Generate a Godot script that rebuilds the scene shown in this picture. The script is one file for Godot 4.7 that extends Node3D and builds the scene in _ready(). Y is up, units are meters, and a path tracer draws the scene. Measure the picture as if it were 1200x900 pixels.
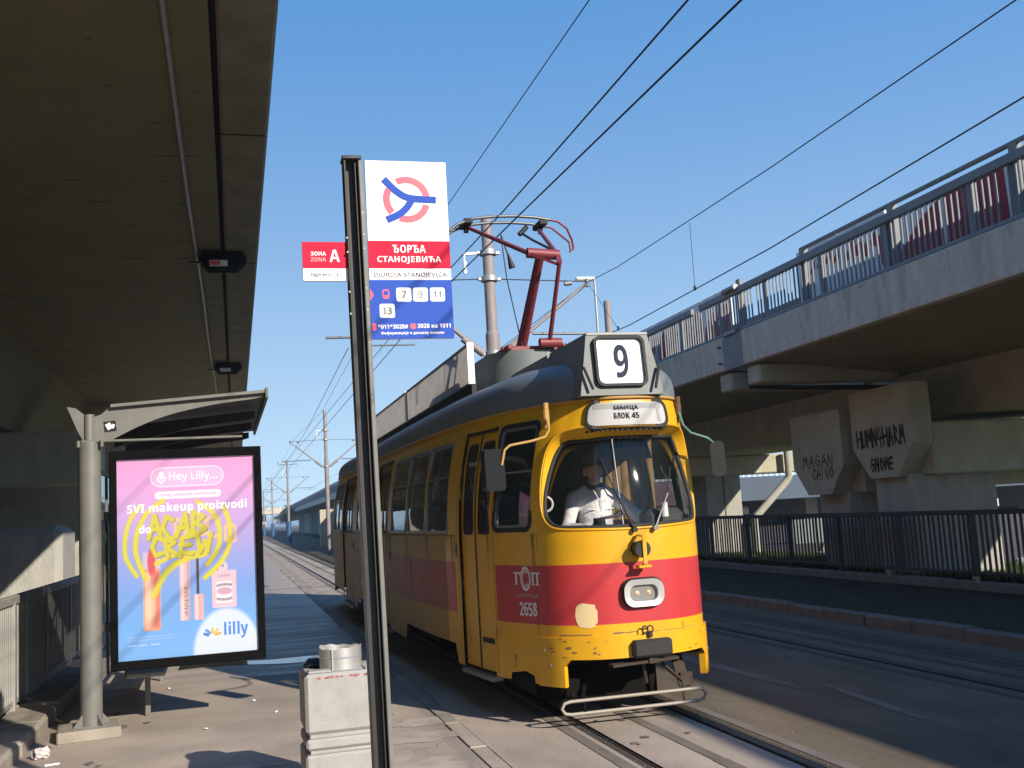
extends Node3D
# Tram stop between two viaducts. World: -Z runs along the track away from the camera, X right, Y up, metres.

class MB:
	var v := PackedVector3Array()
	var n := PackedVector3Array()
	var t := PackedVector2Array()
	func tri(a: Vector3, b: Vector3, c: Vector3, na: Vector3, nb: Vector3, nc: Vector3, ta := Vector2.ZERO, tb := Vector2.ZERO, tc := Vector2.ZERO) -> void:
		if (b - a).cross(c - a).dot(na + nb + nc) > 0.0:
			v.append(a); v.append(c); v.append(b)
			n.append(na); n.append(nc); n.append(nb)
			t.append(ta); t.append(tc); t.append(tb)
		else:
			v.append(a); v.append(b); v.append(c)
			n.append(na); n.append(nb); n.append(nc)
			t.append(ta); t.append(tb); t.append(tc)
	func flat(a: Vector3, b: Vector3, c: Vector3, out: Vector3) -> void:
		var m := (b - a).cross(c - a)
		if m.length_squared() < 1e-16:
			return
		m = m.normalized()
		if m.dot(out) < 0.0:
			m = -m
		tri(a, b, c, m, m, m)
	func quad(a: Vector3, b: Vector3, c: Vector3, d: Vector3, out: Vector3) -> void:
		flat(a, b, c, out)
		flat(a, c, d, out)
	func quad_uv(a: Vector3, b: Vector3, c: Vector3, d: Vector3, nn: Vector3) -> void:   # a top left, b top right, c bottom right, d bottom left
		tri(a, b, c, nn, nn, nn, Vector2(0, 0), Vector2(1, 0), Vector2(1, 1))
		tri(a, c, d, nn, nn, nn, Vector2(0, 0), Vector2(1, 1), Vector2(0, 1))
	func box(c: Vector3, size: Vector3, bev := 0.0, bs := Basis()) -> void:
		var h := size * 0.5
		if bev <= 0.0:
			for ax in 3:
				for s in [-1.0, 1.0]:
					var e := Vector3.ZERO; e[ax] = s
					var p := Vector3.ZERO; p[(ax + 1) % 3] = h[(ax + 1) % 3]
					var q := Vector3.ZERO; q[(ax + 2) % 3] = h[(ax + 2) % 3]
					var o := Vector3.ZERO; o[ax] = s * h[ax]
					quad(c + bs * (o + p + q), c + bs * (o + p - q), c + bs * (o - p - q), c + bs * (o - p + q), bs * e)
			return
		bev = minf(bev, minf(h.x, minf(h.y, h.z)) * 0.9)
		for ax in 3:
			var b1 := (ax + 1) % 3
			var b2 := (ax + 2) % 3
			for s in [-1.0, 1.0]:
				var e := Vector3.ZERO; e[ax] = s
				var p := Vector3.ZERO; p[b1] = h[b1] - bev
				var q := Vector3.ZERO; q[b2] = h[b2] - bev
				var o := Vector3.ZERO; o[ax] = s * h[ax]
				quad(c + bs * (o + p + q), c + bs * (o + p - q), c + bs * (o - p - q), c + bs * (o - p + q), bs * e)
				for s2 in [-1.0, 1.0]:      # edge between face ax and face b1
					var f := Vector3.ZERO; f[b1] = s2
					var m1 := Vector3.ZERO; m1[ax] = s * h[ax]; m1[b1] = s2 * (h[b1] - bev)
					var m2 := Vector3.ZERO; m2[ax] = s * (h[ax] - bev); m2[b1] = s2 * h[b1]
					quad(c + bs * (m1 + q), c + bs * (m1 - q), c + bs * (m2 - q), c + bs * (m2 + q), bs * (e + f))
		for sx in [-1.0, 1.0]:
			for sy in [-1.0, 1.0]:
				for sz in [-1.0, 1.0]:
					var k := Vector3(sx, sy, sz)
					flat(c + bs * (k * Vector3(h.x, h.y - bev, h.z - bev)), c + bs * (k * Vector3(h.x - bev, h.y, h.z - bev)), c + bs * (k * Vector3(h.x - bev, h.y - bev, h.z)), bs * k)
	func bar(a: Vector3, b: Vector3, w: float, d: float, bev := 0.0, up := Vector3.UP) -> void:   # a box from a to b
		var y := (b - a).normalized()
		var x := y.cross(up)
		if x.length() < 0.01:
			x = y.cross(Vector3.BACK)
		x = x.normalized()
		box((a + b) * 0.5, Vector3(w, (b - a).length(), d), bev, Basis(x, y, x.cross(y)))
	func cone(a: Vector3, b: Vector3, r0: float, r1: float, seg := 12, caps := true) -> void:
		var y := (b - a).normalized()
		var x := y.cross(Vector3.UP if absf(y.y) < 0.9 else Vector3.RIGHT).normalized()
		var z := x.cross(y)
		for i in seg:
			var d0 := x * cos(TAU * i / seg) + z * sin(TAU * i / seg)
			var d1 := x * cos(TAU * (i + 1) / seg) + z * sin(TAU * (i + 1) / seg)
			tri(a + d0 * r0, a + d1 * r0, b + d1 * r1, d0, d1, d1)
			tri(a + d0 * r0, b + d1 * r1, b + d0 * r1, d0, d1, d0)
			if caps:
				tri(a, a + d0 * r0, a + d1 * r0, -y, -y, -y)
				tri(b, b + d0 * r1, b + d1 * r1, y, y, y)
	func tube(pts: PackedVector3Array, r: float, seg := 8, closed := false) -> void:
		var m := pts.size()
		var x := Vector3.ZERO
		var rings := []
		for i in m:
			var d: Vector3
			if closed:
				d = (pts[(i + 1) % m] - pts[(i - 1 + m) % m]).normalized()
			else:
				d = (pts[mini(i + 1, m - 1)] - pts[maxi(i - 1, 0)]).normalized()
			if i == 0:
				x = d.cross(Vector3.UP if absf(d.y) < 0.9 else Vector3.RIGHT).normalized()
			else:
				x = (x - d * x.dot(d)).normalized()
			var z := x.cross(d)
			var ring := []
			for k in seg:
				ring.append(x * cos(TAU * k / seg) + z * sin(TAU * k / seg))
			rings.append(ring)
		for i in (m if closed else m - 1):
			var j := (i + 1) % m
			for k in seg:
				var l := (k + 1) % seg
				var a: Vector3 = rings[i][k]
				var b: Vector3 = rings[i][l]
				var c: Vector3 = rings[j][l]
				var e: Vector3 = rings[j][k]
				tri(pts[i] + a * r, pts[i] + b * r, pts[j] + c * r, a, b, c)
				tri(pts[i] + a * r, pts[j] + c * r, pts[j] + e * r, a, c, e)
		if not closed:
			for e in [0, m - 1]:
				var d := (pts[0] - pts[1]).normalized() if e == 0 else (pts[m - 1] - pts[m - 2]).normalized()
				for k in seg:
					tri(pts[e], pts[e] + rings[e][k] * r, pts[e] + rings[e][(k + 1) % seg] * r, d, d, d)
	func lathe(prof: PackedVector2Array, seg: int, xf := Transform3D(), smooth := false) -> void:   # (radius, height) about y
		for i in prof.size() - 1:
			var p := prof[i]
			var q := prof[i + 1]
			var d := q - p
			if d.length() < 1e-6:
				continue
			var nn := Vector2(d.y, -d.x).normalized()
			var n0 := nn
			var n1 := nn
			if smooth:
				if i > 0:
					var e := (p - prof[i - 1]); n0 = (nn + Vector2(e.y, -e.x).normalized()).normalized()
				if i < prof.size() - 2:
					var e := (prof[i + 2] - q); n1 = (nn + Vector2(e.y, -e.x).normalized()).normalized()
			for k in seg:
				var a := TAU * k / seg
				var b := TAU * (k + 1) / seg
				var ca := Vector3(cos(a), 0, sin(a))
				var cb := Vector3(cos(b), 0, sin(b))
				var bs := xf.basis
				var A := xf * (ca * p.x + Vector3.UP * p.y)
				var B := xf * (cb * p.x + Vector3.UP * p.y)
				var C := xf * (cb * q.x + Vector3.UP * q.y)
				var D := xf * (ca * q.x + Vector3.UP * q.y)
				var na := bs * (ca * n0.x + Vector3.UP * n0.y)
				var nb := bs * (cb * n0.x + Vector3.UP * n0.y)
				var nc := bs * (cb * n1.x + Vector3.UP * n1.y)
				var nd := bs * (ca * n1.x + Vector3.UP * n1.y)
				tri(A, B, C, na, nb, nc)
				tri(A, C, D, na, nc, nd)
	func prism(poly: PackedVector2Array, d: float, xf := Transform3D()) -> void:   # polygon in xy, d thick along z
		var ix := Geometry2D.triangulate_polygon(poly)
		for s in [-1.0, 1.0]:
			var nn := xf.basis * Vector3(0, 0, s)
			for i in range(0, ix.size(), 3):
				var q := []
				for k in 3:
					var p := poly[ix[i + k]]
					q.append(xf * Vector3(p.x, p.y, s * d * 0.5))
				tri(q[0], q[1], q[2], nn, nn, nn)
		var cw := Geometry2D.is_polygon_clockwise(poly)
		for i in poly.size():
			var p := poly[i]
			var q := poly[(i + 1) % poly.size()]
			var e := q - p
			var o := Vector3(e.y, -e.x, 0) * (-1.0 if cw else 1.0)
			quad(xf * Vector3(p.x, p.y, -d * 0.5), xf * Vector3(q.x, q.y, -d * 0.5), xf * Vector3(q.x, q.y, d * 0.5), xf * Vector3(p.x, p.y, d * 0.5), xf.basis * o)
	func sheet(poly: PackedVector2Array, y: float) -> void:   # a flat face of (x, z) points, facing up
		var ix := Geometry2D.triangulate_polygon(poly)
		for i in range(0, ix.size(), 3):
			var q := []
			for k in 3:
				q.append(Vector3(poly[ix[i + k]].x, y, poly[ix[i + k]].y))
			tri(q[0], q[1], q[2], Vector3.UP, Vector3.UP, Vector3.UP)
	func mesh() -> ArrayMesh:
		var a := []
		a.resize(Mesh.ARRAY_MAX)
		a[Mesh.ARRAY_VERTEX] = v
		a[Mesh.ARRAY_NORMAL] = n
		a[Mesh.ARRAY_TEX_UV] = t
		var m := ArrayMesh.new()
		m.add_surface_from_arrays(Mesh.PRIMITIVE_TRIANGLES, a)
		return m

# ---------- naming and tagging
var used := {}
func numbered(called: String) -> String:
	if not used.has(called):
		used[called] = 0
		return called
	used[called] += 1
	return "%s_%03d" % [called, used[called]]
func tag(o: Node, label: String, category: String, group := "") -> Node:
	o.set_meta("label", label)
	o.set_meta("category", category)
	if group:
		o.set_meta("group", group)
	return o
func thing(called: String, label: String, category: String, at := Vector3.ZERO, turn := 0.0, group := "") -> Node3D:
	var o := Node3D.new()
	o.name = numbered(called)
	add_child(o, true)
	o.position = at
	o.rotation.y = turn
	tag(o, label, category, group)
	return o
func put(called: String, mesh: Mesh, m: Material, parent: Node = self, xf := Transform3D()) -> MeshInstance3D:
	var o := MeshInstance3D.new()
	if parent == self:
		o.name = numbered(called)
	else:
		if not parent.has_meta("names"):
			parent.set_meta("names", {})
		var d: Dictionary = parent.get_meta("names")
		if d.has(called):
			d[called] += 1
			o.name = "%s_%03d" % [called, d[called]]
		else:
			d[called] = 0
			o.name = called
	o.mesh = mesh
	o.material_override = m
	o.transform = xf
	parent.add_child(o, true)
	return o
func obj(called: String, b: MB, m: Material, parent: Node = self, xf := Transform3D()) -> MeshInstance3D:
	return put(called, b.mesh(), m, parent, xf)
func struct(called: String, b: MB, m: Material, kind := "structure") -> MeshInstance3D:
	var o := obj(called, b, m)
	o.set_meta("kind", kind)
	return o
func group_struct(called: String) -> Node3D:
	var o := Node3D.new()
	o.name = numbered(called)
	o.set_meta("kind", "structure")
	add_child(o, true)
	return o
func at(x: float, y: float, z: float) -> Transform3D:
	return Transform3D(Basis(), Vector3(x, y, z))

# ---------- materials
var tex := {}
func noise_tex(key: String, sd: int, freq: float, lo: float, hi: float, oct := 4, type := FastNoiseLite.TYPE_SIMPLEX_SMOOTH, size := 512, mid := 0.5) -> NoiseTexture2D:
	if tex.has(key):
		return tex[key]
	var f := FastNoiseLite.new()
	f.seed = sd
	f.frequency = freq
	f.noise_type = type
	f.fractal_octaves = oct
	var g := Gradient.new()
	g.offsets = PackedFloat32Array([0.0, mid, 1.0])
	var md := (lo + hi) * 0.5
	g.colors = PackedColorArray([Color(lo, lo, lo).linear_to_srgb(), Color(md, md, md).linear_to_srgb(), Color(hi, hi, hi).linear_to_srgb()])
	var t := NoiseTexture2D.new()
	t.width = size
	t.height = size
	t.seamless = true
	t.noise = f
	t.color_ramp = g
	tex[key] = t
	return t
func normal_tex(key: String, sd: int, freq: float, bump: float) -> NoiseTexture2D:
	if tex.has(key):
		return tex[key]
	var f := FastNoiseLite.new()
	f.seed = sd
	f.frequency = freq
	f.fractal_octaves = 4
	var t := NoiseTexture2D.new()
	t.width = 512
	t.height = 512
	t.seamless = true
	t.as_normal_map = true
	t.bump_strength = bump
	t.noise = f
	tex[key] = t
	return t
func M(r: float, g: float, b: float, rough := 0.8, metal := 0.0) -> StandardMaterial3D:   # linear base colour
	var m := StandardMaterial3D.new()
	m.albedo_color = Color(r, g, b).linear_to_srgb()
	m.roughness = rough
	m.metallic = metal
	return m
func worn(m: StandardMaterial3D, coarse: Texture2D, cs: Vector3, fine: Texture2D = null, fs := Vector3.ONE, nrm: Texture2D = null, ns := 0.3) -> StandardMaterial3D:
	m.uv1_triplanar = true
	m.uv1_world_triplanar = true
	m.uv1_scale = cs
	m.albedo_texture = coarse
	if fine:
		m.detail_enabled = true
		m.detail_albedo = fine
		m.detail_blend_mode = BaseMaterial3D.BLEND_MODE_MUL
		m.detail_uv_layer = BaseMaterial3D.DETAIL_UV_2
		m.uv2_triplanar = true
		m.uv2_world_triplanar = true
		m.uv2_scale = fs
	if nrm:
		m.normal_enabled = true
		m.normal_texture = nrm
		m.normal_scale = ns
	return m
func pane(r: float, g: float, b: float, a: float) -> StandardMaterial3D:
	var m := M(r, g, b, 0.02)
	m.transparency = BaseMaterial3D.TRANSPARENCY_ALPHA
	m.albedo_color.a = a
	return m
var mt := {}

# ---------- lettering
var fonts := {}
func font(kind: String) -> SystemFont:
	if not fonts.has(kind):
		var f := SystemFont.new()
		f.font_names = PackedStringArray(["Droid Serif" if kind.begins_with("serif") else "Droid Sans"])
		f.font_weight = 700 if kind.ends_with("bold") else 400
		fonts[kind] = f
	return fonts[kind]
func text_mesh(s: String, w: float, h: float, kind := "sans bold", depth := 0.0015) -> ArrayMesh:   # centred, scaled to w by h
	var t := TextMesh.new()
	t.text = s
	t.font = font(kind)
	t.font_size = 64
	t.pixel_size = 0.01
	t.curve_step = 1.0
	t.depth = 0.01
	var a := t.get_mesh_arrays()
	var vs: PackedVector3Array = a[Mesh.ARRAY_VERTEX]
	if vs.is_empty():
		return ArrayMesh.new()
	var bb := AABB(vs[0], Vector3.ZERO)
	for p in vs:
		bb = bb.expand(p)
	var c := bb.get_center()
	var sy := h / bb.size.y
	var sx := w / bb.size.x if w > 0.0 else sy
	for i in vs.size():
		vs[i] = Vector3((vs[i].x - c.x) * sx, (vs[i].y - c.y) * sy, (vs[i].z - c.z) * depth / 0.01)
	a[Mesh.ARRAY_VERTEX] = vs
	var m := ArrayMesh.new()
	m.add_surface_from_arrays(Mesh.PRIMITIVE_TRIANGLES, a)
	return m
func letters(parent: Node, s: String, p: Vector3, w: float, h: float, m: Material, kind := "sans bold", bs := Basis()) -> MeshInstance3D:
	return put("lettering", text_mesh(s, w, h, kind), m, parent, Transform3D(bs, p))

# ---------- printed pictures (flat print only)
class Print:
	var im: Image
	func _init(w: int, h: int) -> void:
		im = Image.create(w, h, true, Image.FORMAT_RGB8)
	func mixp(x: int, y: int, c: Color, a: float) -> void:
		if a > 0.003 and x >= 0 and y >= 0 and x < im.get_width() and y < im.get_height():
			im.set_pixel(x, y, im.get_pixel(x, y).lerp(c, minf(a, 1.0) * c.a))
	func gradient(cols: Array) -> void:
		for y in im.get_height():
			var f := float(y) / (im.get_height() - 1) * (cols.size() - 1)
			var k := mini(int(f), cols.size() - 2)
			var c: Color = cols[k].lerp(cols[k + 1], f - k)
			im.fill_rect(Rect2i(0, y, im.get_width(), 1), c)
	func rrect(x0: float, y0: float, x1: float, y1: float, r: float, c: Color, line := 0.0, soft := 1.0) -> void:
		var cx := (x0 + x1) / 2
		var cy := (y0 + y1) / 2
		for y in range(int(y0) - 3 - int(soft), int(y1) + 4 + int(soft)):
			for x in range(int(x0) - 3 - int(soft), int(x1) + 4 + int(soft)):
				var q := Vector2(absf(x - cx) - (x1 - x0) / 2 + r, absf(y - cy) - (y1 - y0) / 2 + r)
				var d := Vector2(maxf(q.x, 0), maxf(q.y, 0)).length() + minf(maxf(q.x, q.y), 0) - r
				if line > 0.0:
					d = absf(d) - line
				mixp(x, y, c, clampf(0.5 - d / soft, 0, 1))
	func stroke(pts: Array, r: float, c: Color, soft := 1.2) -> void:
		for i in pts.size() - 1:
			var a: Vector2 = pts[i]
			var b: Vector2 = pts[i + 1]
			var lo := Vector2(minf(a.x, b.x), minf(a.y, b.y)) - Vector2(r + 2, r + 2)
			var hi := Vector2(maxf(a.x, b.x), maxf(a.y, b.y)) + Vector2(r + 2, r + 2)
			for y in range(int(lo.y), int(hi.y) + 1):
				for x in range(int(lo.x), int(hi.x) + 1):
					var p := Vector2(x, y)
					var t := clampf((p - a).dot(b - a) / maxf((b - a).length_squared(), 1e-6), 0, 1)
					mixp(x, y, c, clampf(0.5 - ((p - a - (b - a) * t).length() - r) / soft, 0, 1))
	func blob(cx: float, cy: float, rx: float, ry: float, c: Color, soft := 0.1) -> void:
		for y in range(int(cy - ry * 1.3), int(cy + ry * 1.3) + 1):
			for x in range(int(cx - rx * 1.3), int(cx + rx * 1.3) + 1):
				var d := Vector2((x - cx) / rx, (y - cy) / ry).length()
				mixp(x, y, c, clampf((1.0 - d) / soft + 0.5, 0, 1))
	func texture() -> ImageTexture:
		im.generate_mipmaps()
		return ImageTexture.create_from_image(im)

func curve(pts: Array, per := 6) -> Array:   # Catmull-Rom through 2D points
	var out := []
	for i in pts.size() - 1:
		var p0: Vector2 = pts[maxi(i - 1, 0)]
		var p1: Vector2 = pts[i]
		var p2: Vector2 = pts[i + 1]
		var p3: Vector2 = pts[mini(i + 2, pts.size() - 1)]
		for k in per:
			out.append(p1.cubic_interpolate(p2, p0, p3, float(k) / per))
	out.append(pts[-1])
	return out
func loop_curve(pts: Array, per := 5) -> PackedVector2Array:
	var out := PackedVector2Array()
	var m := pts.size()
	for i in m:
		for k in per:
			var a: Vector2 = pts[i]
			out.append(a.cubic_interpolate(pts[(i + 1) % m], pts[(i - 1 + m) % m], pts[(i + 2) % m], float(k) / per))
	return out
func rrect(u0: float, u1: float, v0: float, v1: float, r: float, per := 5) -> PackedVector2Array:
	var out := PackedVector2Array()
	for q in [[u1 - r, v1 - r, 0.0], [u0 + r, v1 - r, 0.25], [u0 + r, v0 + r, 0.5], [u1 - r, v0 + r, 0.75]]:
		for k in per + 1:
			var a: float = TAU * (q[2] + 0.25 * k / per)
			out.append(Vector2(q[0] + r * cos(a), q[1] + r * sin(a)))
	return out

func _ready() -> void:
	# ---- camera
	var cam := Camera3D.new()
	cam.name = "camera"
	cam.keep_aspect = Camera3D.KEEP_HEIGHT
	cam.fov = 40.493
	cam.near = 0.1
	cam.far = 6000.0
	cam.transform = Transform3D(Basis(Vector3(0.96806, -0.05713, 0.24411), Vector3(0.02512, 0.99089, 0.13229), Vector3(-0.24944, -0.12193, 0.96068)), Vector3(0, 1.75, 0))
	add_child(cam)
	cam.current = true
	# ---- sky, sun, exposure
	var sky := ProceduralSkyMaterial.new()
	sky.sky_top_color = Color(0.235, 0.485, 0.735)
	sky.sky_horizon_color = Color(0.74, 0.85, 0.92)
	sky.sky_curve = 0.16
	sky.ground_horizon_color = Color(0.55, 0.58, 0.58)
	sky.ground_bottom_color = Color(0.30, 0.28, 0.25)
	sky.sky_energy_multiplier = 1.0
	sky.sun_angle_max = 1.0
	var env := Environment.new()
	env.background_mode = Environment.BG_SKY
	env.sky = Sky.new()
	env.sky.sky_material = sky
	env.background_energy_multiplier = 1.0
	env.ambient_light_source = Environment.AMBIENT_SOURCE_SKY
	env.reflected_light_source = Environment.REFLECTION_SOURCE_SKY
	env.tonemap_mode = Environment.TONE_MAPPER_LINEAR
	env.tonemap_exposure = 1.33
	env.ssao_enabled = true
	env.ssil_enabled = true
	env.sdfgi_enabled = true
	env.fog_enabled = true
	env.fog_density = 0.0006
	env.fog_light_color = Color(0.72, 0.80, 0.90)
	env.fog_sky_affect = 0.0
	var we := WorldEnvironment.new()
	we.name = "world_environment"
	we.environment = env
	add_child(we)
	var sun := DirectionalLight3D.new()
	sun.name = "sun"
	sun.light_color = Color(1.0, 0.95, 0.88)
	sun.light_energy = 1.6
	sun.light_angular_distance = 0.5
	sun.shadow_enabled = true
	sun.directional_shadow_max_distance = 200.0
	var el := deg_to_rad(25.5)
	var az := deg_to_rad(29.0)
	sun.basis = Basis.looking_at(Vector3(-sin(az) * cos(el), -sin(el), -cos(az) * cos(el)))
	add_child(sun)
	# ---- the place
	materials()
	ground()
	left_viaduct()
	right_viaduct()
	far_side()
	masts_and_wires()
	build_tram()
	people()
	left_rail()
	right_fence()
	shelter()
	stop_sign()
	litter_bin()
	litter()

func materials() -> void:
	var blotch := noise_tex("blotch", 3, 0.008, 0.62, 1.0, 5)
	var soft := noise_tex("soft", 5, 0.006, 0.8, 1.0, 4)
	var fine := noise_tex("fine", 9, 0.06, 0.72, 1.0, 3)
	var speck := noise_tex("speck", 13, 0.22, 0.6, 1.0, 2)
	var streak := noise_tex("streak", 21, 0.012, 0.74, 1.0, 5)
	var bump := normal_tex("bump", 31, 0.05, 6.0)
	var grit := normal_tex("grit", 37, 0.2, 8.0)
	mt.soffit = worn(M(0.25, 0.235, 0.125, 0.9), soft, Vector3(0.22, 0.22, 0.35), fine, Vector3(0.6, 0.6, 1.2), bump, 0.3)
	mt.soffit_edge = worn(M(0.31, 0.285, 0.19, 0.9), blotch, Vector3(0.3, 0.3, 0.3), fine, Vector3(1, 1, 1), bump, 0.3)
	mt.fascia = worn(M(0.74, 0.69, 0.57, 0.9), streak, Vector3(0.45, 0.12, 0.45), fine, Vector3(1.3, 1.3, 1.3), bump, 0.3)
	mt.fascia_shade_blue = worn(M(0.05, 0.082, 0.125, 0.6), soft, Vector3(0.1, 0.1, 0.1))  # shade on the far viaduct put into a dark blue base colour
	mt.pier = worn(M(0.58, 0.555, 0.42, 0.9), streak, Vector3(0.22, 0.14, 0.22), fine, Vector3(0.7, 1.4, 0.7), bump, 0.25)
	mt.wall = worn(M(0.47, 0.465, 0.42, 0.9), streak, Vector3(0.5, 0.15, 0.5), fine, Vector3(1, 1, 1), bump, 0.2)
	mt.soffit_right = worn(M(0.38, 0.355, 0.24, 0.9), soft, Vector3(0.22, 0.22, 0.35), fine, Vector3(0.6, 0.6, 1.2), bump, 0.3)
	mt.stain = M(0.035, 0.03, 0.022, 0.95)
	mt.platform = worn(M(0.60, 0.51, 0.43, 0.8), blotch, Vector3(0.16, 0.3, 0.2), speck, Vector3(1.3, 1.3, 1.3), grit, 0.05)
	mt.platform.metallic_specular = 0.4
	mt.slab_far = worn(M(0.60, 0.51, 0.43, 0.62), blotch, Vector3(0.05, 0.3, 0.34), fine, Vector3(0.7, 0.7, 0.7), grit, 0.10)
	mt.slab_far.roughness_texture = noise_tex("wet", 71, 0.012, 0.25, 1.0, 4)
	mt.asphalt = worn(M(0.235, 0.195, 0.145, 0.95), blotch, Vector3(0.3, 0.3, 0.12), speck, Vector3(1.6, 1.6, 1.6), grit, 0.035)
	mt.asphalt_light = worn(M(0.60, 0.51, 0.43, 0.85), blotch, Vector3(0.4, 0.4, 0.15), speck, Vector3(1.6, 1.6, 1.6), grit, 0.035)
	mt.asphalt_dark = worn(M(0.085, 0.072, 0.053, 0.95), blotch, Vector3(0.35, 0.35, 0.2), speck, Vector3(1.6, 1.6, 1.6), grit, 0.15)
	mt.asphalt.metallic_specular = 0.2
	mt.asphalt_dark.metallic_specular = 0.2
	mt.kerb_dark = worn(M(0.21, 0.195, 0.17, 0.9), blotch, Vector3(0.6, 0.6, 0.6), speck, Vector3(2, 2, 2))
	mt.asphalt_patch = worn(M(0.28, 0.24, 0.19, 0.95), blotch, Vector3(0.5, 0.5, 0.5), speck, Vector3(1.6, 1.6, 1.6))
	mt.tar = worn(M(0.27, 0.235, 0.20, 0.9), blotch, Vector3(0.8, 0.8, 0.4), speck, Vector3(2, 2, 2))
	mt.pale_patch = worn(M(0.66, 0.57, 0.485, 0.85), blotch, Vector3(0.7, 0.7, 0.7), speck, Vector3(1.6, 1.6, 1.6))
	mt.tar_dark = worn(M(0.09, 0.075, 0.055, 0.95), blotch, Vector3(0.8, 0.8, 0.4))
	mt.kerb = worn(M(0.46, 0.41, 0.35, 0.85), blotch, Vector3(0.6, 0.6, 0.6), speck, Vector3(2, 2, 2), grit, 0.3)
	mt.steel_rail = worn(M(0.10, 0.09, 0.08, 0.6, 0.3), soft, Vector3(1, 1, 1))
	mt.rut = M(0.03, 0.027, 0.025, 0.9)
	mt.water = M(0.02, 0.022, 0.025, 0.03)
	mt.water.metallic_specular = 0.6
	mt.grass = worn(M(0.07, 0.11, 0.025, 0.9), blotch, Vector3(0.8, 0.8, 0.8), speck, Vector3(2, 2, 2))
	mt.earth = worn(M(0.13, 0.10, 0.07, 0.95), blotch, Vector3(0.3, 0.3, 0.3), speck, Vector3(1, 1, 1))
	mt.mast = worn(M(0.30, 0.26, 0.26, 0.6), streak, Vector3(2, 0.3, 2))
	mt.mast_blue = M(0.03, 0.09, 0.22, 0.5)
	mt.wire = M(0.02, 0.022, 0.028, 0.6)
	mt.zinc = worn(M(0.42, 0.43, 0.44, 0.45, 0.5), soft, Vector3(3, 3, 3))
	mt.insulator = M(0.75, 0.75, 0.73, 0.3)
	mt.rail_blue = worn(M(0.20, 0.22, 0.235, 0.55), soft, Vector3(0.8, 0.8, 0.8))
	mt.fence_dark = worn(M(0.035, 0.037, 0.038, 0.6), soft, Vector3(1, 1, 1))
	mt.fence_grey = worn(M(0.44, 0.435, 0.41, 0.6), blotch, Vector3(1.2, 1.2, 1.2), speck, Vector3(3, 3, 3))
	mt.shelter = worn(M(0.20, 0.20, 0.185, 0.5), soft, Vector3(1.5, 1.5, 1.5), fine, Vector3(3, 3, 3))
	mt.black = M(0.012, 0.012, 0.014, 0.35)
	mt.case_black = M(0.006, 0.006, 0.007, 0.9)
	mt.case_black.metallic_specular = 0.15
	mt.rubber = M(0.018, 0.018, 0.019, 0.7)
	mt.yellow = worn(M(0.78, 0.41, 0.010, 0.38), noise_tex("paint", 41, 0.01, 0.86, 1.0, 4), Vector3(0.7, 0.35, 0.7), noise_tex("grime", 43, 0.05, 0.9, 1.0, 3), Vector3(1.5, 0.6, 1.5))
	mt.red = worn(M(0.54, 0.042, 0.048, 0.38), tex.paint, Vector3(0.7, 0.35, 0.7), tex.grime, Vector3(1.5, 0.6, 1.5))
	mt.red_faded = worn(M(0.38, 0.075, 0.08, 0.5), streak, Vector3(0.4, 0.25, 0.4), tex.grime, Vector3(1.5, 0.6, 1.5))
	mt.yellow_dirty = worn(M(0.46, 0.27, 0.04, 0.5), streak, Vector3(0.4, 0.22, 0.4), tex.grime, Vector3(1.5, 0.6, 1.5))
	mt.roof = worn(M(0.17, 0.195, 0.21, 0.5), tex.paint, Vector3(0.5, 0.5, 0.5), tex.grime, Vector3(2, 2, 2))
	mt.roof_panel = worn(M(0.16, 0.185, 0.19, 0.55), tex.paint, Vector3(0.5, 0.5, 0.5), tex.grime, Vector3(2, 2, 2))
	mt.gutter = M(0.42, 0.25, 0.07, 0.6)
	mt.frame_grey = M(0.20, 0.21, 0.22, 0.4, 0.3)
	mt.glass = pane(0.03, 0.045, 0.05, 0.14)
	mt.glass_side = pane(0.025, 0.038, 0.036, 0.6)
	mt.lens = pane(0.9, 0.9, 0.9, 0.03)
	mt.panto = worn(M(0.24, 0.035, 0.045, 0.5), soft, Vector3(4, 4, 4))
	mt.panto_bow = M(0.16, 0.17, 0.18, 0.4, 0.5)
	mt.white = M(0.82, 0.82, 0.80, 0.45)
	mt.board = worn(M(0.80, 0.78, 0.76, 0.5), streak, Vector3(0.4, 0.5, 0.4), fine, Vector3(2, 2, 2))
	mt.board.backlight_enabled = true
	mt.board.backlight = Color(0.96, 0.95, 0.93)
	mt.under = M(0.010, 0.0095, 0.009, 0.95)
	mt.under.metallic_specular = 0.1
	mt.rust = worn(M(0.13, 0.075, 0.045, 0.8), blotch, Vector3(3, 3, 3))
	mt.dark_rust = M(0.05, 0.036, 0.027, 0.9)
	mt.galv_bar = M(0.33, 0.30, 0.26, 0.6, 0.2)
	mt.interior = M(0.30, 0.29, 0.25, 0.7)
	mt.interior_dark = M(0.05, 0.055, 0.055, 0.7)
	mt.seat = M(0.35, 0.04, 0.05, 0.5)
	mt.sign_white = M(0.85, 0.85, 0.87, 0.4)
	mt.sign_red = M(0.58, 0.028, 0.065, 0.8)
	mt.sign_blue = M(0.045, 0.105, 0.48, 0.8)
	mt.sign_pink = M(0.75, 0.10, 0.16, 0.4)
	mt.ink = M(0.02, 0.026, 0.04, 0.95)
	mt.ink_grey = M(0.05, 0.065, 0.10, 0.95)
	mt.ink_nine = M(0.04, 0.052, 0.075, 0.95)
	mt.mark = M(0.07, 0.06, 0.04, 0.95)
	mt.pale_print = M(0.78, 0.74, 0.72, 0.5)
	mt.post_dark = worn(M(0.045, 0.045, 0.045, 0.45), soft, Vector3(2, 2, 2))
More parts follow.
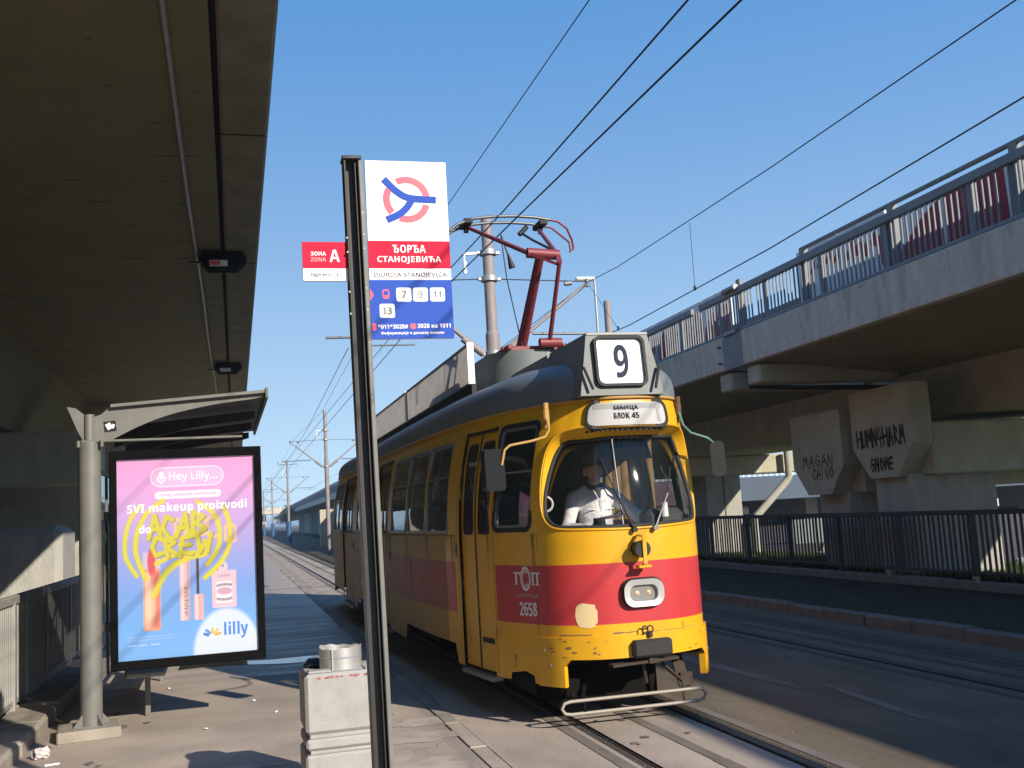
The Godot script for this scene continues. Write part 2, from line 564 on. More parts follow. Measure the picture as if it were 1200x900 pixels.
	mt.post_lit = worn(M(0.21, 0.21, 0.20, 0.45), soft, Vector3(2, 2, 2))  # lighter copy of the pole colour, for the flange drawn as lit
	mt.bin = worn(M(0.50, 0.49, 0.48, 0.85), soft, Vector3(1.5, 1.5, 1.5), noise_tex("pit", 61, 0.12, 0.75, 1.0, 3), Vector3(2.2, 2.2, 2.2), grit, 0.5)
	mt.bin_red = worn(M(0.42, 0.17, 0.17, 0.85), speck, Vector3(2.5, 2.5, 2.5))
	mt.can = worn(M(0.80, 0.80, 0.78, 0.36, 0.7), tex.grime, Vector3(3, 3, 3), fine, Vector3(4, 4, 4))
	mt.skin = M(0.56, 0.33, 0.24, 0.55)
	for q in [mt.ink, mt.ink_grey, mt.ink_nine, mt.sign_red, mt.sign_blue]:
		q.metallic_specular = 0.2
	mt.hair = M(0.06, 0.045, 0.035, 0.7)
	mt.jacket = worn(M(0.84, 0.85, 0.88, 0.85), soft, Vector3(2, 2, 2), null, Vector3.ONE, normal_tex("folds", 91, 0.012, 14.0), 1.0)
	mt.jacket.uv1_scale = Vector3(1.6, 0.9, 1.6)
	mt.navy = M(0.03, 0.04, 0.08, 0.8)
	mt.dark_cloth = M(0.04, 0.045, 0.05, 0.85)

# a strip of ground between two lines that run along the track (both turn slightly left with distance)
const LEAN := 0.0105
func along(x: float, z: float) -> float:
	return x + LEAN * (z + 6.0)
func strip(b: MB, xa: float, xb: float, z0: float, z1: float, y: float, step := 4.0) -> void:
	var z := z0
	while z > z1:
		var e := maxf(z - step, z1)
		b.quad(Vector3(along(xa, z), y, z), Vector3(along(xb, z), y, z), Vector3(along(xb, e), y, e), Vector3(along(xa, e), y, e), Vector3.UP)
		z = e

func ground() -> void:
	var rng := RandomNumberGenerator.new()
	rng.seed = 11
	var b := MB.new()
	b.quad(Vector3(-2500, -0.16, 900), Vector3(2500, -0.16, 900), Vector3(2500, -0.16, -3500), Vector3(-2500, -0.16, -3500), Vector3.UP)
	struct("ground", b, mt.earth)
	# platform on the left, worn asphalt; beyond the stop it is smooth and shiny
	b = MB.new()
	strip(b, -2.6, 1.60, 8, -13.0, 0.0)
	struct("platform", b, mt.platform)
	b = MB.new()
	strip(b, -3.2, 1.60, -13.0, -190, 0.0, 12)
	struct("pavement", b, mt.slab_far)
	b = MB.new()
	strip(b, -16, -2.6, 8, -60, -0.05, 12)
	struct("ground", b, mt.earth)
	# edge stones of the platform
	var es := group_struct("platform_edge")
	for k in 3:
		b = MB.new()
		b.box(Vector3.ZERO, Vector3(0.135, 0.12, 0.985), 0.008)
		var ms := b.mesh()
		for i in range(k, 46, 3):
			var z := 1.5 - i
			put("edge_stone", ms, [mt.platform, mt.asphalt_light, mt.kerb][k], es, Transform3D(Basis(Vector3.UP, LEAN), Vector3(along(1.675, z), -0.058 + 0.004 * (i % 3), z)))
	# track bed: sheets of asphalt that leave the rail grooves open
	b = MB.new()
	strip(b, 1.745, 2.543, 8, -190, 0.0); strip(b, 2.66, 3.47, 8, -190, 0.0); strip(b, 1.60, 1.745, -43.9, -190, 0.0)
	struct("track_bed", b, mt.asphalt_light)
	b = MB.new()
	strip(b, 3.587, 6.243, 8, -190, 0.0); strip(b, 6.36, 7.17, 8, -190, 0.0); strip(b, 7.287, 7.84, 8, -190, 0.0)
	struct("road", b, mt.asphalt)
	b = MB.new()
	for x in [2.58, 3.55, 6.28, 7.25]:
		strip(b, x - 0.10, x + 0.10, 8, -190, -0.03)
	struct("rail_groove", b, mt.rut)
	var rs := group_struct("tram_rails")
	for x in [2.58, 3.55, 6.28, 7.25]:
		b = MB.new()
		var z := 8.0
		var inner: float = 1.0 if x in [2.58, 6.28] else -1.0
		while z > -190:
			var e := z - 6.0
			for q in [[-0.035, 0.03, -0.002], [0.05 * inner + 0.012, 0.05 * inner + 0.028, -0.012]]:
				var x0: float = x + q[0]
				var x1: float = x + q[1]
				var p := [Vector3(along(x0, z), q[2], z), Vector3(along(x1, z), q[2], z), Vector3(along(x1, e), q[2], e), Vector3(along(x0, e), q[2], e)]
				var dn := Vector3(0, -0.05, 0)
				b.quad(p[0], p[1], p[2], p[3], Vector3.UP)
				b.quad(p[0], p[3], p[3] + dn, p[0] + dn, Vector3.LEFT)
				b.quad(p[1], p[2], p[2] + dn, p[1] + dn, Vector3.RIGHT)
			z = e
		obj("rail", b, mt.steel_rail, rs)
	var c2 := MB.new()
	# dark tar bands beside the rails and the worn strip between them
	b = MB.new()
	for x in [2.44, 3.70]:
		for i in 40:
			var z0 := 6.0 - i * 4.0
			strip(b, x - 0.045 + rng.randf() * 0.012, x + 0.045 + rng.randf() * 0.02, z0, z0 - 4.0 - 0.0, 0.004)
	for i in 60:
		var z0 := 6.0 - i * 1.6
		strip(b, 3.02 + rng.randf() * 0.02, 3.12 + rng.randf() * 0.03, z0, z0 - 1.6, 0.004)
		strip(c2, 6.72 + rng.randf() * 0.02, 6.82 + rng.randf() * 0.03, z0, z0 - 1.6, 0.004)
	for x in [6.13, 6.45, 7.08, 7.40]:
		strip(c2, x - 0.05, x + 0.05, 6, -120, 0.004)
	struct("tar_seams", b, mt.tar, "stuff")
	struct("tar_seams", c2, mt.tar_dark, "stuff")
	# patches of newer and paler asphalt
	b = MB.new()
	for q in [[4.75, -11.2, 0.09, 2.6, -0.05], [5.05, -8.0, 0.05, 0.9, 0.1]]:
		var pl := PackedVector2Array()
		for i in 26:
			var a := TAU * i / 26
			var r := 1.0 + 0.35 * (rng.randf() - 0.5)
			var d := Vector2(cos(a) * q[2] * r, sin(a) * q[3] * r).rotated(q[4])
			pl.append(Vector2(q[0] + d.x, q[1] + d.y))
		b.sheet(pl, 0.004)
	struct("asphalt_patch", b, mt.asphalt_patch)
	b = MB.new()
	for q in [[0.9, -7.6, 0.5, 0.5], [1.35, -6.6, 0.35, 0.6], [1.15, -8.6, 0.5, 0.22], [1.45, -9.2, 0.3, 0.2], [-0.6, -8.2, 0.9, 0.12]]:
		var pl := PackedVector2Array()
		var r := 1.0
		for i in 40:
			var a := TAU * i / 40
			r = lerpf(r, 0.65 + 0.7 * rng.randf(), 0.5)
			pl.append(Vector2(q[0] + cos(a) * q[2] * r, q[1] + sin(a) * q[3] * r))
		b.sheet(pl, 0.004)
	struct("pavement_patch", b, mt.pale_patch)
	# cracks, oil spots and worn edges
	b = MB.new()
	for q in [[0.2, -7.0, 1.7, -8.6, 0.003], [3.7, -9.0, 5.6, -7.4, 0.006], [4.2, -12.5, 5.9, -10.6, 0.006], [0.9, -9.6, 1.6, -10.9, 0.003], [8.4, -12.0, 10.6, -11.2, 0.007], [8.3, -16.5, 10.8, -17.4, 0.008]]:
		var p := Vector2(q[0], q[1])
		var e := Vector2(q[2], q[3])
		var yy := 0.1345 if q[0] > 8.0 else 0.0045
		var prev := p
		for i in 26:
			var nx := p.lerp(e, (i + 1) / 26.0) + Vector2(rng.randf_range(-0.03, 0.03), rng.randf_range(-0.03, 0.03))
			var d := (nx - prev).normalized()
			var o := Vector2(-d.y, d.x) * float(q[4]) * rng.randf_range(0.3, 1.0)
			b.quad(Vector3(prev.x + o.x, yy, prev.y + o.y), Vector3(nx.x + o.x, yy, nx.y + o.y), Vector3(nx.x - o.x, yy, nx.y - o.y), Vector3(prev.x - o.x, yy, prev.y - o.y), Vector3.UP)
			prev = nx
	struct("pavement_cracks", b, mt.tar, "stuff")
	b = MB.new()
	for k in 16:
		var on_track := k % 3 > 0
		var cx := rng.randf_range(2.7, 3.4) if on_track else rng.randf_range(-1.4, 1.5)
		var cz := rng.randf_range(-9.5, -5.6) if on_track else rng.randf_range(-12.0, -6.0)
		var r := rng.randf_range(0.012, 0.045)
		var pl := PackedVector2Array()
		for i in 12:
			var a := TAU * i / 12
			pl.append(Vector2(cx + cos(a) * r * rng.randf_range(0.7, 1.2), cz + sin(a) * r * rng.randf_range(0.8, 2.0)))
		b.sheet(pl, 0.0056 + 0.0001 * k)
	struct("pavement_stains", b, mt.tar, "stuff")
	# grit and small stones that gather along the rails and the platform edge
	var grit_mesh := MB.new()
	grit_mesh.box(Vector3.ZERO, Vector3(1, 0.7, 0.8), 0.25, Basis.from_euler(Vector3(0.4, 0.7, 0.2)))
	var gm := MultiMesh.new()
	gm.transform_format = MultiMesh.TRANSFORM_3D
	gm.mesh = grit_mesh.mesh()
	gm.instance_count = 5200
	for i in gm.instance_count:
		var z := -5.2 - 16.0 * pow(rng.randf(), 1.6)
		var lines := [1.74, 2.50, 2.70, 3.44, 3.62, -1.74]
		var x: float = lines[i % 6] + rng.randfn(0.0, 0.06)
		if i % 5 == 0:
			x = rng.randf_range(-1.7, 6.0)
		var s := 0.003 + 0.007 * pow(rng.randf(), 3.0)
		gm.set_instance_transform(i, Transform3D(Basis.from_euler(Vector3(0, rng.randf() * TAU, 0)).scaled(Vector3.ONE * s), Vector3(along(x, z), s * 0.3, z)))
	var gi := MultiMeshInstance3D.new()
	gi.name = "grit"
	gi.multimesh = gm
	gi.material_override = mt.kerb
	gi.set_meta("kind", "stuff")
	add_child(gi)
	# wet streak lying across the shaded pavement
	b = MB.new()
	var wet := PackedVector2Array()
	for i in 25:
		var f := i / 24.0
		wet.append(Vector2(-0.9 + 2.0 * f, -14.2 - 0.12 * sin(f * 7.0) + 0.35 * f * f))
	for i in 25:
		var f := 1.0 - i / 24.0
		wet.append(Vector2(-0.9 + 2.0 * f, -14.85 - 0.1 * sin(f * 9.0) + 0.55 * f))
	b.sheet(wet, 0.005)
	var w := struct("water", b, mt.water)
	# pavement on the far side of the tracks with its kerb stones
	b = MB.new()
	b.quad(Vector3(8.04, 0.13, 8), Vector3(10.98, 0.13, 8), Vector3(10.98, 0.13, -150), Vector3(8.04, 0.13, -150), Vector3.UP)
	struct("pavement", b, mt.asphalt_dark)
	b = MB.new()
	b.quad(Vector3(7.6, -0.004, 8), Vector3(8.1, -0.004, 8), Vector3(8.1, -0.004, -150), Vector3(7.6, -0.004, -150), Vector3.UP)
	b.quad(Vector3(5.6, -0.006, -40), Vector3(8.1, -0.006, -40), Vector3(8.1, -0.006, -190), Vector3(5.6, -0.006, -190), Vector3.UP)
	struct("road", b, mt.asphalt)
	var kg := group_struct("kerb")
	var mats := [mt.kerb, mt.rust, mt.kerb, mt.asphalt_light]
	for k in 3:
		b = MB.new()
		b.box(Vector3.ZERO, Vector3(0.18, 0.22, 0.985), 0.015 + 0.006 * k)
		var ms := b.mesh()
		for i in range(k, 60, 3):
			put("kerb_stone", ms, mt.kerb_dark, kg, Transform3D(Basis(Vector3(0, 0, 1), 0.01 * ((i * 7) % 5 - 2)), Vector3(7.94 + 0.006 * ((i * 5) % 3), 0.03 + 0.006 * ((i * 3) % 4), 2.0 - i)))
	var fg := group_struct("kerb")
	b = MB.new()
	b.box(Vector3.ZERO, Vector3(0.26, 0.28, 1.985), 0.02)
	var fm := b.mesh()
	for i in 32:
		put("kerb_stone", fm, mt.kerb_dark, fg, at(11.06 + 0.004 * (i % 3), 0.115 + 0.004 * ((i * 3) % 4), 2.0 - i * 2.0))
	# grass beyond the fence, falling away to the right
	b = MB.new()
	for i in 24:
		var z0 := 6.0 - i * 3.0
		for q in [[11.18, 0.16, 14.5, 0.05], [14.5, 0.05, 22.0, -0.9], [22.0, -0.9, 60.0, -2.6]]:
			b.quad(Vector3(q[0], q[1], z0), Vector3(q[2], q[3], z0), Vector3(q[2], q[3], z0 - 3.0), Vector3(q[0], q[1], z0 - 3.0), Vector3.UP)
	struct("terrain", b, mt.grass)
	var blade := MB.new()
	for i in 5:
		var a := TAU * i / 5.0
		var o := Vector3(cos(a), 0, sin(a)) * 0.03
		var tip := o * 2.5 + Vector3(0, 0.13, 0)
		var sd := Vector3(-sin(a), 0, cos(a)) * 0.012
		blade.tri(o - sd, o + sd, tip, Vector3.UP, Vector3.UP, Vector3.UP)
	var mm := MultiMesh.new()
	mm.transform_format = MultiMesh.TRANSFORM_3D
	mm.mesh = blade.mesh()
	mm.instance_count = 16000
	for i in mm.instance_count:
		var x := 11.3 + 6.0 * pow(rng.randf(), 1.5)
		var z := -12.0 - 22.0 * rng.randf()
		var y := 0.16 - 0.033 * (x - 11.2) if x < 14.5 else 0.05 - 0.127 * (x - 14.5)
		mm.set_instance_transform(i, Transform3D(Basis(Vector3.UP, rng.randf() * TAU).scaled(Vector3.ONE * (0.6 + rng.randf())), Vector3(x, y, z)))
	var mi := MultiMeshInstance3D.new()
	mi.name = "grass"
	mi.multimesh = mm
	mi.material_override = M(0.10, 0.15, 0.03, 0.8)
	mi.set_meta("kind", "stuff")
	add_child(mi)

func left_viaduct() -> void:
	var rng := RandomNumberGenerator.new()
	rng.seed = 5
	var v := thing("concrete_viaduct", "brown concrete viaduct overhead on the left, seen from below", "viaduct", Vector3(0.44, 0, 0), LEAN)
	var b := MB.new()
	b.box(Vector3(-2.98, 6.55, -42), Vector3(4.84, 1.1, 104))
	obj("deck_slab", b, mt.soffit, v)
	b = MB.new()
	b.box(Vector3(-0.25, 6.60, -42), Vector3(0.50, 1.26, 104), 0.03)
	obj("edge_beam", b, mt.soffit_edge, v)
	b = MB.new()
	b.box(Vector3(-0.53, 6.75, -42), Vector3(0.058, 1.2, 104))
	obj("drip_groove", b, mt.stain, v)
	b = MB.new()     # the box girder: sloping web and flat bottom
	b.prism(PackedVector2Array([Vector2(-4.9, 6.02), Vector2(-5.75, 4.45), Vector2(-11.5, 4.45), Vector2(-12.4, 6.02)]), 104, at(0, 0, -42))
	b.box(Vector3(-8.9, 6.56, -42), Vector3(7.0, 1.08, 104))
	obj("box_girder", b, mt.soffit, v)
	b = MB.new()
	b.box(Vector3(-0.03, 7.55, -42), Vector3(0.30, 0.7, 104), 0.03)
	obj("parapet", b, mt.fascia, v)
	# board marks of the formwork
	for i in 30:
		var z := -5.4 - i * 0.95 + rng.randf() * 0.12
		var x := -0.7
		while x > -4.8:
			var l := 0.06 + 0.6 * rng.randf() * rng.randf()
			if rng.randf() < 0.62:
				b = MB.new()
				var pl := PackedVector2Array()
				var wd := 0.006 + 0.022 * rng.randf() * rng.randf()
				var zc := z + rng.randf_range(-0.03, 0.03)
				for e in 9:
					pl.append(Vector2(x - l * e / 8.0, zc + wd * sin(PI * e / 8.0) * rng.randf_range(0.4, 1.2)))
				for e in 7:
					pl.append(Vector2(x - l * (7 - e) / 8.0, zc - wd * sin(PI * (7 - e) / 8.0) * rng.randf_range(0.4, 1.2)))
				b.prism(pl, 0.006, Transform3D(Basis(Vector3(1, 0, 0), Vector3(0, 0, 1), Vector3(0, -1, 0)), Vector3(0, 5.999, 0)))
				obj("board_mark", b, mt.mark, v)
			x -= l + rng.randf() * 0.9
	for z in [-11.2, -16.9, -23.0]:
		b = MB.new()
		b.box(Vector3(-0.25, 5.969, z), Vector3(0.5, 0.012, 0.02))
		obj("joint", b, mt.stain, v)
	# plates of the girder that catch light near the abutment
	var p := PackedVector3Array()
	for i in 12:
		p.append(Vector3(-0.92 + 0.012 * sin(i * 1.7), 5.955, -4.0 - i * 3.2))
	b = MB.new()
	b.tube(p, 0.028, 8)
	var pipe := obj("conduit", b, mt.zinc)
	pipe.position = Vector3(0.44, 0, 0)
	pipe.rotation.y = LEAN
	tag(pipe, "long thin grey pipe clipped under the brown viaduct deck", "pipe")
	# flood lamps under the deck edge
	for k in 2:
		var z: float = [-16.3, -27.5][k]
		var o := thing("deck_lamp", ["dark hooded lamp under the viaduct deck, pink and white reflection painted on its lens", "second dark lamp farther along under the viaduct deck, above the shelter roof"][k], "lamp", Vector3(along(-0.16, z), 5.97, z), 0, "lamps under the viaduct")
		b = MB.new()
		b.prism(PackedVector2Array([Vector2(0.30, 0), Vector2(0.36, -0.12), Vector2(0.22, -0.27), Vector2(-0.22, -0.27), Vector2(-0.36, -0.12), Vector2(-0.30, 0)]), 0.30)
		obj("housing", b, mt.case_black, o)
		b = MB.new()
		b.box(Vector3(-0.06, -0.19, 0.156), Vector3(0.27, 0.095, 0.012), 0.004)
		obj("lens", b, mt.pale_print if k == 1 else mt.white, o)
		if k == 0:
			b = MB.new()
			b.box(Vector3(-0.11, -0.19, 0.1645), Vector3(0.16, 0.07, 0.004))
			obj("lens_reflection", b, mt.sign_pink, o)  # pinkish reflection painted on the lens as a thin plate
		b = MB.new()
		b.bar(Vector3(-0.4, 0.0, 0.05), Vector3(-0.30, -0.16, 0.05), 0.03, 0.03)
		b.bar(Vector3(-0.5, -0.16, 0.05), Vector3(-0.3, -0.16, 0.05), 0.03, 0.03)
		obj("bracket", b, mt.black, o)
	# retaining walls and pier bases in the dark below the deck
	var wl := thing("pier_base", "pale concrete pier base below the viaduct, nearer one, half in sunlight", "pier", Vector3.ZERO, 0, "pier bases on the left")
	for i in 4:
		b = MB.new()
		var x1 := -3.98 - i * 1.55
		b.box(Vector3(x1 - 0.77, 0.98, -26.0), Vector3(1.535, 2.1, 2.0), 0.16 if i == 0 else 0.02)
		obj("panel", b, mt.wall, wl)
	wl = thing("pier_base", "pale concrete pier base below the viaduct, farther one beside the shelter post", "pier", Vector3.ZERO, 0, "pier bases on the left")
	for i in 4:
		b = MB.new()
		var x1 := -3.86 - i * 1.55
		b.box(Vector3(x1 - 0.77, 0.78, -29.5), Vector3(1.535, 1.75, 2.0), 0.16 if i == 0 else 0.02)
		obj("panel", b, mt.wall, wl)
	b = MB.new()
	b.box(Vector3(-8.6, 2.6, -36.0), Vector3(10.0, 5.3, 1.2), 0.03)
	var ab := obj("abutment_wall", b, mt.pier)
	tag(ab, "dark concrete wall closing off the space under the left viaduct", "wall")
	b = MB.new()
	b.box(Vector3(-14.0, 3.0, -30.0), Vector3(1.0, 6.2, 90.0))
	tag(obj("retaining_wall", b, mt.pier), "long dark retaining wall at the back of the left viaduct", "wall")
	b = MB.new()
	b.box(Vector3(-7.6, 3.75, -28.6), Vector3(8.0, 1.35, 1.5), 0.05)
	tag(obj("cross_beam", b, mt.pier), "dark concrete cross beam over the pier bases under the left viaduct", "beam")

func right_viaduct() -> void:
	var rng := RandomNumberGenerator.new()
	rng.seed = 8
	var leak := M(0.44, 0.40, 0.32, 0.95)
	var infill := M(0.16, 0.20, 0.18, 0.85)
	# two spans that meet at the joint, then the rest of the viaduct far off
	var spans := [[9.0, -18.12, "grey concrete viaduct on the right, the near span with its railing"], [-18.85, -78.0, "grey concrete viaduct on the right, the span beyond the blue joint plate"], [-78.3, -420.0, "far stretch of the grey viaduct seen beside the rear of the tram"]]
	for s in spans:
		var z0: float = s[0]
		var z1: float = s[1]
		var v := thing("concrete_viaduct", s[2], "viaduct")
		var zc := (z0 + z1) / 2
		var len := z0 - z1
		var b := MB.new()
		b.prism(PackedVector2Array([Vector2(9.42, 4.32), Vector2(9.42, 4.9), Vector2(16.5, 4.9), Vector2(16.5, 4.2), Vector2(15.5, 3.98), Vector2(12.6, 3.98)]), len, at(0, 0, zc))
		obj("deck_slab", b, mt.soffit_right, v)
		if z0 > -50:
			var n := int(len / 4.0)
			for i in n:
				b = MB.new()
				b.box(Vector3(9.38, 4.64, z0 - (i + 0.5) * len / n), Vector3(0.16, 0.67, len / n - 0.012), 0.012)
				obj("fascia_panel", b, mt.fascia, v)
		else:
			b = MB.new()
			b.box(Vector3(9.38, 4.64, zc), Vector3(0.16, 0.67, len), 0.02)
			obj("fascia", b, mt.fascia, v)
		b = MB.new()
		b.box(Vector3(13.95, 3.54, zc), Vector3(2.7, 0.98, len), 0.03)
		obj("girder", b, mt.pier, v)
		b = MB.new()
		b.box(Vector3(16.4, 5.3, zc), Vector3(0.3, 0.8, len))
		obj("parapet", b, mt.fascia, v)
	# joint
	var jt := thing("joint_plate", "blue grey steel plate over the gap between the viaduct spans", "plate")
	var jb := MB.new()
	jb.box(Vector3(9.32, 4.62, -18.48), Vector3(0.05, 0.66, 0.84), 0.008)
	obj("plate", jb, mt.rail_blue, jt)
	for q in [[4.78, -18.98], [4.45, -18.98]]:
		jb = MB.new()
		jb.cone(Vector3(9.3, q[0], q[1]), Vector3(9.22, q[0], q[1]), 0.02, 0.02, 8)
		obj("bolt", jb, mt.rust, jt)
	for q in [[-18.0, 0.55], [-19.2, 0.9]]:
		jb = MB.new()
		jb.box(Vector3(10.9, 4.08, q[0] + 0.1), Vector3(3.0, 0.36, 0.5), 0.03)
		tag(obj("joint_beam", jb, mt.pier), "concrete joint beam under the viaduct, " + ("nearer of the pair" if q[0] > -19 else "farther of the pair"), "beam", "joint beams of the right viaduct")
	var pp := PackedVector3Array([Vector3(9.6, 3.94, -18.5), Vector3(10.6, 3.86, -18.3), Vector3(12.4, 3.72, -17.6)])
	jb = MB.new()
	jb.tube(pp, 0.05, 8)
	tag(obj("drain_pipe", jb, mt.black), "black drain pipe under the viaduct joint", "pipe")
	# hammerhead piers
	for k in 2:
		var z: float = [-16.70, -18.95][k]
		var dy: float = [0.0, -0.24][k]
		var w: float = [0.92, 0.95][k]
		var p := thing("hammerhead_pier", ["pale concrete pier head with black graffiti names, the nearer one", "pale concrete pier head with faint graffiti, behind the nearer one"][k], "pier", Vector3(11.2, 0, z), 0, "hammerhead piers of the right viaduct")
		var b := MB.new()
		var face := PackedVector2Array([Vector2(-w, 3.62 + dy), Vector2(-w, 2.55 + dy), Vector2(-w * 0.46, 1.98 + dy), Vector2(w * 0.46, 1.98 + dy), Vector2(w, 2.55 + dy), Vector2(w, 3.62 + dy)])
		b.prism(face, 0.42, Transform3D(Basis(Vector3(0, 0, 1), Vector3(0, 1, 0), Vector3(-1, 0, 0)), Vector3(0.21, 0, 0)))
		obj("head", b, mt.pier, p)
		b = MB.new()
		b.box(Vector3(2.92, 2.44 + dy, 0), Vector3(5.0, 0.92, w * 1.96), 0.03)
		obj("cross_beam", b, mt.pier, p)
		b = MB.new()
		b.box(Vector3([1.03, 1.15][k], 1.0, 0), Vector3([1.75, 1.7][k], 2.08 + 2 * dy, 1.1), 0.03)
		obj("column", b, mt.wall, p)
		b = MB.new()
		b.box(Vector3([4.2, 4.2][k], 1.0, 0), Vector3(0.02, 2.0, 0.02))
		# graffiti sprayed on the end face (looks toward the tracks)
		var ink: Material = mt.stain if k == 0 else worn(M(0.12, 0.11, 0.10, 0.9), tex.blotch, Vector3(3, 3, 3))
		var words := [["HUMN4HARM", 0.0, 2.72, 1.5, 0.30], ["GNOME", -0.02, 2.23, 0.72, 0.20]] if k == 0 else [["MAGAN", 0.05, 2.42, 1.2, 0.22], ["CAINO", 0.2, 2.16, 0.8, 0.2]]
		for q in words:
			var gb := MB.new()
			graffiti(gb, q[0], Vector2(q[1], q[2]), q[3], q[4], 0.019 if k == 0 else 0.013, rng)
			# x of the strokes runs along +z (left to right as seen from the tracks)
			obj("graffiti", gb, ink, p, Transform3D(Basis(Vector3(0, 0, 1), Vector3(0, 1, 0), Vector3(-1, 0, 0)), Vector3(-0.004, 0, 0)))
	for z in [-29.2, -48.0, -66.0, -86.0, -110.0, -140.0, -180.0, -230.0]:
		var p := thing("pier_column", "%s concrete column under the right viaduct" % {-29.2: "sunlit pale", -48.0: "second", -66.0: "third", -86.0: "fourth", -110.0: "fifth", -140.0: "sixth", -180.0: "seventh", -230.0: "farthest"}[z] + (" behind the dark fence" if z > -30 else ", counted away from the sunlit one"), "column", Vector3(13.75, 0, z), 0, "columns under the right viaduct")
		var b := MB.new()
		b.box(Vector3(-0.29, 1.25, 0), Vector3(0.56, 2.6, 1.1), 0.03)
		b.box(Vector3(0.29, 1.25, 0), Vector3(0.56, 2.6, 1.1), 0.03)
		obj("shaft", b, mt.wall, p)
		b = MB.new()
		b.box(Vector3(0.6, 2.76, 0), Vector3(4.6, 0.56, 1.3), 0.03)
		obj("cross_beam", b, mt.pier, p)
	# downpipe with a bend beside the sunlit column
	var db := MB.new()
	db.tube(PackedVector3Array([Vector3(15.75, 3.1, -28.3), Vector3(15.75, 2.35, -28.3), Vector3(15.65, 2.2, -28.3), Vector3(14.6, 1.25, -28.3), Vector3(14.5, 1.1, -28.3), Vector3(14.5, -0.1, -28.3)]), 0.11, 10)
	tag(obj("down_pipe", db, mt.wall), "pale downpipe with a slanting bend beside the sunlit column", "pipe")
	# leak streaks on the fascia
	var lb: MB
	for k in 22:
		lb = MB.new()
		var z := rng.randf_range(-8.5, -34.0)
		if absf(z + 18.5) < 0.6:
			continue
		var h := rng.randf_range(0.12, 0.55)
		var w := rng.randf_range(0.02, 0.16)
		var pl := PackedVector2Array()
		for e in 6:
			pl.append(Vector2(-w * (1.0 - 0.17 * e) * rng.randf_range(0.6, 1.1), -h * e / 5.0))
		for e in 6:
			pl.append(Vector2(w * (1.0 - 0.17 * (5 - e)) * rng.randf_range(0.6, 1.1), -h * (5 - e) / 5.0))
		lb.prism(pl, 0.002, Transform3D(Basis(Vector3(0, 0, 1), Vector3(0, 1, 0), Vector3(-1, 0, 0)), Vector3(9.299, 4.955, z)))
		obj("leak_stain", lb, leak, get_node("concrete_viaduct_001" if z > -18.5 else "concrete_viaduct_002"))
	# closed walls and pale noise barrier on the far stretch
	lb = MB.new()
	for k in 30:
		lb.box(Vector3(9.55, 5.55, -62.0 - k * 8.0), Vector3(0.10, 1.2, 7.96), 0.02)
	tag(obj("noise_barrier", lb, mt.fascia), "pale barrier along the top of the far viaduct stretch beside the tram's rear", "barrier")
	for k in 8:
		lb = MB.new()
		lb.box(Vector3(12.6, 1.9, -84.0 - k * 24.0), Vector3(0.6, 4.4, 23.0), 0.03)
		tag(obj("viaduct_infill_wall", lb, infill if k % 2 else mt.wall), "grey green wall filling the far viaduct between its columns, number %s from the tram" % ["one", "two", "three", "four", "five", "six", "seven", "eight"][k], "wall", "infill walls of the far viaduct")
	viaduct_railing(rng)
	graffiti_wall(rng)

# sprayed letters: each a few polyline strokes, made as thin ribbons lying on the wall
const STROKES := {
	"H": [[0, 1, 0.05, 0], [0.0, 0.5, 0.7, 0.55], [0.7, 1, 0.65, 0]], "U": [[0, 1, 0.05, 0.1, 0.35, 0, 0.65, 0.15, 0.7, 1]], "M": [[0, 0, 0.1, 1, 0.35, 0.4, 0.6, 1, 0.75, 0]],
	"N": [[0, 0, 0.05, 1, 0.6, 0, 0.65, 1]], "4": [[0.1, 1, 0.0, 0.4, 0.8, 0.45], [0.5, 1, 0.45, -0.2]], "A": [[0, 0, 0.35, 1, 0.7, 0], [0.1, 0.4, 0.6, 0.4]], "R": [[0, 0, 0.05, 1, 0.55, 0.8, 0.1, 0.5, 0.65, 0]],
	"G": [[0.65, 0.85, 0.3, 1, 0, 0.5, 0.3, 0, 0.65, 0.2, 0.6, 0.5, 0.35, 0.5]], "O": [[0.35, 1, 0, 0.5, 0.35, 0, 0.7, 0.5, 0.35, 1]], "E": [[0.65, 1, 0, 0.9, 0.05, 0.1, 0.65, 0], [0.0, 0.5, 0.5, 0.5]],
	"I": [[0.2, 1, 0.2, 0]], "C": [[0.65, 0.85, 0.3, 1, 0, 0.5, 0.3, 0, 0.65, 0.15]], "B": [[0, 0, 0.05, 1, 0.55, 0.8, 0.1, 0.5, 0.65, 0.25, 0, 0]], "W": [[0, 1, 0.15, 0, 0.35, 0.6, 0.55, 0, 0.75, 1]]}
func graffiti(b: MB, s: String, c: Vector2, w: float, h: float, r: float, rng: RandomNumberGenerator) -> void:
	var step := w / s.length()
	for i in s.length():
		for raw in STROKES.get(s[i], []):
			var pts := []
			for k in range(0, raw.size(), 2):
				pts.append(c + Vector2(-w / 2 + step * (i + raw[k] * 1.05) + rng.randf_range(-0.01, 0.01), h * (raw[k + 1] - 0.5) * (1.0 + rng.randf_range(-0.1, 0.2))))
			for k in pts.size() - 1:
				var d: Vector2 = (pts[k + 1] - pts[k]).normalized() * r * rng.randf_range(0.65, 1.45)
				var o := Vector2(-d.y, d.x)
				var z := 0.001 + 0.0006 * ((i + k) % 5)
				var q := []
				for e in [pts[k] - d + o, pts[k + 1] + d + o, pts[k + 1] + d - o, pts[k] - d - o]:
					q.append(Vector3(e.x, e.y, z))
				b.quad(q[0], q[1], q[2], q[3], Vector3.BACK)

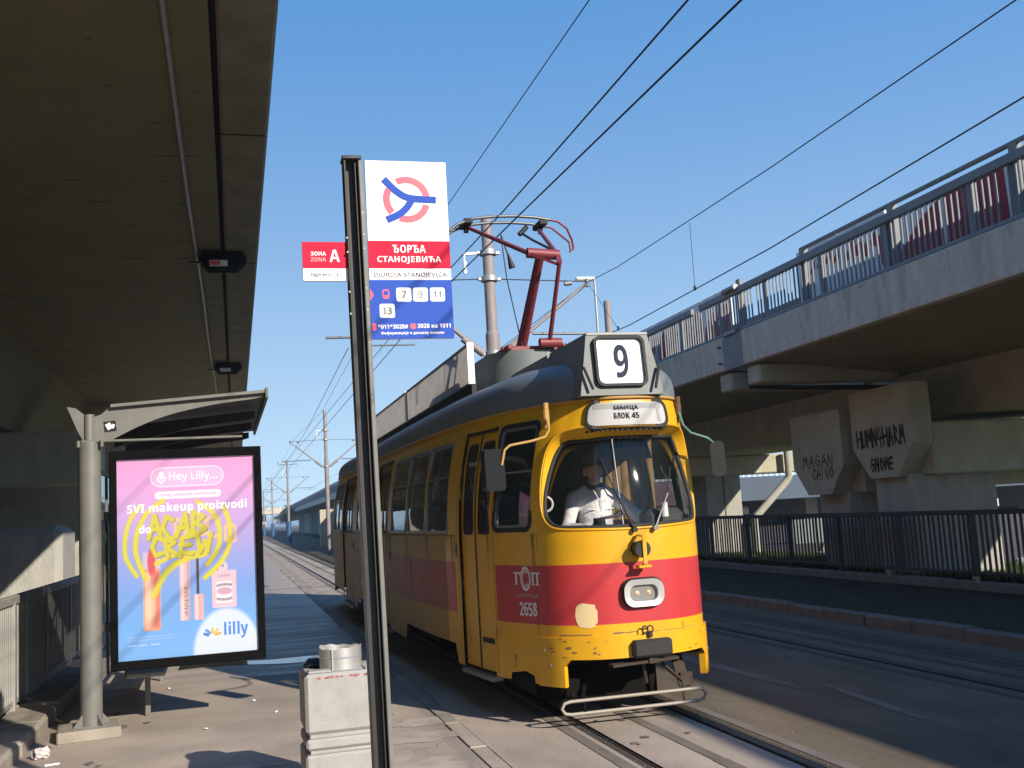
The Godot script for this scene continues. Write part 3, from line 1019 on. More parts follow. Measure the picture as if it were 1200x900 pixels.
func viaduct_railing(rng: RandomNumberGenerator) -> void:
	var f := thing("bridge_railing", "blue grey steel railing along the near edge of the right viaduct", "railing")
	var b := MB.new()
	b.box(Vector3(9.40, 5.80, -5.0), Vector3(0.09, 0.13, 30.0), 0.012)
	obj("top_rail", b, mt.rail_blue, f)
	b = MB.new()
	b.box(Vector3(9.40, 5.80, -49.4), Vector3(0.09, 0.13, 58.0), 0.012)
	obj("top_rail", b, mt.rail_blue, f)
	b = MB.new()
	b.box(Vector3(9.40, 5.03, -34.0), Vector3(0.06, 0.06, 88.0), 0.01)
	obj("bottom_rail", b, mt.rail_blue, f)
	b = MB.new()
	b.cone(Vector3(9.46, 6.0, 9.0), Vector3(9.46, 6.0, -15.8), 0.035, 0.035, 10)
	obj("hand_rail", b, mt.rail_blue, f)
	b = MB.new()
	b.box(Vector3.ZERO, Vector3(0.024, 0.71, 0.022))
	var bar := b.mesh()
	var z := -8.6
	var i := 0
	while z > -46.0:
		if i % 18 != 0:
			put("bar", bar, mt.rail_blue, f, Transform3D(Basis.from_euler(Vector3(rng.randfn(0.0, 0.007), rng.randfn(0.0, 0.05), 0)), Vector3(9.40, 5.39, z + rng.randfn(0.0, 0.003))))
		z -= 0.125
		i += 1
	b = MB.new()
	b.box(Vector3.ZERO, Vector3(0.05, 1.02, 0.12), 0.008)
	var post := b.mesh()
	b = MB.new()
	b.box(Vector3.ZERO, Vector3(0.10, 1.22, 0.16), 0.012)
	var stout := b.mesh()
	b = MB.new()
	b.box(Vector3.ZERO, Vector3(0.14, 0.07, 0.16), 0.01)
	var foot := b.mesh()
	var k := 0
	for pz in [-8.3, -11.48, -13.4, -15.24, -17.2, -19.1, -21.05, -23.0, -25.0, -27.0, -29.0, -31.0, -33.0, -36.0, -39.0, -42.0]:
		put("post", post, mt.rail_blue, f, at(9.42, 5.36, pz))
		if k % 2 == 0:
			put("post_foot", foot, mt.zinc, f, at(9.36, 4.94, pz - 0.6))
		k += 1
	for pz in [-8.0, -10.66, -13.27, -15.85, -18.3]:
		put("stout_post", stout, mt.rail_blue, f, at(9.48, 5.42, pz))
	b = MB.new()
	var zz := -46.0
	while zz > -300.0:
		b.box(Vector3(9.4, 5.4, zz), Vector3(0.05, 0.8, 0.14))
		zz -= 0.45
	b.box(Vector3(9.4, 5.83, -190.0), Vector3(0.09, 0.12, 220.0))
	obj("far_bars", b, mt.rail_blue, f).set_meta("kind", "stuff")
	# joint hardware
	b = MB.new()
	b.box(Vector3(9.34, 5.0, -18.5), Vector3(0.16, 0.10, 0.5), 0.02)
	b.cone(Vector3(9.34, 5.86, -18.2), Vector3(9.34, 5.86, -18.75), 0.06, 0.06, 10)
	obj("expansion_sleeve", b, mt.frame_grey, f)

func graffiti_wall(rng: RandomNumberGenerator) -> void:
	# painted barrier on the bridge deck behind the railing
	var w := thing("painted_barrier", "white barrier with red graffiti behind the railing on the right viaduct", "barrier")
	var white := worn(M(0.78, 0.77, 0.76, 0.7), tex.streak, Vector3(0.5, 0.3, 0.5))
	var redm := worn(M(0.34, 0.02, 0.035, 0.7), tex.blotch, Vector3(1, 1, 1))
	var z := -6.0
	var k := 0
	while z > -34.0:
		var hgt := 1.36 if k < 6 else 1.47
		if z < -17.3 and z > -20.2:
			hgt = 0.62
		var b := MB.new()
		b.box(Vector3(10.4, 4.9 + hgt / 2, z - 0.72), Vector3(0.10, hgt, 1.43), 0.01)
		obj("panel", b, white if hgt > 1 else mt.rail_blue, w)
		if hgt > 1.0:
			# sprayed red fields and scrawls, flat against the panel
			b = MB.new()
			var polys := []
			if k == 3 or k == 4:
				polys = [[Vector2(-0.70, 0.22), Vector2(0.66, 0.2), Vector2(0.62, hgt - 0.06), Vector2(-0.68, hgt - 0.03)]]
			elif k == 5:
				polys = [[Vector2(-0.70, 0.22), Vector2(0.70, 0.2), Vector2(0.68, hgt - 0.12), Vector2(0.2, hgt - 0.3), Vector2(-0.2, 0.8), Vector2(-0.7, 0.42)]]
			else:
				if k > 8:
					polys.append([Vector2(-0.66, 0.42), Vector2(0.62, 0.50), Vector2(0.50, 0.86), Vector2(0.1, 0.72), Vector2(-0.2, 0.98), Vector2(-0.6, 0.80)])
				for q in 5:
					var cx := -0.55 + 0.27 * q
					var t0 := rng.randf_range(0.5, 0.8)
					var t1 := rng.randf_range(1.0, 1.35)
					var ww := rng.randf_range(0.08, 0.2) if k > 8 else 0.03
					polys.append([Vector2(cx, t0), Vector2(cx + ww, t0), Vector2(cx + ww + rng.randf_range(-0.12, 0.12), t1), Vector2(cx + rng.randf_range(-0.05, 0.05), t1)])
					polys.append([Vector2(cx, t0 + 0.2), Vector2(cx + 0.2, t0 + rng.randf_range(0.1, 0.4)), Vector2(cx + 0.2, t0 + 0.45), Vector2(cx, t0 + 0.26)])
			for q in polys.size():
				var pl := PackedVector2Array(polys[q])
				var ix := Geometry2D.triangulate_polygon(pl)
				for t in range(0, ix.size(), 3):
					var v3 := []
					for e in 3:
						v3.append(Vector3(10.346 - 0.0006 * q, 4.9 + pl[ix[t + e]].y, z - 0.72 + pl[ix[t + e]].x))
					b.flat(v3[0], v3[1], v3[2], Vector3.LEFT)
			if b.v.size():
				obj("graffiti", b, redm, w)
		z -= 1.45
		k += 1

func far_side() -> void:
	# a second viaduct across the hollow on the right
	var v := thing("concrete_viaduct", "distant viaduct painted in bluish shade, seen under the right viaduct, with a pale railing", "viaduct")
	var b := MB.new()
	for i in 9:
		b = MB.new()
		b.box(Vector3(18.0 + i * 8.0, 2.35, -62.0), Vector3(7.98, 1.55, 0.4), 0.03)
		obj("fascia_panel", b, mt.fascia_shade_blue, v)
	b = MB.new()
	b.box(Vector3(50.0, 2.4, -69.0), Vector3(76, 1.2, 13.5))
	obj("deck_slab", b, mt.soffit, v)
	for i in 10:
		b = MB.new()
		b.box(Vector3(20.0 + i * 6.0, 0.0, -66.0), Vector3(0.9, 4.0, 0.9))
		obj("column", b, mt.pier, v)
	b = MB.new()
	b.box(Vector3(50.0, 4.0, -62.0), Vector3(76, 0.12, 0.12))
	obj("top_rail", b, mt.white, v)
	b = MB.new()
	for i in 190:
		b.box(Vector3(14.0 + i * 0.4, 3.55, -62.0), Vector3(0.10, 0.9, 0.06))
	obj("bars", b, mt.white, v).set_meta("kind", "stuff")
	b = MB.new()
	b.box(Vector3(50.0, 0.2, -76.0), Vector3(90, 5.0, 1.0))
	tag(obj("retaining_wall", b, mt.pier), "dark wall in the shade behind the distant viaduct", "wall")
	# pale corrugated hoarding in the grass, seen through the fence
	var h := thing("corrugated_hoarding", "pale grey green corrugated hoarding standing in the grass behind the fence", "hoarding", Vector3(21.8, -0.9, -38.0))
	var hm := M(0.15, 0.19, 0.18, 0.6)
	for i in 24:
		b = MB.new()
		b.box(Vector3(0.2 * i - 0.6, 0.95, 0.03 * (i % 2)), Vector3(0.2, 1.5, 0.03))
		obj("sheet", b, hm, h)
	# broken concrete in the grass
	var rng := RandomNumberGenerator.new()
	rng.seed = 4
	for i in 9:
		b = MB.new()
		var s := Vector3(rng.randf_range(0.35, 0.9), rng.randf_range(0.2, 0.4), rng.randf_range(0.35, 0.7))
		b.box(Vector3.ZERO, s, 0.09, Basis.from_euler(Vector3(rng.randf_range(-0.4, 0.4), rng.randf() * 3, rng.randf_range(-0.4, 0.4))))
		var p: Vector3 = [Vector3(15.2, 0.1, -25.5), Vector3(15.7, 0.2, -24.9), Vector3(16.1, 0.0, -25.6), Vector3(15.5, 0.25, -25.8), Vector3(14.6, 0.1, -24.4), Vector3(16.6, 0.0, -25.0), Vector3(17.6, -0.3, -20.9), Vector3(18.0, -0.2, -21.3), Vector3(17.2, -0.2, -20.6)][i]
		var o := obj("concrete_lump", b, mt.wall)
		o.position = p
		tag(o, "broken lump of pale concrete in the grass behind the fence, in the %s heap" % ("larger" if i < 6 else "smaller"), "rubble", "broken concrete behind the fence")
	# parked cars beyond the hollow
	var c0 := car("white car parked in the distance under the far viaduct, near the right edge", mt.white)
	c0.position = Vector3(33.6, 0.35, -45.0)
	c0.rotation.y = -0.35
	var c1 := c0.duplicate()
	c1.name = numbered("parked_car")
	add_child(c1)
	c1.set_meta("label", "white and blue car glimpsed behind the far lamp posts, above the fence rail")
	c1.position = Vector3(33.0, 0.35, -67.5)
	c1.rotation.y = 1.2
	far_tree("low dark bushy tree at the foot of the far viaduct", Vector3(7.6, 0, -215.0), 6.0, 7)
	b = MB.new()
	b.box(Vector3(-4.0, 5.6, -285.0), Vector3(60.0, 1.6, 9.0), 0.05)
	for x in [-24.0, -10.0, 4.0, 18.0]:
		b.box(Vector3(x, 2.4, -285.0), Vector3(1.6, 4.8, 2.0), 0.05)
	tag(obj("crossing_bridge", b, mt.fascia), "distant bridge crossing over the tracks at their far end", "bridge")
	# street lamps
	lamp_post("thin street lamp with a flat head in the shade behind the dark fence", Vector3(17.9, -0.6, -29.8), 2.6, 0.10)
	lamp_post("tall white street lamp on the viaduct, left of the grey post behind the tram", Vector3(12.0, 4.9, -33.9), 4.75, 0.35)
	b = MB.new()
	b.cone(Vector3(10.43, 4.9, -28.5), Vector3(10.43, 7.76, -28.5), 0.115, 0.105, 14)
	tag(obj("viaduct_post", b, mt.mast), "thick grey post with a rounded top behind the tram's route number box", "post")

func far_tree(label: String, p: Vector3, h: float, sd: int) -> void:
	var o := thing("tree", label, "tree", p)
	var rng := RandomNumberGenerator.new()
	rng.seed = sd
	var b := MB.new()
	b.cone(Vector3.ZERO, Vector3(0, h * 0.55, 0), h * 0.03, h * 0.015, 8)
	for i in 5:
		var a := TAU * i / 5.0 + rng.randf()
		b.cone(Vector3(0, h * (0.3 + 0.05 * i), 0), Vector3(cos(a) * h * 0.25, h * (0.55 + 0.06 * i), sin(a) * h * 0.25), h * 0.013, h * 0.005, 6)
	obj("trunk", b, mt.earth, o)
	b = MB.new()
	for i in 1500:
		var c := i % 9
		var cr := RandomNumberGenerator.new()
		cr.seed = sd * 31 + c
		var cc := Vector3(cr.randf_range(-0.26, 0.26), cr.randf_range(0.45, 0.88), cr.randf_range(-0.26, 0.26)) * h
		var d := Vector3(rng.randfn(), rng.randfn(), rng.randfn()).normalized() * h * 0.17 * pow(rng.randf(), 0.4)
		var s := h * rng.randf_range(0.012, 0.028)
		var n := Vector3(rng.randfn(), rng.randfn(), rng.randfn()).normalized()
		var t := n.cross(Vector3.UP).normalized()
		b.flat(cc + d - t * s, cc + d + t * s, cc + d + n.cross(t) * s * 1.6, n)
	obj("crown", b, M(0.06, 0.09, 0.035, 0.9), o)

func lamp_post(label: String, p: Vector3, h: float, arm: float) -> void:
	var o := thing("street_lamp", label, "street lamp", p)
	var b := MB.new()
	b.cone(Vector3.ZERO, Vector3(0, h, 0), 0.06, 0.04, 10)
	obj("pole", b, mt.zinc, o)
	b = MB.new()
	b.box(Vector3(-arm, h + 0.04, 0), Vector3(0.3 + arm * 1.2, 0.12, 0.28), 0.05)
	obj("lamp_head", b, mt.white, o)

func car(label: String, m: Material) -> Node3D:
	var o := thing("parked_car", label, "car", Vector3.ZERO, 0, "cars parked in the distance")
	var b := MB.new()
	b.prism(PackedVector2Array([Vector2(-2.1, 0.35), Vector2(-2.15, 0.75), Vector2(-1.9, 0.92), Vector2(-1.35, 1.0), Vector2(1.0, 1.0), Vector2(1.8, 0.86), Vector2(2.1, 0.7), Vector2(2.1, 0.35)]), 1.7)
	obj("body", b, m, o)
	b = MB.new()
	b.prism(PackedVector2Array([Vector2(-1.75, 0.98), Vector2(-1.25, 1.45), Vector2(0.25, 1.47), Vector2(0.95, 0.98)]), 1.48)
	obj("window", b, mt.black, o)
	b = MB.new()
	b.prism(PackedVector2Array([Vector2(-1.3, 1.44), Vector2(-1.15, 1.52), Vector2(0.15, 1.53), Vector2(0.3, 1.46)]), 1.5)
	obj("roof", b, m, o)
	for x in [-1.3, 1.3]:
		for z in [-0.8, 0.8]:
			b = MB.new()
			b.cone(Vector3(x, 0.32, z - 0.1), Vector3(x, 0.32, z + 0.1), 0.32, 0.32, 14)
			obj("wheel", b, mt.rubber, o)
	return o

func masts_and_wires() -> void:
	var first := [-20.3, -60.6, -106.5, -153.0, -200.0, -245.0]
	var words := ["grey catenary mast rising behind the tram's pantograph", "tall grey catenary mast standing beyond the rear of the tram", "third catenary mast, its foot painted blue", "fourth catenary mast along the tracks, with a blue foot", "fifth catenary mast along the tracks, small in the distance", "farthest catenary mast at the vanishing point of the tracks"]
	for k in first.size():
		var z: float = first[k]
		var x := along(5.05, z) if k else 4.92
		var o := thing("catenary_mast", words[k], "mast", Vector3(x, 0, z), 0, "catenary masts between the tracks")
		var top := 7.75 if k == 0 else 8.15
		var b := MB.new()
		var r0 := 0.142 if k == 0 else 0.12
		b.lathe(PackedVector2Array([Vector2(r0, 0), Vector2(r0, 5.35), Vector2(r0 - 0.025, 5.42), Vector2(r0 - 0.025, top), Vector2(r0 - 0.05, top + 0.05), Vector2(0, top + 0.06)]), 16)
		obj("shaft", b, mt.mast, o)
		if k >= 2:
			b = MB.new()
			b.cone(Vector3(0, 0, 0), Vector3(0, 2.1, 0), 0.26, 0.24, 12)
			obj("foot", b, mt.mast_blue, o)
		for y in [4.95, 6.5, 7.05]:
			b = MB.new()
			b.cone(Vector3(0, y - 0.05, 0), Vector3(0, y + 0.05, 0), 0.175, 0.175, 14)
			b.box(Vector3(0.19, y, 0), Vector3(0.10, 0.07, 0.08), 0.01)
			b.box(Vector3(-0.19, y, 0), Vector3(0.10, 0.07, 0.08), 0.01)
			obj("collar", b, mt.zinc, o)
		for s in [-1.0, 1.0]:
			var tip := Vector3(s * 2.0 + (0.1 if k == 0 else 0.0), 6.42, 0)
			b = MB.new()
			b.cone(Vector3(s * 0.2, 4.95, 0), tip, 0.045, 0.035, 10)
			b.cone(Vector3(s * 0.2, 4.95, 0), Vector3(s * 0.62, 5.28, 0), 0.075, 0.075, 10)
			obj("bracket_arm", b, mt.mast, o)
			b = MB.new()
			b.tube(PackedVector3Array([Vector3(s * 0.2, 6.5, 0), tip + Vector3(0, 0.03, 0)]), 0.012, 6)
			obj("tie", b, mt.wire, o)
			b = MB.new()
			b.cone(tip - Vector3(0, 0.08, 0), tip + Vector3(0, 0.08, 0), 0.05, 0.05, 8)
			b.cone(tip - Vector3(s * 0.5, 0.02, 0), tip - Vector3(s * 0.35, 0, 0), 0.05, 0.05, 8)
			obj("insulator", b, mt.frame_grey, o)
			b = MB.new()
			b.cone(Vector3(s * 0.85, 5.36, 0), Vector3(s * (3.35 if k == 0 else 2.5), 5.33, 0), 0.03, 0.028, 8)
			b.cone(Vector3(s * 2.7, 5.33, 0), Vector3(s * 2.7, 5.14, 0), 0.025, 0.025, 6)
			b.cone(Vector3(s * 2.7, 5.16, 0), Vector3(s * 1.6, 5.16, 0.05), 0.018, 0.018, 6)
			obj("steady_arm", b, mt.frame_grey, o)
		b = MB.new()
		b.bar(Vector3(-0.12, 7.05, 0), Vector3(-0.52, 7.02, 0), 0.05, 0.05)
		b.bar(Vector3(-0.5, 7.02, 0), Vector3(-0.5, 6.85, 0), 0.03, 0.03)
		obj("wire_bracket", b, mt.insulator, o)
		b = MB.new()
		for i in 3:
			b.cone(Vector3(-0.5, 6.86 - i * 0.09, 0), Vector3(-0.5, 6.79 - i * 0.09, 0), 0.05, 0.03, 10)
		obj("wire_insulator", b, mt.insulator, o)
	# wires: nearly straight close by, sagging between the masts farther off
	var w := [["contact wire", "lower thick black wire passing over the pantograph head", [Vector3(3.12, 4.75, 4.0), Vector3(3.09, 4.86, -5.61), Vector3(3.05, 5.06, -11.0), Vector3(3.02, 5.2, -15.1), Vector3(2.98, 5.22, -20.3), Vector3(2.62, 5.2, -60.6), Vector3(2.2, 5.2, -106.5), Vector3(1.5, 5.2, -200.0)], 0.0085],
		["feeder", "upper thick black wire beside the pantograph head", [Vector3(3.2, 5.1, 4.0), Vector3(3.12, 5.28, -6.4), Vector3(3.09, 5.36, -11.8), Vector3(3.06, 5.45, -15.2), Vector3(3.3, 5.85, -20.3), Vector3(2.75, 5.9, -60.6), Vector3(2.3, 5.9, -106.5), Vector3(1.6, 5.9, -200.0)], 0.0085],
		["messenger", "thin wire crossing the sky above the stop sign", [Vector3(3.2, 6.1, 4.0), Vector3(3.05, 6.21, -8.26), Vector3(3.05, 6.40, -15.0), Vector3(2.95, 6.5, -20.3), Vector3(2.85, 5.95, -40.0), Vector3(2.62, 6.5, -60.6), Vector3(2.4, 5.95, -83.0), Vector3(2.2, 6.5, -106.5), Vector3(1.9, 5.9, -130.0), Vector3(1.7, 6.5, -153.0)], 0.006],
		["messenger", "upper wire over the far track, carrying a dropper", [Vector3(6.9, 6.05, 4.0), Vector3(6.8, 6.05, -7.4), Vector3(6.8, 6.06, -12.0), Vector3(6.85, 6.2, -18.0), Vector3(7.0, 6.42, -20.3), Vector3(6.7, 5.95, -40.0), Vector3(6.6, 6.5, -60.6)], 0.0075],
		["contact wire", "lower wire over the far track, running above the viaduct railing", [Vector3(6.9, 5.3, 4.0), Vector3(6.8, 5.16, -7.4), Vector3(6.8, 5.02, -12.2), Vector3(6.8, 4.99, -17.5), Vector3(6.8, 5.1, -20.3), Vector3(6.5, 5.2, -60.6), Vector3(6.1, 5.2, -106.0)], 0.0085],
		["side wire", "thin slack wire left of the catenary masts", [Vector3(2.0, 5.12, -20.3), Vector3(2.4, 5.5, -42.0), Vector3(2.62, 5.85, -60.0), Vector3(2.0, 5.5, -106.0)], 0.008]]
	for q in w:
		var b := MB.new()
		b.tube(PackedVector3Array(q[2]), q[3], 6)
		tag(obj("overhead_wire", b, mt.wire), q[1], "wire", "overhead wires")
	for q in [[Vector3(6.8, 6.07, -14.6), Vector3(6.8, 5.01, -14.6), "thin dropper hanging between the two wires of the far track"], [Vector3(7.0, 6.4, -20.2), Vector3(6.85, 5.05, -18.2), "slanting dropper at the end of the right bracket arm"]]:
		var b := MB.new()
		b.tube(PackedVector3Array([q[0], q[1]]), 0.005, 5)
		b.cone(q[1] + Vector3(0, 0.05, 0), q[1] - Vector3(0, 0.02, 0), 0.02, 0.02, 6)
		tag(obj("dropper_wire", b, mt.wire), q[2], "wire", "droppers")

# ---------- the tram. Local axes: nose at the origin, -Z toward the rear, -X the side with the doors.
const PROFILE := [0, 0, 0.2, -0.005, 0.33, -0.03, 0.45, -0.09, 0.55, -0.16, 0.63, -0.24, 0.72, -0.41, 0.82, -0.67, 0.93, -1.02, 1.0, -1.45, 1.07, -2.1, 1.13, -3.0, 1.17, -4.2, 1.18, -5.5, 1.18, -13.2, 1.13, -14.1, 1.02, -14.75, 0.85, -15.15, 0.6, -15.35, 0.0, -15.45]
const EAVE := 2.64
var out_w := PackedFloat32Array()
var out_z := PackedFloat32Array()
const DU := 0.02
func make_outline() -> void:
	var pts := []
	for i in range(0, PROFILE.size(), 2):
		pts.append(Vector2(PROFILE[i], PROFILE[i + 1]))
	var w := PackedFloat32Array()
	var z := PackedFloat32Array()
	var seg := 0
	var s0 := 0.0
	var u := 0.0
	while seg < pts.size() - 1:
		var l: float = (pts[seg + 1] - pts[seg]).length()
		if u > s0 + l:
			s0 += l
			seg += 1
			continue
		var p: Vector2 = pts[seg].lerp(pts[seg + 1], (u - s0) / l)
		w.append(p.x)
		z.append(p.y)
		u += DU
	for pass_n in 3:
		var w2 := w.duplicate()
		var z2 := z.duplicate()
		for i in range(w.size()):
			var sw := 0.0
			var sz := 0.0
			for k in range(-3, 4):
				var j := i + k
				if j < 0:
					sw -= w[-j]; sz += z[-j]
				elif j >= w.size():
					sw -= w[2 * (w.size() - 1) - j]; sz += z[2 * (w.size() - 1) - j]
				else:
					sw += w[j]; sz += z[j]
			w2[i] = sw / 7.0
			z2[i] = sz / 7.0
		w = w2
		z = z2
	out_w = w
	out_z = z
func u_end() -> float:
	return (out_w.size() - 1) * DU
func tp(u: float, y: float, off := 0.0) -> Vector3:
	if off != 0.0:
		return tp(u, y) + tn(u, y) * off
	var f := clampf(absf(u) / DU, 0.0, out_w.size() - 1.001)
	var i := int(f)
	var w := lerpf(out_w[i], out_w[i + 1], f - i)
	var z := lerpf(out_z[i], out_z[i + 1], f - i)
	var r := pow(clampf((y - 1.45) / (EAVE - 1.45), 0.0, 1.0), 2.2)
	var nz := exp(-z * z)
	var inset := 0.17 + 0.07 * nz if u < 0.0 else 0.17 - 0.11 * nz
	w = maxf(0.0, w - r * inset * minf(1.0, w / 0.6))
	return Vector3(signf(u) * w, y, z - r * 0.10 * nz)
func tn(u: float, y: float) -> Vector3:
	var a := tp(u + 0.03, y) - tp(u - 0.03, y)
	var b := tp(u, y + 0.02) - tp(u, y - 0.02)
	return a.cross(b).normalized()

func poly_box(p: PackedVector2Array) -> Rect2:
	var r := Rect2(p[0], Vector2.ZERO)
	for q in p:
		r = r.expand(q)
	return r
# fills the cells of [u0,u1] x ys with surface, leaving the holes out; pick chooses the builder for a cell
func shell(us: Array, ys: Array, holes: Array, pick: Callable, off := 0.0) -> void:
	var boxes := []
	for h in holes:
		boxes.append(poly_box(h))
	for i in us.size() - 1:
		for j in ys.size() - 1:
			var r := Rect2(us[i], ys[j], us[i + 1] - us[i], ys[j + 1] - ys[j])
			var b: MB = pick.call(r.get_center())
			if b == null:
				continue
			var pieces := [PackedVector2Array([r.position, Vector2(r.end.x, r.position.y), r.end, Vector2(r.position.x, r.end.y)])]
			for k in holes.size():
				if boxes[k].intersects(r):
					var next := []
					for p in pieces:
						for c in Geometry2D.clip_polygons(p, holes[k]):
							if not Geometry2D.is_polygon_clockwise(c) or Geometry2D.is_polygon_clockwise(p):
								next.append(c)
					pieces = next
			for p in pieces:
				lay(b, p, off)
func lay(b: MB, p: PackedVector2Array, off: float) -> void:
	var ix := PackedInt32Array([0, 1, 2, 0, 2, 3]) if p.size() == 4 else Geometry2D.triangulate_polygon(p)
	if ix.is_empty():      # a nearly flat sliver: fan it
		for i in range(1, p.size() - 1):
			ix.append_array([0, i, i + 1])
	var q := []
	var n := []
	for e in p:
		var nn := tn(e.x, e.y)
		n.append(nn)
		q.append(tp(e.x, e.y) + nn * off)
	for t in range(0, ix.size(), 3):
		b.tri(q[ix[t]], q[ix[t + 1]], q[ix[t + 2]], n[ix[t]], n[ix[t + 1]], n[ix[t + 2]])
func fill(b: MB, poly: PackedVector2Array, off: float, du := 0.08, dv := 0.12) -> void:   # a patch of the surface inside poly
	var r := poly_box(poly)
	var nu := maxi(1, ceili(r.size.x / du))
	var nv := maxi(1, ceili(r.size.y / dv))
	for i in nu:
		for j in nv:
			var a := r.position + Vector2(r.size.x * i / nu, r.size.y * j / nv)
			var e := Vector2(r.size.x / nu, r.size.y / nv)
			for p in Geometry2D.intersect_polygons(PackedVector2Array([a, a + Vector2(e.x, 0), a + e, a + Vector2(0, e.y)]), poly):
				lay(b, p, off)
func gasket(b: MB, poly: PackedVector2Array, wide: float, proud: float, deep := 0.03) -> void:   # a rubber or metal surround
	var m := poly.size()
	var sgn := -1.0 if Geometry2D.is_polygon_clockwise(poly) else 1.0
	for i in m:
		var rows := []
		for e in [i, (i + 1) % m]:
			var d := ((poly[(e + 1) % m] - poly[e]).normalized() + (poly[e] - poly[(e - 1 + m) % m]).normalized()).normalized()
			var o := Vector2(d.y, -d.x) * sgn
			var p := poly[e]
			rows.append([tp((p + o * wide).x, (p + o * wide).y, 0.0), tp((p + o * wide * 0.7).x, (p + o * wide * 0.7).y, proud), tp((p - o * wide * 0.5).x, (p - o * wide * 0.5).y, proud), tp((p - o * wide * 0.7).x, (p - o * wide * 0.7).y, -deep)])
		var nn := tn(poly[i].x, poly[i].y)
		var c := (tp(poly[i].x, poly[i].y) - nn * 0.05)
		for k in 3:
			b.quad(rows[0][k], rows[1][k], rows[1][k + 1], rows[0][k + 1], nn if k == 1 else (rows[0][k] + rows[0][k + 1]) * 0.5 - c)
func on_shell(s: String, u: float, y: float, w: float, h: float, m: Material, parent: Node, kind := "sans bold", off := 0.004, called := "lettering") -> void:
	var src := text_mesh(s, w, h, kind, 0.002)
	var a := src.surface_get_arrays(0)
	var vs: PackedVector3Array = a[Mesh.ARRAY_VERTEX]
	var ns: PackedVector3Array = a[Mesh.ARRAY_NORMAL]
	for i in vs.size():
		var q := vs[i]
		var nn := tn(u + q.x, y + q.y)
		vs[i] = tp(u + q.x, y + q.y) + nn * (off + q.z)
		ns[i] = nn
	a[Mesh.ARRAY_VERTEX] = vs
	a[Mesh.ARRAY_NORMAL] = ns
	var am := ArrayMesh.new()
	am.add_surface_from_arrays(Mesh.PRIMITIVE_TRIANGLES, a)
	put(called, am, m, parent)

func spread(a: float, b: float, step: float) -> Array:
	var n := maxi(1, roundi((b - a) / step))
	var o := []
	for i in n + 1:
		o.append(lerpf(a, b, float(i) / n))
	return o

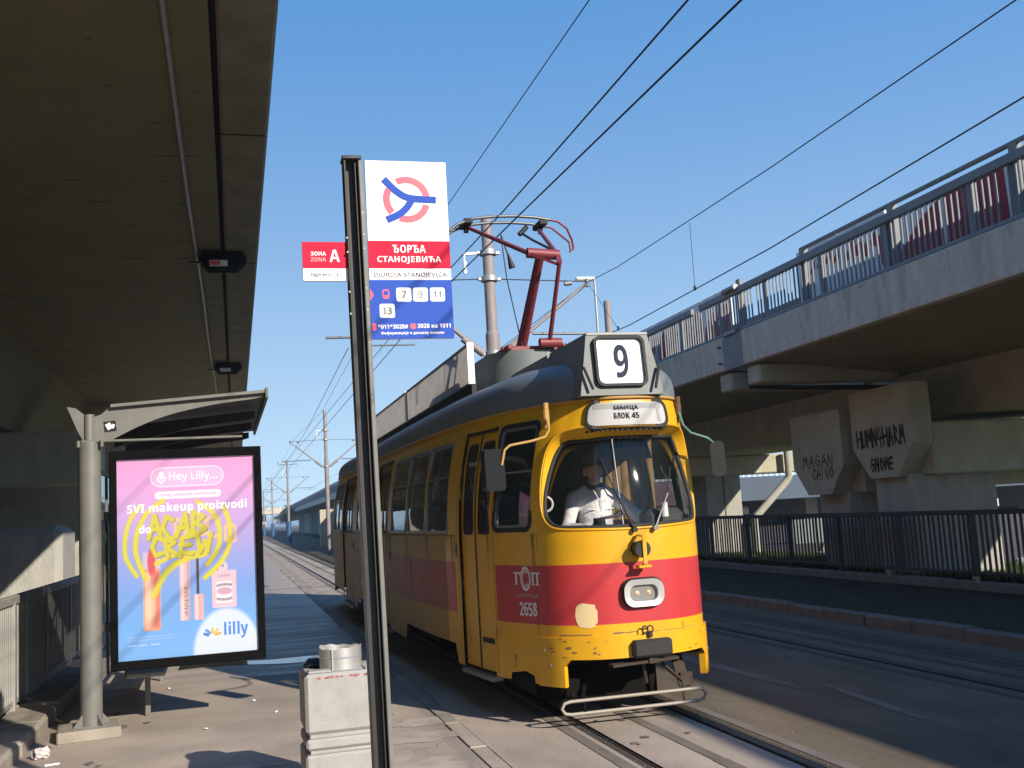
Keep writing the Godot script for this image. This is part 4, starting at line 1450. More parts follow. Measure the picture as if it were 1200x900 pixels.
var tram: Node3D
func build_tram() -> void:
	make_outline()
	tram = thing("tram", "yellow and red articulated tram with a grey roof, route number 9", "tram", Vector3(3.04, 0, -8.0), 0.014)
	var ue := u_end()
	# openings (u along the side, height)
	var screen := loop_curve([Vector2(-0.80, 1.72), Vector2(-0.73, 1.635), Vector2(-0.62, 1.60), Vector2(-0.35, 1.59), Vector2(0.0, 1.585), Vector2(0.35, 1.59), Vector2(0.62, 1.60), Vector2(0.73, 1.635), Vector2(0.80, 1.72), Vector2(0.83, 1.86), Vector2(0.835, 2.06), Vector2(0.81, 2.24), Vector2(0.73, 2.35), Vector2(0.58, 2.39), Vector2(0.30, 2.40), Vector2(0.0, 2.40), Vector2(-0.30, 2.40), Vector2(-0.58, 2.39), Vector2(-0.73, 2.35), Vector2(-0.81, 2.24), Vector2(-0.835, 2.06), Vector2(-0.83, 1.86)], 4)
	var holes := [screen]
	var panes := []      # [polygon, kind]
	var cab := rrect(-1.56, -0.98, 1.60, 2.50, 0.07)
	panes.append([cab, "cab"])
	panes.append([rrect(0.98, 1.56, 1.60, 2.50, 0.07), "cab"])
	for w in [[-3.72, -2.86], [-4.84, -3.84], [-6.02, -4.94], [-9.9, -9.1], [-12.95, -12.35], [-13.6, -13.03], [-14.2, -13.68]]:
		panes.append([rrect(w[0], w[1], 1.59, 2.46, 0.05), "side"])
	for w in [[1.75, 2.75], [2.9, 3.9], [4.0, 5.0], [5.1, 6.1], [6.2, 7.2], [9.1, 10.1], [10.2, 11.2], [11.3, 12.3], [12.4, 13.4]]:
		panes.append([rrect(w[0], w[1], 1.59, 2.46, 0.05), "plain"])
	for w in [[-15.62, -15.0], [15.0, 15.62], [-16.3, -15.75], [15.75, 16.3]]:
		if absf(w[0]) < ue and absf(w[1]) < ue:
			panes.append([rrect(w[0], w[1], 1.6, 2.4, 0.06), "plain"])
	var doors := [[-2.46, -1.64], [-7.65, -6.35], [-12.15, -10.5]]
	for p in panes:
		holes.append(p[0])
	var all := holes.duplicate()
	for d in doors:
		all.append(PackedVector2Array([Vector2(d[0], 0.2), Vector2(d[1], 0.2), Vector2(d[1], 2.52), Vector2(d[0], 2.52)]))
	# skirt cut away at the nose and over the bogies
	all.append(PackedVector2Array([Vector2(-0.68, 0.2), Vector2(0.68, 0.2), Vector2(0.68, 0.48), Vector2(0.60, 0.55), Vector2(-0.60, 0.55), Vector2(-0.68, 0.48)]))
	for s in [-1.0, 1.0]:
		for q in [[2.58, 5.3, 0.52], [7.7, 10.3, 0.52], [12.2, 14.6, 0.5]]:
			var c := PackedVector2Array([Vector2(s * q[0], 0.2), Vector2(s * (q[0] + 0.14), q[2]), Vector2(s * (q[1] - 0.25), q[2]), Vector2(s * q[1], 0.2)])
			all.append(c)
		all.append(PackedVector2Array([Vector2(s * 1.0, 0.2), Vector2(s * 1.03, 0.40), Vector2(s * 1.15, 0.43), Vector2(s * 1.36, 0.40), Vector2(s * 1.45, 0.2)]))
	var yel := MB.new(); var red := MB.new(); var rfade := MB.new(); var ydirt := MB.new()
	var us := spread(-ue + 0.001, -15.0, 0.1)
	us.append_array(spread(-15.0, -2.62, 0.16).slice(1)); us.append_array(spread(-2.62, -1.56, 0.1).slice(1))
	us.append_array(spread(-1.56, 1.56, 0.052).slice(1)); us.append_array(spread(1.56, ue - 0.001, 0.16).slice(1))
	for d in doors:
		us.append(d[0]); us.append(d[1])
	us.sort()
	var ys := spread(0.34, 0.82, 0.08)
	ys.append_array(spread(0.82, 1.30, 0.08).slice(1)); ys.append_array(spread(1.30, 2.50, 0.1).slice(1)); ys.append_array(spread(2.50, EAVE, 0.047).slice(1))
	shell(us, ys, all, func(c: Vector2):
		var stripe := c.y > 0.82 and c.y < 1.30
		if stripe and absf(c.x) < 1.56:
			return red
		if stripe and c.x < -2.62:
			return red if c.x > -2.95 else rfade
		if stripe and c.x > 2.0:
			return red
		return ydirt if c.x < -2.95 and c.y < 1.6 else yel)
	obj("body", yel, mt.yellow, tram)
	obj("lower_body", ydirt, mt.yellow_dirty, tram)
	obj("red_band", red, mt.red, tram)
	obj("faded_band", rfade, mt.red_faded, tram)
	# windows
	for p in panes:
		var poly: PackedVector2Array = p[0]
		var g := MB.new()
		gasket(g, poly, 0.026, 0.010)
		var w := obj("window_frame", g, mt.rubber if p[1] != "side" else mt.frame_grey, tram)
		g = MB.new()
		fill(g, poly, -0.012, 0.3 if p[1] != "cab" else 0.1, 0.25)
		obj("pane", g, mt.glass_side, w)
		if p[1] == "side":
			var r := poly_box(poly)
			g = MB.new()
			for q in [[Vector2(r.position.x, 2.12), Vector2(r.end.x, 2.12), Vector2(r.end.x, 2.145), Vector2(r.position.x, 2.145)], [Vector2(r.get_center().x - 0.012, 2.12), Vector2(r.get_center().x + 0.012, 2.12), Vector2(r.get_center().x + 0.012, 2.46), Vector2(r.get_center().x - 0.012, 2.46)]]:
				fill(g, PackedVector2Array(q), 0.002)
			obj("glazing_bar", g, mt.frame_grey, w)
		elif p[1] == "cab":
			var r := poly_box(poly)
			g = MB.new()
			fill(g, PackedVector2Array([Vector2(r.position.x, 2.08), Vector2(r.end.x, 2.08), Vector2(r.end.x, 2.10), Vector2(r.position.x, 2.10)]), -0.004)
			gasket(g, rrect(r.position.x + 0.03, r.end.x - 0.03, 1.63, 2.47, 0.05), 0.014, 0.002)
			obj("glazing_bar", g, mt.frame_grey, w)
	# doors: yellow leaves with tall narrow windows, set a little back
	for d in doors:
		var n := 2 if d[1] - d[0] < 1.0 else 4
		var lw: float = (d[1] - d[0]) / n
		var door := Node3D.new()
		door.name = "door" if d[0] > -3 else ("door_001" if d[0] > -8 else "door_002")
		tram.add_child(door)
		for k in n:
			var a: float = d[0] + lw * k + 0.008
			var e: float = a + lw - 0.016
			var win := rrect(a + 0.055, e - 0.055, 1.58, 2.40, 0.05)
			var leaf := MB.new()
			shell(spread(a, e, 0.1), spread(0.36, 2.50, 0.1), [win], func(_c): return leaf, -0.028)
			obj("leaf", leaf, mt.yellow if d[0] > -3 else mt.yellow_dirty, door)
			var g := MB.new()
			var m := win.size()
			for i in m:      # rubber round the leaf window
				var p := win[i]
				var q := win[(i + 1) % m]
				var c := poly_box(win).get_center()
				var po := p + (p - c).normalized() * 0.018
				var qo := q + (q - c).normalized() * 0.018
				g.quad(tp(po.x, po.y, -0.024), tp(qo.x, qo.y, -0.024), tp(q.x, q.y, -0.020), tp(p.x, p.y, -0.020), tn(p.x, p.y))
			obj("window_rubber", g, mt.rubber, door)
			g = MB.new()
			fill(g, win, -0.032, 0.2, 0.3)
			obj("pane", g, mt.glass_side, door)
		var edge := MB.new()
		for k in n + 1:
			var uu: float = d[0] + lw * k
			for q in 8:
				var y0 := 0.36 + q * 0.268
				edge.quad(tp(uu - 0.012, y0, -0.020), tp(uu + 0.012, y0, -0.020), tp(uu + 0.012, y0 + 0.268, -0.020), tp(uu - 0.012, y0 + 0.268, -0.020), tn(uu, y0))
		edge.quad(tp(d[0], 2.49, -0.006), tp(d[1], 2.49, -0.006), tp(d[1], 2.525, 0.006), tp(d[0], 2.525, 0.006), tn(d[0], 2.5))
		obj("door_rubber", edge, mt.rubber, door)
		var st := MB.new()
		st.bar(tp(d[0] + 0.02, 0.31, -0.02), tp(d[1] - 0.02, 0.31, -0.02), 0.12, 0.05, 0.01)
		obj("step", st, mt.frame_grey, door)
		# steel jamb behind the leaf so that the opening has depth
	var jb := MB.new()
	jb.quad(tp(-1.98, 0.60, -0.022), tp(-1.70, 0.60, -0.022), tp(-1.70, 0.645, -0.022), tp(-1.98, 0.645, -0.022), tn(-1.85, 0.62))
	obj("door_slot", jb, mt.rubber, tram)
	# small fittings on the side
	for q in [[-2.56, 1.42, 0.018], [-6.2, 1.3, 0.02], [-10.35, 1.35, 0.02]]:
		var b := MB.new()
		var c := tp(q[0], q[1], 0.0)
		var nn := tn(q[0], q[1])
		b.box(c + nn * 0.006, Vector3(0.012, 0.13, 0.05), 0.005, Basis(Vector3.UP, atan2(nn.x, nn.z) - PI / 2))
		b.cone(c, c + nn * 0.022, q[2], q[2], 12)
		obj("door_button", b, mt.frame_grey, tram)
	windscreen(screen)
	nose_fittings()
	tram_wear()
	tram_roof()
	tram_inside()
	tram_below()

func windscreen(screen: PackedVector2Array) -> void:
	var deep := func(p: Vector2) -> float: return 0.02 + 0.16 * smoothstep(1.6, 2.37, p.y) * (1.0 - 0.5 * smoothstep(0.2, 0.9, absf(p.x)))
	var m := screen.size()
	var edge := PackedVector2Array()
	for p in screen:
		var kk := smoothstep(1.66, 2.2, p.y)
		edge.append(Vector2(p.x * (1.0 - 0.015 * kk), p.y - 0.055 * kk * smoothstep(0.9, 0.5, absf(p.x))))
	var rev := MB.new()
	var loop := PackedVector3Array()
	var c := Vector3(0, 2.0, -0.6)
	for i in m:
		var p := screen[i]
		var q := screen[(i + 1) % m]
		var pe := edge[i]
		var qe := edge[(i + 1) % m]
		rev.quad(tp(p.x, p.y, 0.004), tp(q.x, q.y, 0.004), tp(qe.x, qe.y, -deep.call(qe)), tp(pe.x, pe.y, -deep.call(pe)), c - tp(p.x, p.y))
		loop.append(tp(pe.x, pe.y, -deep.call(pe) + 0.008))
	obj("windscreen_surround", rev, mt.yellow, tram)
	var g := MB.new()
	g.tube(loop, 0.020, 8, true)
	var fr := obj("windscreen_frame", g, mt.rubber, tram)
	g = MB.new()
	var lip := PackedVector3Array()     # pressed edge around the opening
	for i in m:
		var p := screen[i]
		var o := (p - Vector2(0, 2.0)).normalized() * 0.02
		lip.append(tp(p.x + o.x, p.y + o.y, 0.0))
	g.tube(lip, 0.012, 6, true)
	obj("windscreen_lip", g, mt.yellow, tram)
	g = MB.new()
	var r := poly_box(edge)
	var nu := 24
	var nv := 8
	for i in nu:
		for j in nv:
			var a := r.position + Vector2(r.size.x * i / nu, r.size.y * j / nv)
			var e := Vector2(r.size.x / nu, r.size.y / nv)
			for p in Geometry2D.intersect_polygons(PackedVector2Array([a, a + Vector2(e.x, 0), a + e, a + Vector2(0, e.y)]), edge):
				var ix := Geometry2D.triangulate_polygon(p)
				for t in range(0, ix.size(), 3):
					var v3 := []
					var n3 := []
					for k in 3:
						var s := p[ix[t + k]]
						v3.append(tp(s.x, s.y, -deep.call(s)))
						n3.append((tn(s.x, s.y) + Vector3(0, 0.16, 0)).normalized())
					g.tri(v3[0], v3[1], v3[2], n3[0], n3[1], n3[2])
	obj("pane", g, mt.glass, fr)
	g = MB.new()
	g.tube(PackedVector3Array([tp(-0.10, 1.60, -0.012), tp(-0.10, 1.98, -0.095), tp(-0.10, 2.34, -0.17)]), 0.008, 6)
	obj("centre_bar", g, mt.frame_grey, fr)
	# ventilation slots under the brow
	for i in 16:
		g = MB.new()
		var u := -0.45 + i * 0.06
		var b0 := tp(u, 2.385, -0.05)
		g.box(b0 + Vector3(0, -0.004, 0), Vector3(0.022, 0.01, 0.05))
		obj("vent_slot", g, mt.rubber, tram)
	# wipers
	for q in [[-0.02, 1.555, -0.27, 2.17], [0.16, 1.56, 0.50, 2.06]]:
		g = MB.new()
		var a := tp(q[0], q[1], 0.03)
		var b := tp(lerpf(q[0], q[2], 0.55), lerpf(q[1], q[3], 0.55), -0.02)
		var e := tp(q[2], q[3], -deep.call(Vector2(q[2], q[3])) + 0.03)
		g.cone(a - Vector3(0, 0, 0.03), a + Vector3(0, 0, 0.02), 0.022, 0.022, 10)
		g.tube(PackedVector3Array([a, b]), 0.009, 6)
		obj("wiper_arm", g, mt.rubber if q[0] < 0 else mt.frame_grey, tram)
		g = MB.new()
		g.tube(PackedVector3Array([tp(lerpf(q[0], q[2], 0.25), lerpf(q[1], q[3], 0.25), 0.0), b, e]), 0.006, 5)
		obj("wiper_blade", g, mt.rubber, tram)

func nose_fittings() -> void:
	var g := MB.new()
	# bumper plate standing a little proud of the nose
	var hole := PackedVector2Array([Vector2(-0.66, 0.2), Vector2(0.66, 0.2), Vector2(0.66, 0.50), Vector2(0.60, 0.555), Vector2(-0.60, 0.555), Vector2(-0.66, 0.50)])
	var y1 := 0.725
	shell(spread(-0.95, 0.95, 0.05), [0.335, 0.40, 0.46, 0.52, 0.58, 0.65, y1], [hole], func(_c): return g, 0.022)
	for i in 38:
		var u := -0.95 + i * 0.05
		g.quad(tp(u, y1, 0.0), tp(u + 0.05, y1, 0.0), tp(u + 0.05, y1, 0.022), tp(u, y1, 0.022), Vector3.UP)
		if absf(u + 0.025) < 0.60:
			g.quad(tp(u, 0.555, -0.03), tp(u + 0.05, 0.555, -0.03), tp(u + 0.05, 0.555, 0.022), tp(u, 0.555, 0.022), Vector3.DOWN)
	for s in [-1.0, 1.0]:
		for j in 6:
			var ya := 0.335 + j * 0.065
			g.quad(tp(s * 0.95, ya, 0.0), tp(s * 0.95, ya + 0.065, 0.0), tp(s * 0.95, ya + 0.065, 0.022), tp(s * 0.95, ya, 0.022), Vector3(s, 0, -1))
		g.quad(tp(s * 0.66, 0.335, -0.03), tp(s * 0.66, 0.50, -0.03), tp(s * 0.66, 0.50, 0.022), tp(s * 0.66, 0.335, 0.022), Vector3(-s, 0, 0))
	var bp := obj("bumper", g, mt.yellow, tram)
	g = MB.new()
	var rng := RandomNumberGenerator.new()
	rng.seed = 77
	for i in 12:     # chipped and dented paint
		var u := -0.9 + rng.randf() * 1.5
		var y := 0.57 + rng.randf() * 0.16
		var pl := PackedVector2Array()
		var rx := 0.006 + 0.022 * rng.randf()
		for k in 7:
			var a := TAU * k / 7
			pl.append(Vector2(u + cos(a) * rx * (0.6 + 0.6 * rng.randf()), y + sin(a) * 0.0045 * (0.5 + rng.randf())))
		fill(g, pl, 0.0245)
	obj("paint_chips", g, mt.rust, bp).set_meta("kind", "stuff")
	for q in [[-0.80, 0.50], [-0.86, 0.62], [0.80, 0.52]]:
		g = MB.new()
		var c := tp(q[0], q[1], 0.022)
		g.cone(c, c + tn(q[0], q[1]) * 0.008, 0.014, 0.012, 10)
		obj("bolt", g, mt.frame_grey, bp)
	# coupler buffer, hook and ring
	g = MB.new()
	g.box(Vector3(0.05, 0.62, 0.035), Vector3(0.33, 0.135, 0.10), 0.018)
	obj("buffer", g, mt.rubber, tram)
	g = MB.new()
	g.bar(Vector3(-0.28, 0.50, -0.02), Vector3(0.28, 0.52, -0.02), 0.10, 0.02)
	g.bar(Vector3(0.0, 0.56, -0.3), Vector3(0.08, 0.52, 0.03), 0.12, 0.05)
	g.bar(Vector3(0.02, 0.50, -0.1), Vector3(0.06, 0.32, -0.15), 0.02, 0.02)
	obj("coupler", g, mt.dark_rust, tram)
	g = MB.new()
	for cx in [0.0, 0.045]:
		var ring := PackedVector3Array()
		for i in 14:
			ring.append(Vector3(cx + 0.024 * cos(TAU * i / 14), 0.765 + 0.028 * sin(TAU * i / 14), 0.045))
		g.tube(ring, 0.006, 6, true)
	g.box(Vector3(0.045, 0.725, 0.03), Vector3(0.04, 0.05, 0.03), 0.005)
	obj("ring_hook", g, mt.rubber, tram)
	# headlight
	var hl := Node3D.new()
	hl.name = "headlight"
	tram.add_child(hl)
	g = MB.new()
	var outer := rrect(-0.155, 0.185, 0.945, 1.16, 0.085)
	var inner := rrect(-0.105, 0.135, 0.985, 1.115, 0.055)
	for i in outer.size():
		var j := (i + 1) % outer.size()
		var a := outer[i]; var b := outer[j]; var c := inner[j]; var d := inner[i]
		var z := 0.055
		g.quad(Vector3(a.x, a.y, z), Vector3(b.x, b.y, z), Vector3(c.x, c.y, z - 0.008), Vector3(d.x, d.y, z - 0.008), Vector3.BACK)
		g.quad(Vector3(a.x, a.y, -0.03), Vector3(b.x, b.y, -0.03), Vector3(b.x, b.y, z), Vector3(a.x, a.y, z), Vector3(a.x - 0.015, a.y - 1.05, 0))
		g.quad(Vector3(d.x, d.y, z - 0.008), Vector3(c.x, c.y, z - 0.008), Vector3(c.x, c.y, -0.01), Vector3(d.x, d.y, -0.01), Vector3(0.015 - d.x, 1.05 - d.y, 0))
	obj("bezel", g, M(0.46, 0.47, 0.47, 0.45, 0.3), hl)
	g = MB.new()
	var grow := rrect(-0.168, 0.198, 0.932, 1.173, 0.095)
	for i in outer.size():
		var j := (i + 1) % outer.size()
		g.quad(Vector3(outer[i].x, outer[i].y, 0.047), Vector3(outer[j].x, outer[j].y, 0.047), Vector3(grow[j].x, grow[j].y, 0.02), Vector3(grow[i].x, grow[i].y, 0.02), Vector3.BACK)
	obj("seal", g, mt.rubber, hl)
	g = MB.new()
	var ix := Geometry2D.triangulate_polygon(inner)
	for t in range(0, ix.size(), 3):
		g.flat(Vector3(inner[ix[t]].x, inner[ix[t]].y, 0.014), Vector3(inner[ix[t + 1]].x, inner[ix[t + 1]].y, 0.014), Vector3(inner[ix[t + 2]].x, inner[ix[t + 2]].y, 0.014), Vector3.BACK)
	obj("reflector", g, M(0.20, 0.195, 0.185, 0.6), hl)
	g = MB.new()
	for t in range(0, ix.size(), 3):
		g.flat(Vector3(inner[ix[t]].x, inner[ix[t]].y, 0.042), Vector3(inner[ix[t + 1]].x, inner[ix[t + 1]].y, 0.042), Vector3(inner[ix[t + 2]].x, inner[ix[t + 2]].y, 0.042), Vector3.BACK)
	obj("lens", g, mt.lens, hl)
	for x in [-0.035, 0.065]:
		g = MB.new()
		g.lathe(PackedVector2Array([Vector2(0.0, -0.02), Vector2(0.018, -0.02), Vector2(0.02, 0.0), Vector2(0, 0.016)]), 12, Transform3D(Basis(Vector3.RIGHT, PI / 2), Vector3(x, 1.05, 0.018)))
		obj("bulb", g, M(0.75, 0.55, 0.38, 0.2), hl)
	# jumper socket with its yellow strap
	var js := Node3D.new()
	js.name = "jumper_socket"
	tram.add_child(js)
	g = MB.new()
	g.cone(Vector3(0.0, 1.40, -0.02), Vector3(0.0, 1.40, 0.10), 0.060, 0.057, 18)
	g.cone(Vector3(0.0, 1.40, 0.10), Vector3(0.0, 1.40, 0.125), 0.070, 0.067, 18)
	obj("socket", g, mt.rubber, js)
	g = MB.new()
	g.bar(Vector3(0.01, 1.285, 0.135), Vector3(0.01, 1.50, 0.135), 0.034, 0.012, 0.003)
	g.bar(Vector3(0.01, 1.50, 0.135), Vector3(0.0, 1.51, 0.02), 0.034, 0.012, 0.003)
	g.bar(Vector3(0.01, 1.285, 0.135), Vector3(0.01, 1.265, 0.06), 0.034, 0.012, 0.003)
	g.box(Vector3(0.01, 1.262, 0.09), Vector3(0.11, 0.022, 0.08), 0.004)
	obj("strap", g, mt.yellow, js)
	# painted marks
	g = MB.new()
	var pl := PackedVector2Array()
	for i in 30:
		var a := TAU * i / 30
		var k := 1.0 + 0.13 * (rng.randf() - 0.5)
		pl.append(Vector2(-0.455 + 0.088 * signf(cos(a)) * pow(absf(cos(a)), 0.6) * k, 0.895 + 0.098 * signf(sin(a)) * pow(absf(sin(a)), 0.6) * k))
	fill(g, pl, 0.003, 0.03, 0.05)
	obj("filler_patch", g, M(0.72, 0.55, 0.30, 0.8), tram)
	on_shell("2658", -1.06, 0.94, 0.24, 0.115, mt.pale_print, tram, "sans bold", 0.004, "fleet_number")
	on_shell("Г", -1.195, 1.19, 0.085, 0.10, mt.pale_print, tram, "serif bold", 0.004, "emblem_letter")
	on_shell("П", -0.945, 1.19, 0.105, 0.10, mt.pale_print, tram, "serif bold", 0.004, "emblem_letter")
	g = MB.new()
	for q in [[0.062, 0.083], [0.044, 0.054]]:
		for i in 40:
			var a := TAU * i / 40
			var b := TAU * (i + 1) / 40
			if q[1] < 0.06 and (cos(a) > 0.75):
				continue
			var pts := []
			for e in [[a, q[0]], [b, q[0]], [b, q[1]], [a, q[1]]]:
				pts.append(tp(-1.075 + cos(e[0]) * e[1] * 0.86, 1.19 + sin(e[0]) * e[1] * 1.22, 0.0045))
			g.quad(pts[0], pts[1], pts[2], pts[3], tn(-1.075, 1.19))
	for q in [[-1.25, -1.145, 1.232, 1.244], [-1.0, -0.885, 1.232, 1.244]]:
		fill(g, PackedVector2Array([Vector2(q[0], q[2]), Vector2(q[1], q[2]), Vector2(q[1], q[3]), Vector2(q[0], q[3])]), 0.004)
	obj("emblem_ring", g, mt.pale_print, tram)
	on_shell("БЕОГРАД", -1.06, 1.05, 0.30, 0.034, M(0.6, 0.42, 0.40, 0.5), tram, "serif", 0.004, "emblem_word")
	# destination blind
	var db := rrect(-0.44, 0.44, 2.40, 2.605, 0.075)
	g = MB.new()
	gasket(g, db, 0.024, 0.022, 0.0)
	var dn := obj("destination_frame", g, mt.rubber, tram)
	g = MB.new()
	fill(g, rrect(-0.432, 0.432, 2.408, 2.597, 0.07), 0.014, 0.03, 0.03)
	obj("blind", g, M(0.44, 0.44, 0.445, 0.8), dn)
	g = MB.new()
	fill(g, rrect(-0.385, 0.385, 2.545, 2.588, 0.015), 0.0155, 0.03, 0.03)
	fill(g, PackedVector2Array([Vector2(0.32, 2.43), Vector2(0.355, 2.43), Vector2(0.355, 2.58), Vector2(0.32, 2.58)]), 0.016, 0.03, 0.03)
	obj("blind_roller", g, M(0.30, 0.31, 0.32, 0.8), dn)
	on_shell("БАЊИЦА", 0.0, 2.548, 0.27, 0.044, mt.ink, dn, "sans bold", 0.019)
	on_shell("БЛОК 45", 0.0, 2.485, 0.27, 0.050, mt.ink, dn, "sans bold", 0.018)
	# mirrors on their arms
	for k in 2:
		var mr := Node3D.new()
		mr.name = ["mirror", "mirror_001"][k]
		tram.add_child(mr)
		var org := tram.transform.affine_inverse()
		var pts: Array = [[Vector3(2.44, 2.52, -8.33), Vector3(2.42, 2.40, -8.20), Vector3(2.36, 2.34, -8.12), Vector3(2.22, 2.305, -8.02), Vector3(2.03, 2.275, -8.0), Vector3(1.985, 2.24, -8.0), Vector3(1.955, 2.12, -8.0)], [Vector3(3.63, 2.54, -8.33), Vector3(3.62, 2.40, -8.22), Vector3(3.66, 2.33, -8.17), Vector3(3.80, 2.28, -8.15), Vector3(3.875, 2.22, -8.15), Vector3(3.885, 2.12, -8.15)]][k]
		var lp := PackedVector3Array()
		for p in pts:
			lp.append(org * p)
		g = MB.new()
		g.tube(lp, 0.011, 8)
		obj("arm", g, [mt.gutter, M(0.10, 0.22, 0.17, 0.5)][k], mr)
		g = MB.new()
		g.box(lp[0] + Vector3(0, -0.02, 0.0), Vector3(0.05, 0.17, 0.05), 0.012)
		g.cone(lp[0] + Vector3(0, 0.05, 0), lp[0] + Vector3(0, 0.12, 0), 0.025, 0.025, 10)
		obj("mount", g, [mt.gutter, mt.rust][k], mr)
		var c: Vector3 = org * [Vector3(1.885, 2.085, -8.0), Vector3(3.885, 2.10, -8.15)][k]
		var sz: Vector2 = [Vector2(0.20, 0.33), Vector2(0.115, 0.30)][k]
		var rr := rrect(-sz.x / 2, sz.x / 2, -sz.y / 2, sz.y / 2, 0.035)
		g = MB.new()
		var bs := Basis(Vector3.UP, [0.45, -0.5][k]) * Basis(Vector3(0, 0, 1), 0.03)
		g.prism(rr, 0.05, Transform3D(bs, c))
		obj("shell", g, mt.black if k == 0 else mt.post_dark, mr)
		g = MB.new()
		g.prism(rrect(-sz.x / 2 + 0.012, sz.x / 2 - 0.012, -sz.y / 2 + 0.012, sz.y / 2 - 0.012, 0.028), 0.006, Transform3D(bs, c - bs * Vector3(0, 0, 0.027)))
		obj("glass", g, M(0.7, 0.7, 0.7, 0.05, 1.0), mr)

func tram_wear() -> void:
	# rust runs, grime and seams: marks with a shape of their own on the old paint
	var rng := RandomNumberGenerator.new()
	rng.seed = 505
	var spots := []
	for q in [-2.66, -2.82, -3.78, -4.87, -6.1, -6.28, -9.95, -12.3, -1.6, -0.94]:
		for k in 3:
			spots.append([q + rng.randf_range(-0.10, 0.10), 1.56, rng.randf_range(0.10, 0.42)])
	for k in 26:
		spots.append([rng.randf_range(-12.0, -2.7), rng.randf_range(0.9, 1.5), rng.randf_range(0.1, 0.35)])
	for k in 12:
		spots.append([rng.randf_range(-2.4, 0.9), rng.randf_range(0.55, 0.8), rng.randf_range(0.05, 0.16)])
	var b := MB.new()
	for q in spots:
		var w := rng.randf_range(0.005, 0.022)
		var p := PackedVector2Array()
		for i in 5:
			p.append(Vector2(q[0] - w * (1.0 - i / 5.0) * rng.randf_range(0.5, 1.2), q[1] - q[2] * i / 5.0))
		p.append(Vector2(q[0], q[1] - q[2]))
		for i in 5:
			var j := 4 - i
			p.append(Vector2(q[0] + w * (1.0 - j / 5.0) * rng.randf_range(0.5, 1.2), q[1] - q[2] * j / 5.0))
		fill(b, p, 0.0015, 0.2, 0.15)
	obj("rust_runs", b, M(0.28, 0.16, 0.045, 0.8), tram).set_meta("kind", "stuff")
	b = MB.new()
	for q in [[-0.70, 0.745, 0.28, 0.006], [0.05, 0.742, 0.5, 0.004], [-0.25, 0.75, 0.2, 0.008]]:
		var p := PackedVector2Array()
		for i in 9:
			p.append(Vector2(q[0] + q[2] * i / 8.0, q[1] + q[3] * rng.randf()))
		for i in 9:
			p.append(Vector2(q[0] + q[2] * (8 - i) / 8.0, q[1] - q[3] * rng.randf() - 0.002))
		fill(b, p, 0.002)
	for k in 7:
		var c := Vector2(rng.randf_range(-0.85, -0.3), rng.randf_range(0.58, 0.78))
		var p := PackedVector2Array()
		var r := rng.randf_range(0.008, 0.022)
		for i in 9:
			p.append(c + Vector2(cos(TAU * i / 9) * r * rng.randf_range(0.6, 1.5), sin(TAU * i / 9) * r * rng.randf_range(0.4, 0.8)))
		fill(b, p, 0.0255)
	obj("scrapes", b, M(0.20, 0.13, 0.07, 0.8), tram).set_meta("kind", "stuff")
	for q in [[-1.585, 0.36, 2.6, 0.006], [-2.52, 0.4, 2.6, 0.006], [-2.62, 0.4, 1.5, 0.004], [-8.9, 0.4, 2.6, 0.03], [0.97, 0.75, 2.55, 0.005], [-0.935, 0.74, 1.55, 0.004]]:
		b = MB.new()
		fill(b, PackedVector2Array([Vector2(q[0] - q[3] / 2, q[1]), Vector2(q[0] + q[3] / 2, q[1]), Vector2(q[0] + q[3] / 2, q[2]), Vector2(q[0] - q[3] / 2, q[2])]), 0.0012, 0.1, 0.12)
		obj("panel_seam", b, mt.rust, tram)
	for q in [[-2.6, -8.8], [-9.0, -12.3]]:
		b = MB.new()
		for i in 30:
			var a: float = lerpf(q[0], q[1], i / 30.0)
			var e: float = lerpf(q[0], q[1], (i + 1) / 30.0)
			b.quad(tp(a, 1.545, 0.001), tp(e, 1.545, 0.001), tp(e, 1.555, 0.008), tp(a, 1.555, 0.008), tn(a, 1.5))
			b.quad(tp(a, 1.555, 0.008), tp(e, 1.555, 0.008), tp(e, 1.565, 0.001), tp(a, 1.565, 0.001), tn(a, 1.5))
		obj("sill_strip", b, mt.yellow_dirty, tram)

